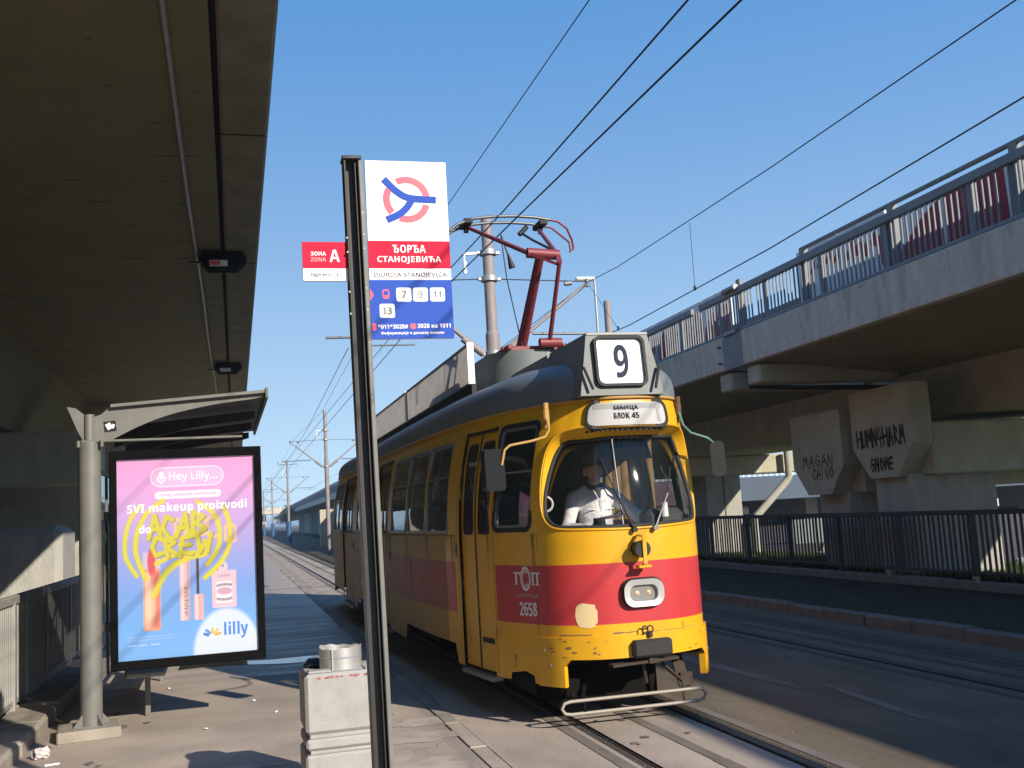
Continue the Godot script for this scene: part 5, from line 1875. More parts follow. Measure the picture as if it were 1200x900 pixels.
func tram_roof() -> void:
	var ue := u_end()
	var g := MB.new()
	var us := spread(-ue + 0.002, ue - 0.002, 0.12)
	var nt := 14
	var rp := func(u: float, t: float) -> Vector3:
		var a := tp(u, EAVE, 0.012)
		var s := Vector3(0, 0, clampf(a.z, -14.0, -1.35))
		var k := pow(1.0 - cos(t * PI / 2), 1.25)
		return Vector3(lerpf(a.x, s.x, k), EAVE + 0.012 + 0.43 * pow(sin(t * PI / 2), 0.8), lerpf(a.z, s.z, k))
	for i in us.size() - 1:
		for j in nt:
			var q := []
			var n := []
			for e in [[us[i], float(j) / nt], [us[i + 1], float(j) / nt], [us[i + 1], float(j + 1) / nt], [us[i], float(j + 1) / nt]]:
				var p: Vector3 = rp.call(e[0], e[1])
				var du: Vector3 = rp.call(e[0] + 0.02, minf(e[1], 0.985)) - rp.call(e[0] - 0.02, minf(e[1], 0.985))
				var dt: Vector3 = rp.call(e[0], clampf(e[1], 0.012, 0.985) + 0.01) - rp.call(e[0], clampf(e[1], 0.012, 0.985) - 0.01)
				var nn := du.cross(dt).normalized()
				if nn.y < 0:
					nn = -nn
				q.append(p)
				n.append(nn)
			g.tri(q[0], q[1], q[2], n[0], n[1], n[2])
			g.tri(q[0], q[2], q[3], n[0], n[2], n[3])
	obj("roof", g, mt.roof, tram)
	g = MB.new()
	var lp := PackedVector3Array()
	for u in spread(-ue + 0.002, ue - 0.002, 0.1):
		lp.append(tp(u, EAVE, 0.014))
	g.tube(lp, 0.014, 6, true)
	obj("gutter", g, mt.gutter, tram)
	# route number box and the fairing behind it
	var bx := Node3D.new()
	bx.name = "route_box"
	tram.add_child(bx)
	var f := [Vector3(-0.27, 3.19, -0.13), Vector3(0.27, 3.19, -0.13), Vector3(0.31, 2.98, -0.10), Vector3(0.37, 2.66, -0.07), Vector3(-0.37, 2.66, -0.07), Vector3(-0.31, 2.98, -0.10)]
	var rr := [Vector3(-0.25, 3.19, -2.55), Vector3(0.25, 3.19, -2.55), Vector3(0.30, 3.05, -2.6), Vector3(0.42, 2.70, -2.6), Vector3(-0.42, 2.70, -2.6), Vector3(-0.30, 3.05, -2.6)]
	g = MB.new()
	var mid := Vector3(0, 2.9, -1.2)
	for i in 6:
		var j := (i + 1) % 6
		g.quad(f[i], f[j], rr[j], rr[i], (f[i] + f[j] + rr[i] + rr[j]) * 0.25 - mid)
	for i in range(1, 5):
		g.flat(f[0], f[i], f[i + 1], Vector3.BACK)
		g.flat(rr[0], rr[i], rr[i + 1], Vector3.FORWARD)
	obj("fairing", g, mt.roof_panel, bx)
	g = MB.new()
	g.bar(Vector3(-0.27, 3.185, -0.13), Vector3(0.27, 3.185, -0.13), 0.02, 0.02)
	g.bar(Vector3(-0.315, 3.19, -1.05), Vector3(-0.335, 2.95, -1.05), 0.004, 0.02)
	obj("seam", g, mt.frame_grey, bx)
	var tilt := Transform3D(Basis(Vector3.RIGHT, -0.10), Vector3(0, 2.945, -0.088))
	g = MB.new()
	var oo := rrect(-0.226, 0.226, -0.216, 0.216, 0.06)
	var ii := rrect(-0.203, 0.203, -0.193, 0.193, 0.05)
	for i in oo.size():
		var j := (i + 1) % oo.size()
		var za := 0.028
		g.quad(tilt * Vector3(oo[i].x, oo[i].y, za), tilt * Vector3(oo[j].x, oo[j].y, za), tilt * Vector3(ii[j].x, ii[j].y, za), tilt * Vector3(ii[i].x, ii[i].y, za), Vector3.BACK)
		g.quad(tilt * Vector3(oo[i].x, oo[i].y, -0.06), tilt * Vector3(oo[j].x, oo[j].y, -0.06), tilt * Vector3(oo[j].x, oo[j].y, za), tilt * Vector3(oo[i].x, oo[i].y, za), Vector3(oo[i].x, oo[i].y, 0))
		g.quad(tilt * Vector3(ii[i].x, ii[i].y, za), tilt * Vector3(ii[j].x, ii[j].y, za), tilt * Vector3(ii[j].x, ii[j].y, -0.005), tilt * Vector3(ii[i].x, ii[i].y, -0.005), Vector3(-ii[i].x, -ii[i].y, 0))
	obj("screen_frame", g, mt.rubber, bx)
	g = MB.new()
	g.box(Vector3(0, 0, -0.02), Vector3(0.42, 0.40, 0.04))
	obj("screen", g, mt.sign_white, bx, tilt)
	letters(bx, "9", tilt * Vector3(0.01, 0.0, 0.002), 0.125, 0.285, mt.ink_nine, "sans bold", tilt.basis)
	for s in [-1.0, 1.0]:
		g = MB.new()
		g.bar(Vector3(s * 0.335, 2.90, -0.06), Vector3(s * 0.275, 2.705, -0.02), 0.022, 0.022, 0.005)
		obj("grab_bar", g, mt.rubber, bx)
	# advertising boards on the roof edges
	for s in [-1.0, 1.0]:
		for k in 2:
			var z0 := -2.62 - k * 4.12
			g = MB.new()
			for y in [3.12, 3.54]:
				g.box(Vector3(s * 0.688, y, z0 - 2.05), Vector3(0.03, 0.02, 4.08), 0.003)
			g.box(Vector3(s * 0.688, 3.33, z0 - 4.08), Vector3(0.03, 0.40, 0.02), 0.003)
			var bd := obj("roof_board", g, mt.frame_grey, tram)
			g = MB.new()
			g.quad(Vector3(s * 0.69, 3.13, z0), Vector3(s * 0.69, 3.53, z0), Vector3(s * 0.69, 3.53, z0 - 4.07), Vector3(s * 0.69, 3.13, z0 - 4.07), Vector3(s, 0, 0))
			obj("banner_sheet", g, mt.board, bd)
			g = MB.new()
			g.box(Vector3(s * 0.685, 3.33, z0 + 0.003), Vector3(0.075, 0.445, 0.02), 0.004)
			obj("end_strip", g, mt.white, bd)
			g = MB.new()
			g.box(Vector3(s * 0.66, 3.03, z0 - 2.05), Vector3(0.05, 0.20, 4.1))
			obj("board_gap_shade", g, mt.rubber, bd)  # dark bar standing in for the shadow gap below the board
	# pantograph on its base
	g = MB.new()
	var base := rrect(-0.46, 0.46, -4.7, -2.45, 0.42, 24)
	var b3 := PackedVector2Array()
	for p in base:
		b3.append(Vector2(p.x, -p.y))
	g.prism(b3, 0.44, Transform3D(Basis(Vector3(1, 0, 0), Vector3(0, 0, -1), Vector3(0, 1, 0)), Vector3(0, 3.22, 0)))
	obj("pantograph_base", g, mt.roof_panel, tram)
	var pg := Node3D.new()
	pg.name = "pantograph"
	tram.add_child(pg)
	g = MB.new()
	for q in [[-0.36, -3.1, 0.36, -3.1], [-0.36, -2.55, 0.36, -2.55], [-0.30, -2.4, -0.30, -4.2], [0.30, -2.4, 0.30, -4.2]]:
		g.bar(Vector3(q[0], 3.465, q[1]), Vector3(q[2], 3.465, q[3]), 0.05, 0.05, 0.006)
	g.cone(Vector3(-0.14, 3.5, -3.1), Vector3(0.14, 3.5, -3.1), 0.06, 0.06, 12)
	g.cone(Vector3(0.02, 3.5, -2.4), Vector3(0.26, 3.5, -2.4), 0.05, 0.05, 12)
	obj("base_frame", g, mt.panto, pg)
	var knee := Vector3(0.0, 4.36, -2.06)
	g = MB.new()
	g.cone(Vector3(0.0, 3.5, -3.1), knee + Vector3(-0.02, 0, 0), 0.062, 0.046, 14)
	obj("lower_arm", g, mt.panto, pg)
	g = MB.new()
	g.cone(Vector3(0.13, 3.5, -2.4), knee + Vector3(0.10, -0.14, 0.25), 0.025, 0.022, 10)
	obj("coupling_rod", g, mt.panto, pg)
	g = MB.new()
	g.cone(knee + Vector3(-0.16, 0.02, 0.0), knee + Vector3(0.18, 0.0, 0.0), 0.055, 0.055, 12)
	g.bar(knee + Vector3(0.17, 0, 0), knee + Vector3(0.10, -0.14, 0.25), 0.05, 0.03)
	g.bar(knee + Vector3(-0.15, 0.02, 0), knee + Vector3(0.08, -0.15, 0.22), 0.05, 0.03)
	obj("knee_joint", g, mt.panto, pg)
	g = MB.new()
	var hd := Vector3(0.05, 5.0, -3.25)
	g.cone(knee + Vector3(-0.15, 0.02, 0), hd + Vector3(-0.54, -0.02, 0.0), 0.026, 0.021, 10)
	g.cone(knee + Vector3(0.17, 0, 0), hd + Vector3(0.30, -0.03, 0.0), 0.026, 0.021, 10)
	obj("upper_arm", g, mt.panto, pg)
	g = MB.new()
	g.tube(PackedVector3Array([knee + Vector3(0.1, 0.06, 0), Vector3(0.16, 4.75, -2.9), hd + Vector3(0.1, -0.08, 0)]), 0.014, 6)
	g.tube(PackedVector3Array([hd + Vector3(0.06, -0.1, 0.02), hd + Vector3(0.16, 0.0, 0)]), 0.03, 6)
	obj("damper", g, mt.rubber, pg)
	for k in 2:
		var dz := -0.13 if k == 0 else 0.13
		var pts := []
		for q in [[-0.76, -0.10], [-0.68, -0.03], [-0.50, 0.045], [-0.25, 0.075], [0.0, 0.085], [0.25, 0.075], [0.42, 0.05]]:
			pts.append(hd + Vector3(q[0] - 0.02, q[1], dz))
		g = MB.new()
		g.tube(PackedVector3Array(pts), 0.018, 8)
		obj("bow", g, mt.panto_bow, pg)
		g = MB.new()
		var hp := []
		for q in [[0.40, 0.05], [0.52, 0.03], [0.62, -0.05], [0.70, -0.16], [0.715, -0.26], [0.70, -0.28]]:
			hp.append(hd + Vector3(q[0] - 0.02, q[1], dz * (1.0 if q[0] < 0.7 else 0.4)))
		g.tube(PackedVector3Array(hp), 0.013, 8)
		obj("horn", g, mt.panto, pg)
	g = MB.new()
	for x in [-0.56, 0.32]:
		g.box(hd + Vector3(x, 0.02, 0), Vector3(0.10, 0.06, 0.30), 0.01)
		g.cone(hd + Vector3(x, -0.08, 0), hd + Vector3(x, 0.0, 0), 0.03, 0.03, 8)
	obj("bow_spring", g, mt.rubber, pg)
	g = MB.new()
	g.tube(PackedVector3Array([hd + Vector3(-0.25, -0.22, 0.35), Vector3(-0.16, 4.3, -2.9), Vector3(-0.02, 3.5, -2.9)]), 0.007, 5)
	g.tube(PackedVector3Array([hd + Vector3(-0.25, -0.2, 0.35), hd + Vector3(-0.17, -0.5, 0.38)]), 0.01, 5)
	g.cone(hd + Vector3(-0.19, -0.42, 0.38), hd + Vector3(-0.15, -0.58, 0.38), 0.012, 0.04, 8)
	obj("pull_cord", g, mt.wire, pg)

func tram_inside() -> void:
	var g := MB.new()
	var fl := PackedVector2Array()
	for i in range(0, out_w.size(), 8):
		fl.append(Vector2(maxf(0.0, out_w[i] - 0.05), out_z[i] - 0.02))
	for i in range(out_w.size() - 1, -1, -8):
		fl.append(Vector2(-maxf(0.0, out_w[i] - 0.05), out_z[i] - 0.02))
	var cl := PackedVector2Array()
	for p in fl:
		if cl.is_empty() or cl[-1].distance_to(p) > 0.02:
			cl.append(p)
	g.sheet(cl, 0.88)
	obj("floor", g, mt.interior_dark, tram)
	g = MB.new()
	for i in 28:
		var z := -1.5 - i * 0.47
		g.box(Vector3(0, 2.60, z - 0.4), Vector3(1.46, 0.03, 0.46))
	obj("ceiling", g, mt.interior, tram)
	# partition behind the driver with a pleated curtain on its right
	g = MB.new()
	g.box(Vector3(-0.29, 1.72, -1.62), Vector3(0.96, 1.66, 0.03))
	obj("partition", g, mt.interior_dark, tram)
	for i in 6:
		g = MB.new()
		g.cone(Vector3(0.36 + i * 0.085, 1.62, -1.55), Vector3(0.36 + i * 0.085, 2.42, -1.55), 0.052, 0.048, 10)
		obj("curtain_fold", g, M(0.45, 0.30, 0.10, 0.9), tram)
	g = MB.new()
	for i in 10:
		var u := -0.62 + i * 0.124
		g.quad(tp(u, 2.40, -0.30), tp(u + 0.124, 2.40, -0.30), tp(u + 0.124, 2.17, -0.27), tp(u, 2.17, -0.27), Vector3.BACK)
	obj("sun_visor", g, mt.case_black, tram)
	# dashboard and controls
	g = MB.new()
	g.box(Vector3(0, 1.32, -0.34), Vector3(1.18, 0.42, 0.34), 0.05)
	g.box(Vector3(0.42, 1.56, -0.45), Vector3(0.36, 0.30, 0.22), 0.05)
	obj("dashboard", g, mt.interior_dark, tram)
	g = MB.new()
	g.cone(Vector3(-0.2, 1.53, -0.30), Vector3(-0.2, 1.66, -0.30), 0.06, 0.05, 12)
	g.tube(PackedVector3Array([Vector3(-0.2, 1.65, -0.30), Vector3(0.02, 1.68, -0.34)]), 0.014, 6)
	obj("controller", g, mt.black, tram)
	g = MB.new()
	var rg := PackedVector3Array()
	for i in 20:
		rg.append(Vector3(-0.56 + 0.062 * cos(TAU * i / 20), 1.80 + 0.062 * sin(TAU * i / 20), -0.62))
	g.tube(rg, 0.011, 6, true)
	obj("fan_ring", g, mt.pale_print, tram)
	g = MB.new()
	g.cone(Vector3(0.38, 1.64, -0.28), Vector3(0.38, 1.76, -0.28), 0.035, 0.03, 12)
	obj("cup", g, mt.white, tram)
	g = MB.new()
	g.box(Vector3(0.05, 1.30, -1.12), Vector3(0.46, 0.10, 0.46), 0.03)
	g.box(Vector3(0.05, 1.62, -1.36), Vector3(0.44, 0.62, 0.09), 0.03)
	g.cone(Vector3(0.05, 0.88, -1.12), Vector3(0.05, 1.26, -1.12), 0.06, 0.06, 10)
	obj("driver_seat", g, mt.black, tram)
	# passenger seats and poles
	for i in 10:
		for s in [-1.0, 1.0]:
			var z := -2.9 - i * 1.02
			if i in [4, 5, 6] and s < 0:
				continue
			var st := Node3D.new()
			st.name = "seat" if (i == 0 and s < 0) else "seat_%03d" % (i * 2 + (1 if s > 0 else 0))
			tram.add_child(st)
			g = MB.new()
			g.box(Vector3(s * 0.72, 1.33, z), Vector3(0.42, 0.05, 0.42), 0.015)
			obj("cushion", g, mt.seat, st)
			g = MB.new()
			g.box(Vector3(s * 0.72, 1.62, z - 0.21), Vector3(0.42, 0.52, 0.04), 0.015, Basis(Vector3.RIGHT, -0.12))
			obj("backrest", g, mt.seat if (i + int(s)) % 3 else mt.pale_print, st)
			g = MB.new()
			g.cone(Vector3(s * 0.72, 0.88, z), Vector3(s * 0.72, 1.31, z), 0.03, 0.03, 8)
			obj("leg", g, mt.frame_grey, st)
	for i in 7:
		g = MB.new()
		g.cone(Vector3(-0.42, 0.88, -2.5 - i * 1.7), Vector3(-0.42, 2.58, -2.5 - i * 1.7), 0.017, 0.017, 8)
		obj("grab_pole", g, mt.gutter, tram)

func tram_below() -> void:
	var g := MB.new()
	g.box(Vector3(0, 0.72, -8.1), Vector3(1.84, 0.24, 12.0))
	g.box(Vector3(0, 0.66, -0.75), Vector3(1.15, 0.22, 1.1))
	g.box(Vector3(-0.16, 0.36, -0.78), Vector3(0.95, 0.44, 0.5), 0.03)
	g.box(Vector3(0.0, 0.58, -0.62), Vector3(1.2, 0.14, 0.8), 0.02)
	obj("underframe", g, mt.under, tram)
	for z in [-4.0, -9.2, -13.2]:
		var bg := Node3D.new()
		bg.name = {-4.0: "bogie", -9.2: "bogie_001", -13.2: "bogie_002"}[z]
		tram.add_child(bg)
		g = MB.new()
		for s in [-1.0, 1.0]:
			g.box(Vector3(s * 0.74, 0.42, z), Vector3(0.14, 0.2, 2.2), 0.03)
			g.box(Vector3(s * 0.76, 0.36, z), Vector3(0.16, 0.16, 0.6), 0.03)
		g.box(Vector3(0, 0.46, z), Vector3(1.4, 0.2, 0.4))
		obj("bogie_frame", g, mt.under, bg)
		for dz in [-0.9, 0.9]:
			for s in [-1.0, 1.0]:
				g = MB.new()
				g.lathe(PackedVector2Array([Vector2(0.0, -0.05), Vector2(0.34, -0.05), Vector2(0.36, -0.03), Vector2(0.335, 0.0), Vector2(0.33, 0.07), Vector2(0.28, 0.075), Vector2(0.26, 0.03), Vector2(0, 0.03)]), 24, Transform3D(Basis(Vector3(0, 0, 1), -s * PI / 2), Vector3(s * 0.50, 0.335, z + dz)))
				obj("wheel", g, mt.rust, bg)
	# safety guard hung ahead of the wheels
	var gd := Node3D.new()
	gd.name = "lifeguard"
	gd.position = Vector3(-0.03, 0, -0.20)
	tram.add_child(gd)
	g = MB.new()
	var lp := PackedVector3Array()
	for q in [[-0.55, 0.225], [-0.60, 0.215], [-0.625, 0.175], [-0.60, 0.135], [-0.55, 0.125], [0.55, 0.125], [0.60, 0.135], [0.625, 0.175], [0.60, 0.215], [0.55, 0.225]]:
		lp.append(Vector3(q[0], q[1], 0.0))
	g.tube(lp, 0.014, 8, true)
	obj("guard_loop", g, mt.galv_bar, gd)
	for s in [-1.0, 1.0]:
		g = MB.new()
		g.bar(Vector3(s * 0.43, 0.12, 0.0), Vector3(s * 0.43, 0.30, -0.01), 0.018, 0.018)
		g.bar(Vector3(s * 0.47, 0.24, -0.06), Vector3(s * 0.47, 0.62, -0.30), 0.10, 0.02)
		g.bar(Vector3(s * 0.43, 0.29, -0.01), Vector3(s * 0.30, 0.46, -0.22), 0.03, 0.02)
		g.box(Vector3(s * 0.50, 0.30, -0.09), Vector3(0.11, 0.10, 0.02), 0.004)
		obj("hanger", g, mt.under if s < 0 else mt.dark_rust, gd)
	g = MB.new()
	g.cone(Vector3(-0.5, 0.30, -0.5), Vector3(0.35, 0.30, -0.5), 0.014, 0.014, 8)
	g.box(Vector3(0.33, 0.33, -0.5), Vector3(0.05, 0.05, 0.05), 0.01)
	obj("trip_bar", g, mt.galv_bar, gd)

# ---------- people: tapered capsules joined by a smooth minimum and meshed as surface nets
func field(p: Vector3, bones: Array, k: float) -> float:
	var d := 9.0
	for b in bones:
		var a: Vector3 = b[0]
		var ab: Vector3 = b[1] - a
		var t := clampf((p - a).dot(ab) / maxf(ab.length_squared(), 1e-8), 0.0, 1.0)
		var q := p - a - ab * t
		if b.size() > 4:
			q *= b[4]
		var e: float = q.length() - lerpf(b[2], b[3], t)
		if e - d > k:
			continue
		var h := clampf(0.5 + 0.5 * (d - e) / k, 0.0, 1.0)
		d = lerpf(d, e, h) - k * h * (1.0 - h)
	return d
func nets(mb: MB, bones: Array, cell: float, k: float) -> void:
	var bx := AABB(bones[0][0], Vector3.ZERO)
	for b in bones:
		var r: float = maxf(b[2], b[3]) * 1.25 + cell * 2
		for p in [b[0], b[1]]:
			bx = bx.merge(AABB(p - Vector3.ONE * r, Vector3.ONE * r * 2))
	var nx := ceili(bx.size.x / cell) + 1
	var ny := ceili(bx.size.y / cell) + 1
	var nz := ceili(bx.size.z / cell) + 1
	var f := PackedFloat32Array()
	f.resize(nx * ny * nz)
	for z in nz:
		for y in ny:
			var x := 0
			while x < nx:
				var d := field(bx.position + Vector3(x, y, z) * cell, bones, k)
				f[(z * ny + y) * nx + x] = d
				var skip := int(absf(d) / cell) - 2      # far from the surface: the same sign for a while
				x += 1
				while skip > 0 and x < nx:
					f[(z * ny + y) * nx + x] = d
					x += 1
					skip -= 1
	var id := {}
	var pts := PackedVector3Array()
	var nor := PackedVector3Array()
	var st := [1, nx, nx * ny]
	for z in nz - 1:
		for y in ny - 1:
			for x in nx - 1:
				var o := (z * ny + y) * nx + x
				var s := Vector3.ZERO
				var n := 0
				var inside := 0
				for c in 8:
					if f[o + (c & 1) + ((c >> 1) & 1) * nx + ((c >> 2) & 1) * nx * ny] < 0:
						inside += 1
				if inside == 0 or inside == 8:
					continue
				for e in [[0, 1], [2, 3], [4, 5], [6, 7], [0, 2], [1, 3], [4, 6], [5, 7], [0, 4], [1, 5], [2, 6], [3, 7]]:
					var ca := Vector3i(e[0] & 1, (e[0] >> 1) & 1, (e[0] >> 2) & 1)
					var cb := Vector3i(e[1] & 1, (e[1] >> 1) & 1, (e[1] >> 2) & 1)
					var da := f[o + ca.x + ca.y * nx + ca.z * nx * ny]
					var db := f[o + cb.x + cb.y * nx + cb.z * nx * ny]
					if (da < 0) != (db < 0):
						s += Vector3(ca).lerp(Vector3(cb), da / (da - db))
						n += 1
				id[o] = pts.size()
				var p := bx.position + (Vector3(x, y, z) + s / n) * cell
				pts.append(p)
				var h := cell * 0.6
				nor.append(Vector3(field(p + Vector3(h, 0, 0), bones, k) - field(p - Vector3(h, 0, 0), bones, k), field(p + Vector3(0, h, 0), bones, k) - field(p - Vector3(0, h, 0), bones, k), field(p + Vector3(0, 0, h), bones, k) - field(p - Vector3(0, 0, h), bones, k)).normalized())
	for z in range(1, nz - 1):
		for y in range(1, ny - 1):
			for x in range(1, nx - 1):
				var o := (z * ny + y) * nx + x
				for ax in 3:
					if (f[o] < 0) == (f[o + st[ax]] < 0):
						continue
					var s1: int = st[(ax + 1) % 3]
					var s2: int = st[(ax + 2) % 3]
					var q := [o, o - s1, o - s1 - s2, o - s2]
					if not (id.has(q[0]) and id.has(q[1]) and id.has(q[2]) and id.has(q[3])):
						continue
					var i0: int = id[q[0]]; var i1: int = id[q[1]]; var i2: int = id[q[2]]; var i3: int = id[q[3]]
					mb.tri(pts[i0], pts[i1], pts[i2], nor[i0], nor[i1], nor[i2])
					mb.tri(pts[i0], pts[i2], pts[i3], nor[i0], nor[i2], nor[i3])
func bone(a: Vector3, b: Vector3, ra: float, rb: float) -> Array:
	return [a, b, ra, rb]
func hand_bones(wrist: Vector3, fwd: Vector3, side: Vector3, up: Vector3, curl: float) -> Array:   # side points to the thumb
	var o := []
	var palm := wrist + fwd * 0.09
	for i in 4:
		var s := side * (0.030 - 0.020 * i)
		o.append(bone(wrist + s * 0.6 + fwd * 0.015, palm + s, 0.016, 0.0125))
		var l: float = [0.072, 0.080, 0.074, 0.058][i]
		var p := palm + s
		var d := fwd
		for j in 3:
			d = (d - up * curl * (0.5 + 0.3 * j)).normalized()
			var q: Vector3 = p + d * l * [0.45, 0.31, 0.24][j]
			o.append(bone(p, q, 0.0095 - 0.0008 * j, 0.0088 - 0.0008 * j))
			p = q
	var t0 := wrist + fwd * 0.025 + side * 0.026
	var t1 := t0 + (fwd * 0.6 + side * 0.7 - up * 0.3).normalized() * 0.04
	var t2 := t1 + (fwd * 0.9 + side * 0.2 - up * 0.5 * curl).normalized() * 0.034
	o.append(bone(t0, t1, 0.014, 0.011))
	o.append(bone(t1, t2, 0.011, 0.009))
	return o
func seated_person(label: String, p: Vector3, turn: float, jacket: Material, inner: Material, pose: Dictionary) -> Node3D:
	# local axes: the person looks along +Z, the seat at the origin's height
	var o := thing("person", label, "person", p, turn)
	var neck := Vector3(0, 0.56, 0.0)
	var hc: Vector3 = pose.head
	var body := []
	body.append(bone(Vector3(0, 0.08, -0.02), Vector3(0, 0.30, -0.03), 0.135, 0.130))
	body.append(bone(Vector3(0, 0.30, -0.03), Vector3(0, 0.46, -0.02), 0.130, 0.115))
	body.append(bone(Vector3(-0.15, 0.47, -0.02), Vector3(0.15, 0.47, -0.02), 0.072, 0.072))
	body.append(bone(neck - Vector3(0, 0.06, 0.01), hc - Vector3(0, 0.07, 0.015), 0.056, 0.052))
	var sleeves := [bone(Vector3(0, 0.10, -0.02), Vector3(0, 0.30, -0.03), 0.160, 0.152), bone(Vector3(0, 0.30, -0.03), Vector3(0, 0.44, -0.02), 0.152, 0.130), bone(Vector3(-0.16, 0.465, -0.02), Vector3(0.16, 0.465, -0.02), 0.085, 0.085), bone(Vector3(-0.09, 0.53, -0.02), Vector3(0.09, 0.53, -0.02), 0.055, 0.055)]
	var hands := []
	for s in [-1.0, 1.0]:
		var q: Array = pose.left if s > 0 else pose.right      # elbow, wrist
		var sh := Vector3(s * 0.205, 0.455, -0.02)
		body.append(bone(sh, q[0], 0.050, 0.042))
		body.append(bone(q[0], q[1], 0.040, 0.028))
		sleeves.append(bone(sh, q[0], 0.068, 0.056))
		sleeves.append(bone(q[0], lerp(q[0], q[1], 0.93), 0.056, 0.042))
		var fw: Vector3 = (q[1] - q[0]).normalized()
		var up: Vector3 = (Vector3.UP - fw * fw.y).normalized()
		hands.append_array(hand_bones(q[1], fw, up.cross(fw) * -s * -1.0, up, pose.curl))
		var hip := Vector3(s * 0.10, 0.07, 0.0)
		var knee := Vector3(s * 0.14, 0.08, 0.42)
		body.append(bone(hip, knee, 0.085, 0.055))
		body.append(bone(knee, knee + Vector3(0, -0.42, 0.02), 0.055, 0.04))
		body.append(bone(knee + Vector3(0, -0.42, 0.0), knee + Vector3(0, -0.44, 0.17), 0.04, 0.032))
	var mb := MB.new()
	nets(mb, body, 0.016, 0.05)
	# head with face
	var head := [bone(hc + Vector3(0, 0.035, -0.018), hc + Vector3(0, 0.03, 0.012), 0.088, 0.080), bone(hc + Vector3(0, -0.02, 0.02), hc + Vector3(0, -0.075, 0.042), 0.066, 0.040),
		bone(hc + Vector3(0, 0.012, 0.088), hc + Vector3(0, -0.025, 0.106), 0.010, 0.014), bone(hc + Vector3(-0.03, 0.028, 0.078), hc + Vector3(0.03, 0.028, 0.078), 0.012, 0.012),
		bone(hc + Vector3(-0.022, -0.055, 0.075), hc + Vector3(0.022, -0.055, 0.075), 0.010, 0.010), bone(hc + Vector3(-0.083, 0.012, -0.012), hc + Vector3(-0.086, -0.026, -0.004), 0.016, 0.011), bone(hc + Vector3(0.083, 0.012, -0.012), hc + Vector3(0.086, -0.026, -0.004), 0.016, 0.011)]
	nets(mb, head, 0.006, 0.022)
	nets(mb, hands, 0.005, 0.008)
	obj("body", mb, mt.skin, o)
	mb = MB.new()
	nets(mb, sleeves, 0.014, 0.04)
	obj("jacket", mb, jacket, o)
	mb = MB.new()
	mb.box(Vector3(0, 0.28, 0.128), Vector3(0.022, 0.34, 0.012), 0.004, Basis(Vector3.RIGHT, -0.12))
	obj("zip", mb, mt.frame_grey, o)
	for s in [-1.0, 1.0]:
		mb = MB.new()
		mb.box(Vector3(s * 0.085, 0.36, 0.118), Vector3(0.085, 0.012, 0.014), 0.004, Basis(Vector3(0, 0, 1), s * 0.15))
		obj("pocket_flap", mb, jacket, o)
	mb = MB.new()
	nets(mb, [bone(Vector3(-0.045, 0.56, 0.02), Vector3(0.045, 0.56, 0.02), 0.045, 0.045), bone(Vector3(0, 0.55, 0.06), Vector3(0, 0.47, 0.09), 0.034, 0.022)], 0.008, 0.03)
	obj("collar", mb, inner, o)
	mb = MB.new()
	var legs := []
	for s in [-1.0, 1.0]:
		legs.append(bone(Vector3(s * 0.10, 0.07, -0.03), Vector3(s * 0.14, 0.08, 0.42), 0.10, 0.068))
		legs.append(bone(Vector3(s * 0.14, 0.08, 0.42), Vector3(s * 0.14, -0.30, 0.44), 0.068, 0.055))
	nets(mb, legs, 0.018, 0.04)
	obj("trousers", mb, mt.navy, o)
	mb = MB.new()
	nets(mb, [bone(hc + Vector3(0, 0.052, -0.03), hc + Vector3(0, 0.06, 0.005), 0.087, 0.082), bone(hc + Vector3(-0.05, 0.02, -0.055), hc + Vector3(0.05, 0.02, -0.055), 0.052, 0.052)], 0.008, 0.02)
	obj("hair", mb, mt.hair, o)
	for s in [-1.0, 1.0]:
		mb = MB.new()
		mb.lathe(PackedVector2Array([Vector2(0, -0.008), Vector2(0.007, -0.005), Vector2(0.009, 0.0), Vector2(0.007, 0.004), Vector2(0, 0.006)]), 10, Transform3D(Basis(Vector3.RIGHT, PI / 2), hc + Vector3(s * 0.032, 0.010, 0.078)))
		obj("eye", mb, mt.black, o)
	return o
func people() -> void:
	var org := tram.transform
	seated_person("driver in a white jacket with a dark collar, sitting behind the tram windscreen", org * Vector3(0.06, 1.37, -1.10), 0.06, mt.jacket, mt.navy, {"head": Vector3(-0.02, 0.70, 0.05), "left": [Vector3(0.37, 0.26, 0.16), Vector3(0.47, 0.30, 0.42)], "right": [Vector3(-0.31, 0.20, 0.06), Vector3(-0.20, 0.20, 0.33)], "curl": 0.5})
	seated_person("passenger in dark clothes seated at the second side window of the tram", org * Vector3(-0.66, 1.36, -4.25), -0.5, mt.dark_cloth, mt.dark_cloth, {"head": Vector3(0, 0.70, 0.05), "left": [Vector3(0.27, 0.20, 0.10), Vector3(0.12, 0.14, 0.30)], "right": [Vector3(-0.27, 0.20, 0.10), Vector3(-0.12, 0.14, 0.30)], "curl": 0.6})

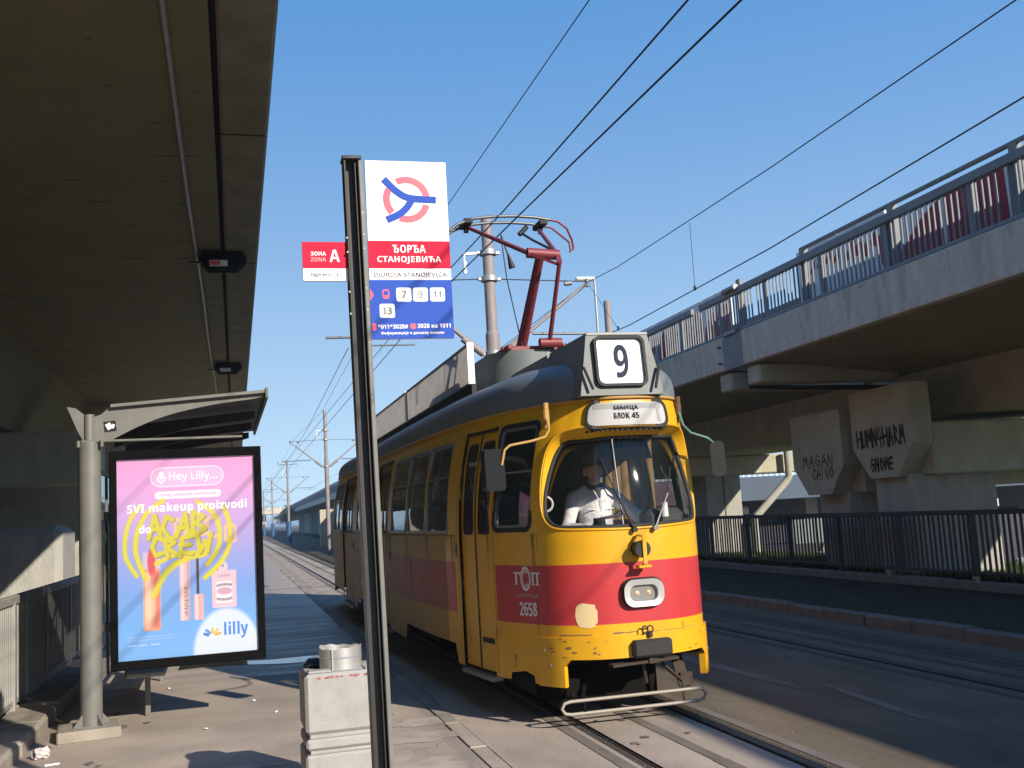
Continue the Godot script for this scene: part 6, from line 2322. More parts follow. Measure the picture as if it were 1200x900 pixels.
func left_rail() -> void:
	var f := thing("steel_fence", "grey steel fence along the left edge of the platform, half in shade", "fence", Vector3(-2.14, 0, 0), LEAN)
	var b := MB.new()
	b.box(Vector3(0, 1.17, -21.0), Vector3(0.075, 0.09, 54.0), 0.01)
	obj("top_rail", b, mt.fence_grey, f)
	b = MB.new()
	b.box(Vector3(0, 0.19, -21.0), Vector3(0.05, 0.05, 54.0), 0.006)
	obj("bottom_rail", b, mt.fence_grey, f)
	b = MB.new()
	b.box(Vector3.ZERO, Vector3(0.045, 0.94, 0.026), 0.003)
	var bar := b.mesh()
	b = MB.new()
	b.box(Vector3.ZERO, Vector3(0.085, 1.16, 0.085), 0.008)
	var post := b.mesh()
	var z := -7.3
	for i in 30:
		put("post", post, mt.fence_grey, f, at(0, 0.58, 6.7 - i * 1.8 + 0.02))
	z = -8.2
	var k := 0
	while z > -38.0 and k < 290:
		if absf(fposmod(z - 6.72 + 0.9, 1.8) - 0.9) > 0.05:
			put("bar", bar, mt.fence_grey, f, at(0, 0.66, z))
			k += 1
		z -= 0.098
	var kg := group_struct("platform_kerb")
	b = MB.new()
	b.box(Vector3.ZERO, Vector3(0.44, 0.17, 0.985), 0.03)
	var ms := b.mesh()
	for i in 40:
		put("kerb_stone", ms, mt.kerb, kg, Transform3D(Basis(Vector3.UP, LEAN), Vector3(along(-2.02, 1.0 - i) + 0.006 * (i % 3), 0.035 + 0.005 * ((i * 3) % 4), 1.0 - i)))

func right_fence() -> void:
	var f := thing("steel_fence", "dark steel fence with upright bars along the pavement on the right", "fence", Vector3(11.05, 0, 0))
	var b := MB.new()
	b.box(Vector3(0, 1.335, -24.0), Vector3(0.07, 0.075, 64.0), 0.01)
	obj("top_rail", b, mt.fence_dark, f)
	b = MB.new()
	b.box(Vector3(0, 0.39, -24.0), Vector3(0.045, 0.05, 64.0), 0.006)
	obj("bottom_rail", b, mt.fence_dark, f)
	b = MB.new()
	b.box(Vector3.ZERO, Vector3(0.022, 0.93, 0.045), 0.003)
	var bar := b.mesh()
	b = MB.new()
	b.box(Vector3.ZERO, Vector3(0.07, 1.14, 0.09), 0.008)
	var post := b.mesh()
	for i in 34:
		put("post", post, mt.fence_dark, f, at(0.03, 0.80, 1.4 - i * 1.92 - 0.4))
	var z := -9.6
	var k := 0
	while k < 290:
		put("bar", bar, mt.fence_dark, f, Transform3D(Basis.from_euler(Vector3(0.012 * sin(k * 2.3) * sin(k * 0.7), 0.1 * sin(k * 1.9), 0)), Vector3(0.004 * sin(k * 3.1), 0.87, z)))
		k += 1
		z -= 0.128
	# steel clips on the fence kerb
	var g := thing("fence_clip", "small pale bracket on the fence kerb below the second pier column", "bracket", Vector3(10.96, 0.29, -16.5), 0, "brackets on the fence kerb")
	b = MB.new()
	b.box(Vector3.ZERO, Vector3(0.08, 0.10, 0.10), 0.01)
	obj("block", b, mt.kerb, g)
	b = MB.new()
	b.cone(Vector3(-0.04, 0, 0), Vector3(-0.055, 0, 0), 0.02, 0.02, 8)
	obj("bolt", b, mt.rust, g)
	var d := g.duplicate()
	d.name = numbered("fence_clip")
	add_child(d)
	d.position.z = -14.2
	d.set_meta("label", "small pale bracket on the fence kerb, nearest the camera")

func poster_print() -> ImageTexture:
	var w := 560
	var h := 826
	var p := Print.new(w, h)
	p.gradient([Color(0.93, 0.63, 0.85), Color(0.90, 0.66, 0.88), Color(0.78, 0.66, 0.90), Color(0.62, 0.66, 0.92), Color(0.47, 0.67, 0.94), Color(0.42, 0.70, 0.96), Color(0.45, 0.72, 0.97)])
	# search pill with a microphone
	p.rrect(135, 40, 430, 120, 40, Color(1, 0.86, 0.96, 0.5))
	p.rrect(135, 40, 430, 120, 40, Color(1, 1, 1, 0.9), 2.0)
	p.rrect(168, 56, 186, 88, 9, Color.WHITE)
	p.stroke(curve([Vector2(161, 78), Vector2(165, 93), Vector2(177, 99), Vector2(189, 93), Vector2(193, 78)]), 2.6, Color.WHITE)
	p.stroke([Vector2(177, 99), Vector2(177, 109)], 2.6, Color.WHITE)
	p.rrect(150, 140, 420, 172, 16, Color(1, 1, 1, 0.95))
	# big pale discount figures behind the graffiti
	for q in [[250, 300, 22, 40], [330, 290, 24, 42], [385, 300, 24, 42], [455, 330, 22, 36]]:
		for i in 2:
			p.rrect(q[0] - q[2], q[1] - q[3], q[0] + q[2], q[1] + q[3], 20, Color(0.98, 0.80, 0.62, 0.75), 7.0)
	# products: a lip gloss box, a mascara with its brush, a lash packet
	p.rrect(98, 390, 168, 700, 4, Color(0.96, 0.85, 0.84, 0.6))
	p.rrect(100, 460, 166, 712, 5, Color(0.93, 0.62, 0.50, 1))
	p.rrect(106, 470, 128, 705, 4, Color(0.98, 0.82, 0.70, 0.9), 0.0, 8.0)
	p.rrect(140, 470, 162, 700, 4, Color(0.85, 0.38, 0.33, 0.6), 0.0, 10.0)
	p.blob(133, 430, 16, 55, Color(0.88, 0.22, 0.25, 0.9), 0.4)
	p.blob(128, 600, 22, 70, Color(1.0, 0.90, 0.75, 0.6), 0.8)
	p.rrect(244, 395, 284, 680, 4, Color(0.93, 0.77, 0.78, 1))
	p.rrect(252, 395, 259, 680, 3, Color(0.99, 0.92, 0.92, 0.9), 0.0, 4.0)
	p.rrect(274, 400, 282, 680, 3, Color(0.70, 0.52, 0.56, 0.6), 0.0, 5.0)
	for i in 14:
		p.rrect(262 + (i % 2) * 4, 545 + i * 8.5, 275 - (i % 3) * 2, 549 + i * 8.5, 1, Color(0.25, 0.15, 0.18, 0.75))
	p.rrect(312, 425, 322, 575, 4, Color(0.12, 0.09, 0.12, 1))
	p.rrect(300, 575, 340, 682, 4, Color(0.90, 0.72, 0.72, 1))
	p.rrect(307, 577, 315, 680, 3, Color(0.99, 0.92, 0.90, 0.9), 0.0, 4.0)
	p.blob(420, 470, 20, 24, Color(0.92, 0.82, 0.86, 1), 0.1)
	p.blob(420, 465, 6, 7, Color(0.55, 0.66, 0.92, 1), 0.2)
	p.rrect(374, 484, 474, 638, 4, Color(0.92, 0.80, 0.84, 1))
	p.rrect(391, 530, 458, 620, 3, Color(0.97, 0.93, 0.96, 1))
	p.blob(425, 570, 31, 15, Color(0.80, 0.62, 0.70, 0.8), 0.2)
	for e in [[553.0, -1.0], [596.0, 1.0]]:
		for i in 13:
			var x := 397.0 + i * 4.6
			var bow := 10.0 * (1.0 - pow((x - 425.0) / 32.0, 2.0))
			p.stroke([Vector2(x, e[0] + e[1] * bow * 0.6), Vector2(x + (x - 425.0) * 0.15, e[0] + e[1] * (bow * 0.6 + 8))], 1.2, Color(0.06, 0.05, 0.12, 1))
	# shop corner: white glow, a leaf mark
	p.blob(430, 820, 135, 180, Color(0.93, 0.97, 1.0, 0.85), 0.12)
	for q in [[340, 742, 354, 748, Color(0.15, 0.45, 0.85)], [348, 728, 362, 740, Color(0.25, 0.60, 0.90)], [372, 724, 374, 740, Color(0.98, 0.78, 0.25)], [392, 728, 382, 742, Color(0.99, 0.82, 0.35)], [402, 744, 386, 748, Color(0.98, 0.70, 0.25)]]:
		p.stroke([Vector2(q[0], q[1]), Vector2(q[2], q[3])], 5.5, q[4])
	# small print
	for i in 2:
		var x := 36.0
		while x < 215.0:
			p.rrect(x, 733 + i * 12, x + 5 + (int(x) * 7 % 9), 736 + i * 12, 1, Color(0.86, 0.93, 1.0, 0.8))
			x += 9 + (int(x) * 7 % 9)
	for q in [[36, 70], [80, 112], [124, 160]]:
		p.rrect(q[0], 765, q[1], 769, 1, Color(0.86, 0.93, 1.0, 0.8))
	# spray paint over it all
	var g := Color(0.88, 0.86, 0.10, 0.97)
	p.stroke(curve([Vector2(92, 195), Vector2(52, 250), Vector2(30, 330), Vector2(34, 410), Vector2(74, 485)]), 8, g, 5)
	p.stroke(curve([Vector2(182, 178), Vector2(120, 225), Vector2(80, 300), Vector2(72, 390), Vector2(108, 498)]), 9, g, 5)
	p.stroke(curve([Vector2(322, 190), Vector2(385, 240), Vector2(410, 310), Vector2(402, 390), Vector2(358, 455)]), 9, g, 5)
	p.stroke(curve([Vector2(428, 218), Vector2(452, 290), Vector2(448, 380), Vector2(412, 450), Vector2(346, 510)]), 9, g, 5)
	p.stroke(curve([Vector2(150, 440), Vector2(220, 410), Vector2(290, 402), Vector2(352, 408)]), 8, g, 5)
	p.stroke(curve([Vector2(352, 410), Vector2(260, 430), Vector2(190, 480), Vector2(140, 570)]), 11, Color(0.88, 0.86, 0.10, 0.75), 12)
	var words := [["ACAB", 122, 238, 62, 96], ["CREW", 128, 332, 66, 74]]
	for pass_n in 2:
		for q in words:
			var s: String = q[0]
			for i in s.length():
				for raw in STROKES.get(s[i], []):
					var l := []
					for k in range(0, raw.size(), 2):
						l.append(Vector2(q[1] + i * q[3] * 0.95 + raw[k] * q[3] * 1.15 + 8.0 * sin(i * 2.1 + raw[k + 1] * 3.0), q[2] + (1.0 - raw[k + 1]) * q[4] + 7.0 * sin(i * 1.7)))
					if pass_n == 0:
						var sh := []
						for v in l:
							sh.append(v + Vector2(5, 4))
						p.stroke(sh, 9, Color(0.62, 0.55, 0.20, 0.8), 3)
					else:
						p.stroke(l, 8.5, Color(0.84, 0.82, 0.10, 1), 3)
	return p.texture()

func shelter() -> void:
	var o := thing("bus_shelter", "grey steel stop shelter with a curved roof arm and a lit cosmetics poster case", "shelter", Vector3(-1.38, 0, -10.17), 0.022)
	var up := Transform3D(Basis().scaled(Vector3(0.946, 0.946, 1)), Vector3(0, 0.0945, 0))
	var b := MB.new()
	b.cone(Vector3(0, 0.04, 0), Vector3(0, 2.60, 0), 0.092, 0.098, 24)
	obj("post", b, mt.shelter, o)
	b = MB.new()
	b.cone(Vector3(0.02, 0.0, -3.9), Vector3(0.02, 2.7, -3.9), 0.075, 0.075, 16)
	obj("post", b, mt.shelter, o)
	b = MB.new()
	b.box(Vector3(-0.02, 0.045, 0.02), Vector3(0.52, 0.10, 0.48), 0.012, Basis(Vector3.UP, 0.12))
	obj("base_slab", b, mt.kerb, o)
	for i in 4:
		b = MB.new()
		b.prism(PackedVector2Array([Vector2(0.09, 0.09), Vector2(0.19, 0.09), Vector2(0.09, 0.20)]), 0.012, Transform3D(Basis(Vector3.UP, TAU * i / 4 + 0.7), Vector3.ZERO))
		obj("gusset", b, mt.shelter, o)
	# roof arms: one at the post, the others behind it as ribs
	var arm := []
	arm.append_array([Vector2(-0.20, 3.00), Vector2(-0.12, 2.985), Vector2(-0.05, 2.925), Vector2(0.03, 2.89), Vector2(0.11, 2.92), Vector2(0.19, 2.99), Vector2(0.22, 3.0), Vector2(1.66, 3.105), Vector2(1.66, 3.06), Vector2(1.55, 3.035)])
	arm.append_array(curve([Vector2(1.55, 3.035), Vector2(1.15, 2.985), Vector2(0.75, 2.90), Vector2(0.45, 2.79), Vector2(0.2, 2.665)], 5).slice(1))
	arm.append_array([Vector2(-0.05, 2.66), Vector2(-0.10, 2.75)])
	b = MB.new()
	b.prism(PackedVector2Array(arm), 0.03)
	b.cone(Vector3(0, 2.64, 0), Vector3(0, 2.92, 0), 0.05, 0.05, 12)
	obj("roof_arm", b, mt.shelter, o, up)
	for z in [-1.3, -2.6, -3.9]:
		b = MB.new()
		var rib := [Vector2(0.1, 2.92), Vector2(1.60, 3.06), Vector2(1.60, 2.98)]
		rib.append_array(curve([Vector2(1.5, 2.955), Vector2(1.0, 2.90), Vector2(0.5, 2.80), Vector2(0.1, 2.70)], 4))
		b.prism(PackedVector2Array(rib), 0.06, at(0, 0, z))
		obj("rib", b, mt.post_dark, o, up)
	b = MB.new()
	b.prism(PackedVector2Array([Vector2(0.2, 3.01), Vector2(1.68, 3.12), Vector2(1.68, 3.09), Vector2(0.2, 2.98)]), 4.1, at(0, 0, -1.98))
	obj("roof_sheet", b, mt.shelter, o, up)
	b = MB.new()
	b.box(Vector3(1.68, 3.085, -1.98), Vector3(0.03, 0.11, 4.14), 0.008)
	obj("roof_edge", b, mt.shelter, o, up)
	b = MB.new()
	var tr := PackedVector2Array([Vector2(-0.20, 3.0), Vector2(-0.05, 2.925), Vector2(0.03, 2.89), Vector2(0.11, 2.92), Vector2(0.22, 3.0), Vector2(0.22, 2.985), Vector2(0.11, 2.90), Vector2(0.03, 2.87), Vector2(-0.05, 2.905), Vector2(-0.20, 2.98)])
	b.prism(tr, 4.1, at(0, 0, -2.05))
	obj("rain_channel", b, mt.shelter, o, up)
	b = MB.new()
	b.box(Vector3(0.68, 2.655, 0.03), Vector3(1.50, 0.022, 0.10), 0.004)
	for x in [-0.09, 0.12]:
		b.cone(Vector3(x, 2.60, 0.09), Vector3(x, 2.66, 0.09), 0.018, 0.018, 8)
	obj("tie_bar", b, mt.shelter, o, up)
	b = MB.new()
	b.box(Vector3(0.19, 2.80, 0.018), Vector3(0.11, 0.10, 0.004), 0.0, Basis(Vector3(0, 0, 1), 0.1))
	var stk := obj("sticker", b, mt.black, o, up)
	b = MB.new()
	b.box(Vector3(0.18, 2.80, 0.022), Vector3(0.05, 0.06, 0.003), 0.0, Basis(Vector3(0, 0, 1), 0.5))
	b.box(Vector3(0.215, 2.80, 0.0225), Vector3(0.03, 0.04, 0.003), 0.0, Basis(Vector3(0, 0, 1), -0.4))
	obj("sticker_print", b, mt.pale_print, stk)
	# side glazing with sprayed paint, bench
	b = MB.new()
	b.box(Vector3(0.0, 1.35, -2.0), Vector3(0.012, 2.0, 3.6))
	obj("glass_panel", b, mt.glass_side, o)
	b = MB.new()
	for y in [0.33, 2.37]:
		b.box(Vector3(0, y, -2.0), Vector3(0.04, 0.04, 3.7), 0.006)
	for z in [-0.15, -1.35, -2.6]:
		b.box(Vector3(0, 1.35, z), Vector3(0.04, 2.0, 0.04), 0.006)
	obj("glazing_rail", b, mt.shelter, o)
	b = MB.new()
	var rng := RandomNumberGenerator.new()
	rng.seed = 3
	graffiti(b, "CREW", Vector2(-1.6, 1.35), 2.2, 0.7, 0.05, rng)
	obj("graffiti", b, M(0.55, 0.58, 0.04, 0.6), o, Transform3D(Basis(Vector3(0, 0, 1), Vector3(0, 1, 0), Vector3(-1, 0, 0)), Vector3(0.009, 0, 0)))
	var sprays := b
	b = MB.new()
	b.box(Vector3(0.42, 0.42, -2.0), Vector3(0.36, 0.05, 3.0), 0.012)
	obj("bench_seat", b, mt.fence_grey, o)
	for z in [-0.8, -3.2]:
		b = MB.new()
		b.box(Vector3(0.42, 0.2, z), Vector3(0.05, 0.40, 0.05), 0.006)
		obj("bench_leg", b, mt.shelter, o)
	# poster case: dark frame, print, glass
	var pc := Node3D.new()
	pc.name = "poster_case"
	o.add_child(pc)
	pc.position = Vector3(0.842, 1.525, 0.03)     # centre of the case front
	b = MB.new()
	b.box(Vector3(0, 0, -0.10), Vector3(1.352, 1.97, 0.17), 0.01)
	obj("case", b, mt.black, pc)
	b = MB.new()
	for q in [[0, 0.945, 1.352, 0.08], [0, -0.945, 1.352, 0.08]]:
		b.box(Vector3(q[0], q[1], 0.0), Vector3(q[2], q[3], 0.05), 0.008)
	for s in [-1.0, 1.0]:
		b.box(Vector3(s * 0.6435, 0, 0.0), Vector3(0.065, 1.806, 0.05), 0.008)
	obj("frame", b, mt.case_black, pc)
	var pm := StandardMaterial3D.new()
	pm.albedo_texture = poster_print()
	pm.roughness = 0.5
	pm.albedo_color = Color(0.85, 0.84, 0.87)
	b = MB.new()
	var hw := 0.611
	var hh := 0.905
	b.quad_uv(Vector3(-hw, hh, -0.012), Vector3(hw, hh, -0.012), Vector3(hw, -hh, -0.012), Vector3(-hw, -hh, -0.012), Vector3.BACK)
	var pr := obj("poster", b, pm, pc)
	var wht := M(0.92, 0.92, 0.95, 0.5)
	var px := func(x: float, y: float) -> Vector3: return Vector3((x / 560.0 - 0.5) * 2 * hw, (0.5 - y / 826.0) * 2 * hh, -0.0105)
	letters(pr, "Hey Lilly...", px.call(308, 82), 0.43, 0.10, wht, "sans")
	letters(pr, "Ovaj vikend sniženje", px.call(285, 156), 0.50, 0.035, M(0.45, 0.15, 0.5, 0.5), "sans")
	letters(pr, "SVI makeup proizvodi", px.call(283, 212), 1.06, 0.105, wht, "sans bold")
	letters(pr, "do", px.call(110, 294), 0.10, 0.075, wht, "sans bold")
	letters(pr, "LASH", px.call(424, 506), 0.11, 0.022, M(0.35, 0.2, 0.3, 0.5), "serif")
	letters(pr, "lilly", px.call(470, 735), 0.215, 0.155, M(0.02, 0.16, 0.62, 0.5), "sans bold")
	b = MB.new()
	b.quad(Vector3(-hw, hh, 0.008), Vector3(hw, hh, 0.008), Vector3(hw, -hh, 0.008), Vector3(-hw, -hh, 0.008), Vector3.BACK)
	obj("glass", b, mt.lens, pc)
	b = MB.new()
	b.box(Vector3(-0.72, 0.4, -0.12), Vector3(0.10, 0.08, 0.05), 0.006)
	obj("case_bracket", b, mt.post_dark, pc)
	b = MB.new()
	b.box(Vector3(-0.72, -0.6, -0.12), Vector3(0.10, 0.08, 0.05), 0.006)
	obj("case_bracket", b, mt.post_dark, pc)

func stop_sign() -> void:
	# the pole leans a little to the right going down
	var o := thing("stop_sign", "tall dark stop pole with a blue, white and red line board and zone plate", "stop sign", Vector3(0.5786, 0.187, -5.0))
	o.rotation.z = 0.0115
	o.scale = Vector3(0.893, 0.893, 0.893)
	var b := MB.new()
	# an open channel profile: deep face coloured dark for shade, right flange coloured lighter as if lit
	b.box(Vector3(-0.002, 1.72, -0.035), Vector3(0.074, 4.0, 0.012), 0.002)
	obj("pole", b, mt.post_dark, o)
	b = MB.new()
	b.box(Vector3(-0.040, 1.72, -0.005), Vector3(0.012, 4.0, 0.11), 0.003)
	obj("flange", b, mt.post_dark, o)
	b = MB.new()
	b.box(Vector3(0.046, 1.72, -0.005), Vector3(0.024, 4.0, 0.11), 0.004)
	obj("flange", b, mt.post_lit, o)
	b = MB.new()
	b.box(Vector3(0.019, 1.72, -0.01), Vector3(0.008, 4.0, 0.07), 0.002)
	obj("rib", b, mt.post_dark, o)
	b = MB.new()
	b.box(Vector3(0.0, 3.735, 0.0), Vector3(0.106, 0.02, 0.11), 0.004)
	obj("cap", b, mt.post_dark, o)
	for y in [3.42, 3.30, 3.22, 3.00, 2.88, 2.70, 2.4]:
		b = MB.new()
		b.cone(Vector3(0.045, y, 0.044), Vector3(0.045, y, 0.052), 0.007, 0.005, 8)
		obj("bolt", b, mt.zinc, o)
		if y > 2.8 and y < 3.4:
			b = MB.new()
			b.cone(Vector3(-0.047, y - 0.02, 0.044), Vector3(-0.047, y - 0.02, 0.052), 0.006, 0.005, 8)
			obj("bolt", b, mt.zinc, o)
	# main board: local corner at its lower left; 0.455 wide, 1.0 high
	var bd := Node3D.new()
	bd.name = "line_board"
	o.add_child(bd)
	bd.position = Vector3(0.062, 2.722, 0.012)
	bd.rotation.z = -0.0115
	var W := 0.455
	var face := 0.0145
	b = MB.new()
	b.box(Vector3(W / 2, 0.503, 0.0), Vector3(W, 1.006, 0.026), 0.002)
	obj("panel", b, mt.sign_white, bd)
	for q in [[0.393, 0.548, "red_field", mt.sign_red], [0.0, 0.328, "blue_field", mt.sign_blue]]:
		b = MB.new()
		b.box(Vector3(W / 2, (q[0] + q[1]) / 2, 0.0138), Vector3(W, q[1] - q[0], 0.0012))
		obj(q[2], b, q[3], bd)
	# emblem: broken red ring with a blue three-way junction
	var c := Vector2(0.225, 0.785)
	b = MB.new()
	for q in [[10.0, 118.0], [150.0, 222.0], [248.0, 345.0]]:
		for i in 18:
			var a0 := deg_to_rad(lerpf(q[0], q[1], i / 18.0))
			var a1 := deg_to_rad(lerpf(q[0], q[1], (i + 1) / 18.0))
			var v := []
			for e in [[a0, 0.132], [a1, 0.132], [a1, 0.094], [a0, 0.094]]:
				v.append(Vector3(c.x + cos(e[0]) * e[1], c.y + sin(e[0]) * e[1], face))
			b.quad(v[0], v[1], v[2], v[3], Vector3.BACK)
	obj("emblem_ring", b, mt.sign_pink, bd)
	b = MB.new()
	var lift := 0.0
	for path in [curve([Vector2(-0.125, 0.115), Vector2(-0.055, 0.045), Vector2(0.02, 0.008), Vector2(0.165, 0.0)], 8), curve([Vector2(0.03, 0.002), Vector2(0.0, -0.045), Vector2(-0.045, -0.085), Vector2(-0.115, -0.118)], 8)]:
		for i in path.size() - 1:
			var d0: Vector2 = (path[mini(i + 1, path.size() - 1)] - path[maxi(i - 1, 0)]).normalized() * 0.0195
			var d1: Vector2 = (path[mini(i + 2, path.size() - 1)] - path[i]).normalized() * 0.0195
			var v := []
			for e in [path[i] + Vector2(-d0.y, d0.x), path[i + 1] + Vector2(-d1.y, d1.x), path[i + 1] + Vector2(d1.y, -d1.x), path[i] + Vector2(d0.y, -d0.x)]:
				v.append(Vector3(c.x + e.x, c.y + e.y, face + 0.001 + lift))
			b.quad(v[0], v[1], v[2], v[3], Vector3.BACK)
		lift += 0.0006
	obj("emblem_lines", b, mt.sign_blue, bd)
	letters(bd, "ЂОРЂА", Vector3(0.225, 0.503, face + 0.0008), 0.185, 0.045, mt.sign_white)
	letters(bd, "СТАНОЈЕВИЋА", Vector3(0.225, 0.440, face + 0.0008), 0.355, 0.043, mt.sign_white)
	letters(bd, "DJORDJA STANOJEVIĆA", Vector3(0.228, 0.358, face), 0.405, 0.036, mt.ink_grey, "sans")
	# line numbers
	var nums := [["7", 0.185, 0.245], ["9", 0.277, 0.245], ["11", 0.372, 0.245], ["13", 0.09, 0.155]]
	for q in nums:
		b = MB.new()
		b.prism(rrect(-0.0415, 0.0415, -0.039, 0.039, 0.012), 0.0014, at(q[1], q[2], face + 0.0005))
		obj("number_tile", b, mt.sign_white, bd)
		letters(bd, q[0], Vector3(q[1], q[2], face + 0.002), -1.0, 0.037, mt.ink_grey, "sans")
	b = MB.new()   # small red tram mark and arrow
	b.prism(rrect(0.068, 0.105, 0.222, 0.275, 0.01), 0.001, at(0, 0, face + 0.0004))
	obj("tram_mark", b, mt.sign_pink, bd)
	b = MB.new()
	b.prism(rrect(0.074, 0.099, 0.243, 0.266, 0.005), 0.001, at(0, 0, face + 0.0012))
	obj("tram_mark_window", b, mt.sign_blue, bd)
	b = MB.new()
	b.prism(PackedVector2Array([Vector2(0.0, 0.21), Vector2(0.02, 0.245), Vector2(0.0, 0.28)]), 0.001, at(0, 0, face + 0.0004))
	b.prism(rrect(0.006, 0.026, 0.046, 0.088, 0.006), 0.001, at(0, 0, face + 0.0004))
	b.prism(rrect(0.212, 0.245, 0.052, 0.085, 0.015), 0.001, at(0, 0, face + 0.0004))
	obj("info_mark", b, mt.sign_pink, bd)
	letters(bd, "*011*3028#", Vector3(0.118, 0.068, face + 0.0008), 0.165, 0.024, mt.sign_white)
	letters(bd, "3028 на 1011", Vector3(0.345, 0.070, face + 0.0008), 0.185, 0.024, mt.sign_white)
	letters(bd, "Информације о доласку возила", Vector3(0.225, 0.030, face + 0.0008), 0.345, 0.021, mt.sign_white)
	# zone plate on the other side of the pole
	var zp := Node3D.new()
	zp.name = "zone_plate"
	o.add_child(zp)
	zp.position = Vector3(-0.290, 3.05, 0.012)
	zp.rotation.z = -0.0115
	b = MB.new()
	b.box(Vector3(0.122, 0.107, 0), Vector3(0.244, 0.215, 0.02), 0.002)
	obj("panel", b, mt.sign_white, zp)
	b = MB.new()
	b.box(Vector3(0.122, 0.142, 0.0107), Vector3(0.244, 0.146, 0.0012))
	obj("red_field", b, mt.sign_red, zp)
	letters(zp, "A", Vector3(0.172, 0.138, 0.0125), 0.056, 0.068, mt.sign_white)
	letters(zp, "ЗОНА", Vector3(0.085, 0.150, 0.0125), 0.082, 0.023, mt.sign_white)
	letters(zp, "ZONA", Vector3(0.085, 0.118, 0.0125), 0.082, 0.023, M(0.8, 0.35, 0.4, 0.4))
	letters(zp, "bgprevoz.rs", Vector3(0.118, 0.034, 0.0115), 0.145, 0.024, mt.ink_grey, "sans")

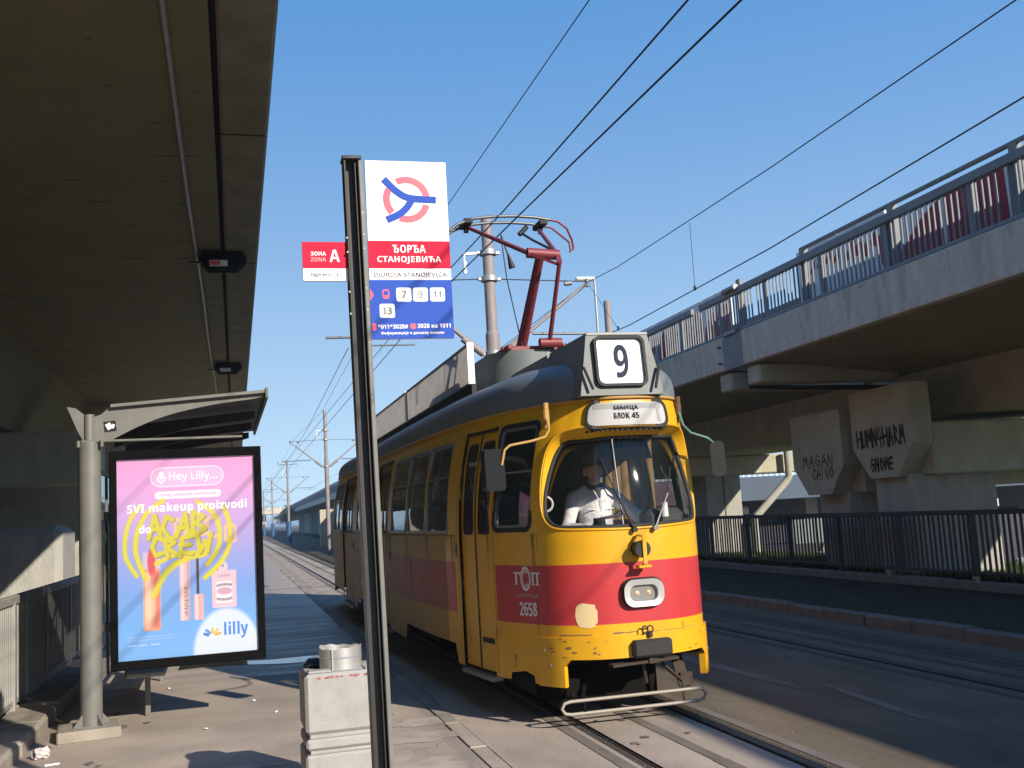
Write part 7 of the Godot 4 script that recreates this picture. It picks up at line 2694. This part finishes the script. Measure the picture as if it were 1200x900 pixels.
func litter_bin() -> void:
	var o := thing("concrete_bin", "worn pale concrete litter bin with red paint on its rim, behind the stop pole", "litter bin", Vector3(0.555, 0, -7.13), 0.03)
	var rng := RandomNumberGenerator.new()
	rng.seed = 15
	for q in [[0.43, 0.80, 0.475, 0.02, "upper_block"], [0.40, 0.43, 0.425, 0.004, "groove"], [0.335, 0.40, 0.475, 0.014, "middle_block"], [0.305, 0.335, 0.425, 0.004, "groove"], [0.0, 0.305, 0.485, 0.014, "lower_block"]]:
		var b := MB.new()
		b.box(Vector3(0, (q[0] + q[1]) / 2, 0), Vector3(q[2], q[1] - q[0], q[2]), q[3])
		obj(q[4], b, mt.bin, o)
	# chipped corner pieces and worn red paint along the rim
	var b := MB.new()
	for i in 60:
		var side := i % 4
		var t := rng.randf_range(-0.22, 0.22)
		var r := 0.004 + 0.014 * rng.randf()
		var pl := PackedVector2Array()
		for k in 6:
			var a := TAU * k / 6
			pl.append(Vector2(t + cos(a) * r * (0.7 + rng.randf()), clampf(sin(a) * r * 0.8 - 0.012 * rng.randf(), -0.04, 0.0)))
		var rot := Basis(Vector3.UP, side * PI / 2)
		b.prism(pl, 0.002, Transform3D(rot, rot * Vector3(0, 0.782, 0.2385)))
	obj("red_paint", b, mt.bin_red, o).set_meta("kind", "stuff")
	b = MB.new()
	b.box(Vector3(-0.14, 0.808, 0.17), Vector3(0.15, 0.02, 0.10), 0.009)
	obj("rim_lump", b, mt.bin, o)
	b = MB.new()
	b.box(Vector3(0.19, 0.805, 0.12), Vector3(0.08, 0.015, 0.18), 0.006)
	obj("rim_lump", b, mt.bin, o)
	# dented sheet steel liner
	var prof_n := 40
	b = MB.new()
	for i in prof_n:
		var v := []
		var n := []
		for e in [i, i + 1]:
			var a: float = TAU * e / prof_n
			var r := 0.137 * (1.0 + 0.018 * sin(a * 3.0 + 1.0) + 0.012 * sin(a * 7.0))
			var top := 0.937 + 0.007 * sin(a * 2.0 + 0.6) + 0.004 * sin(a * 9.0)
			var d := Vector3(cos(a), 0, sin(a))
			v.append([d * r + Vector3(0.015, 0.70, 0), d * (r * 1.006) + Vector3(0.015, 0.868, 0), d * (r * 1.028) + Vector3(0.015, 0.874, 0), d * (r * 1.004) + Vector3(0.015, 0.881, 0), d * r * 1.012 + Vector3(0.015, top, 0), d * r * 0.985 + Vector3(0.015, top - 0.002, 0), d * r * 0.975 + Vector3(0.015, 0.72, 0)])
			n.append(d)
		for k in 6:
			var s := -1.0 if k == 5 else 1.0
			var up := Vector3(0, 0.9, 0) if k == 2 else (Vector3(0, -0.9, 0) if k == 1 else Vector3.ZERO)
			var n0: Vector3 = (n[0] * s - up * -1.0).normalized()
			var n1: Vector3 = (n[1] * s - up * -1.0).normalized()
			b.tri(v[0][k], v[1][k], v[1][k + 1], n0, n1, n1)
			b.tri(v[0][k], v[1][k + 1], v[0][k + 1], n0, n1, n0)
	obj("steel_liner", b, mt.can, o)
	b = MB.new()
	b.bar(Vector3(-0.048, 0.79, 0.131), Vector3(-0.048, 0.935, 0.133), 0.008, 0.004)
	obj("seam", b, mt.can, o)
	b = MB.new()
	b.box(Vector3(-0.15, 0.82, -0.12), Vector3(0.14, 0.08, 0.12), 0.035)
	tag(obj("rubbish_bag", b, mt.black, self, at(0.555, 0, -7.13)), "black scrap of rubbish bag lying on top of the concrete bin", "rubbish")

func litter() -> void:
	var b := MB.new()
	var rng := RandomNumberGenerator.new()
	rng.seed = 23
	# crumpled clear cup at the kerb
	var n := 14
	for i in n:
		for j in 4:
			var v := []
			for e in [[i, j], [i + 1, j], [i + 1, j + 1], [i, j + 1]]:
				var a: float = TAU * (e[0] % n) / n
				var r: float = 0.038 + 0.006 * e[1] / 4.0 + 0.008 * sin(a * 5.0 + e[1] * 2.0)
				v.append(Vector3(-0.05 + 0.028 * e[1], 0.045 + cos(a) * r, sin(a) * r))
			b.quad(v[0], v[1], v[2], v[3], (v[0] + v[2]) * 0.5 - Vector3(0, 0.045, 0))
	var cup := obj("plastic_cup", b, M(0.55, 0.50, 0.50, 0.2), self, Transform3D(Basis(Vector3.UP, 0.6), Vector3(-1.66, 0, -9.35)))
	tag(cup, "crumpled plastic cup lying by the kerb at the foot of the fence", "cup")
	b = MB.new()
	b.box(Vector3.ZERO, Vector3(0.11, 0.012, 0.03), 0.003)
	tag(obj("paper_scrap", b, mt.white, self, Transform3D(Basis(Vector3.UP, 0.3), Vector3(-1.52, 0.008, -9.05))), "flat white paper strip on the platform near the plastic cup", "litter")
	var spots := [Vector3(-0.9, 0, -12.6), Vector3(0.02, 0, -11.2), Vector3(-0.4, 0, -9.9), Vector3(0.22, 0, -10.4)]
	for p in spots:
		b = MB.new()
		var s := 0.008 + 0.009 * rng.randf()
		b.prism(PackedVector2Array([Vector2(-s, -s * 0.5), Vector2(s * 0.6, -s), Vector2(s * 1.2, s * 0.3), Vector2(0, s)]), 0.008, Transform3D(Basis.from_euler(Vector3(1.3, rng.randf() * 6.0, 0.2)), Vector3(p.x, 0.012, p.z)))
		tag(obj("paper_scrap", b, mt.white), "tiny white scrap of paper on the platform, " + ["under the poster case", "between the poster case and the bin", "nearest the shelter post", "nearest the concrete bin"][spots.find(p)], "litter", "paper scraps on the platform")
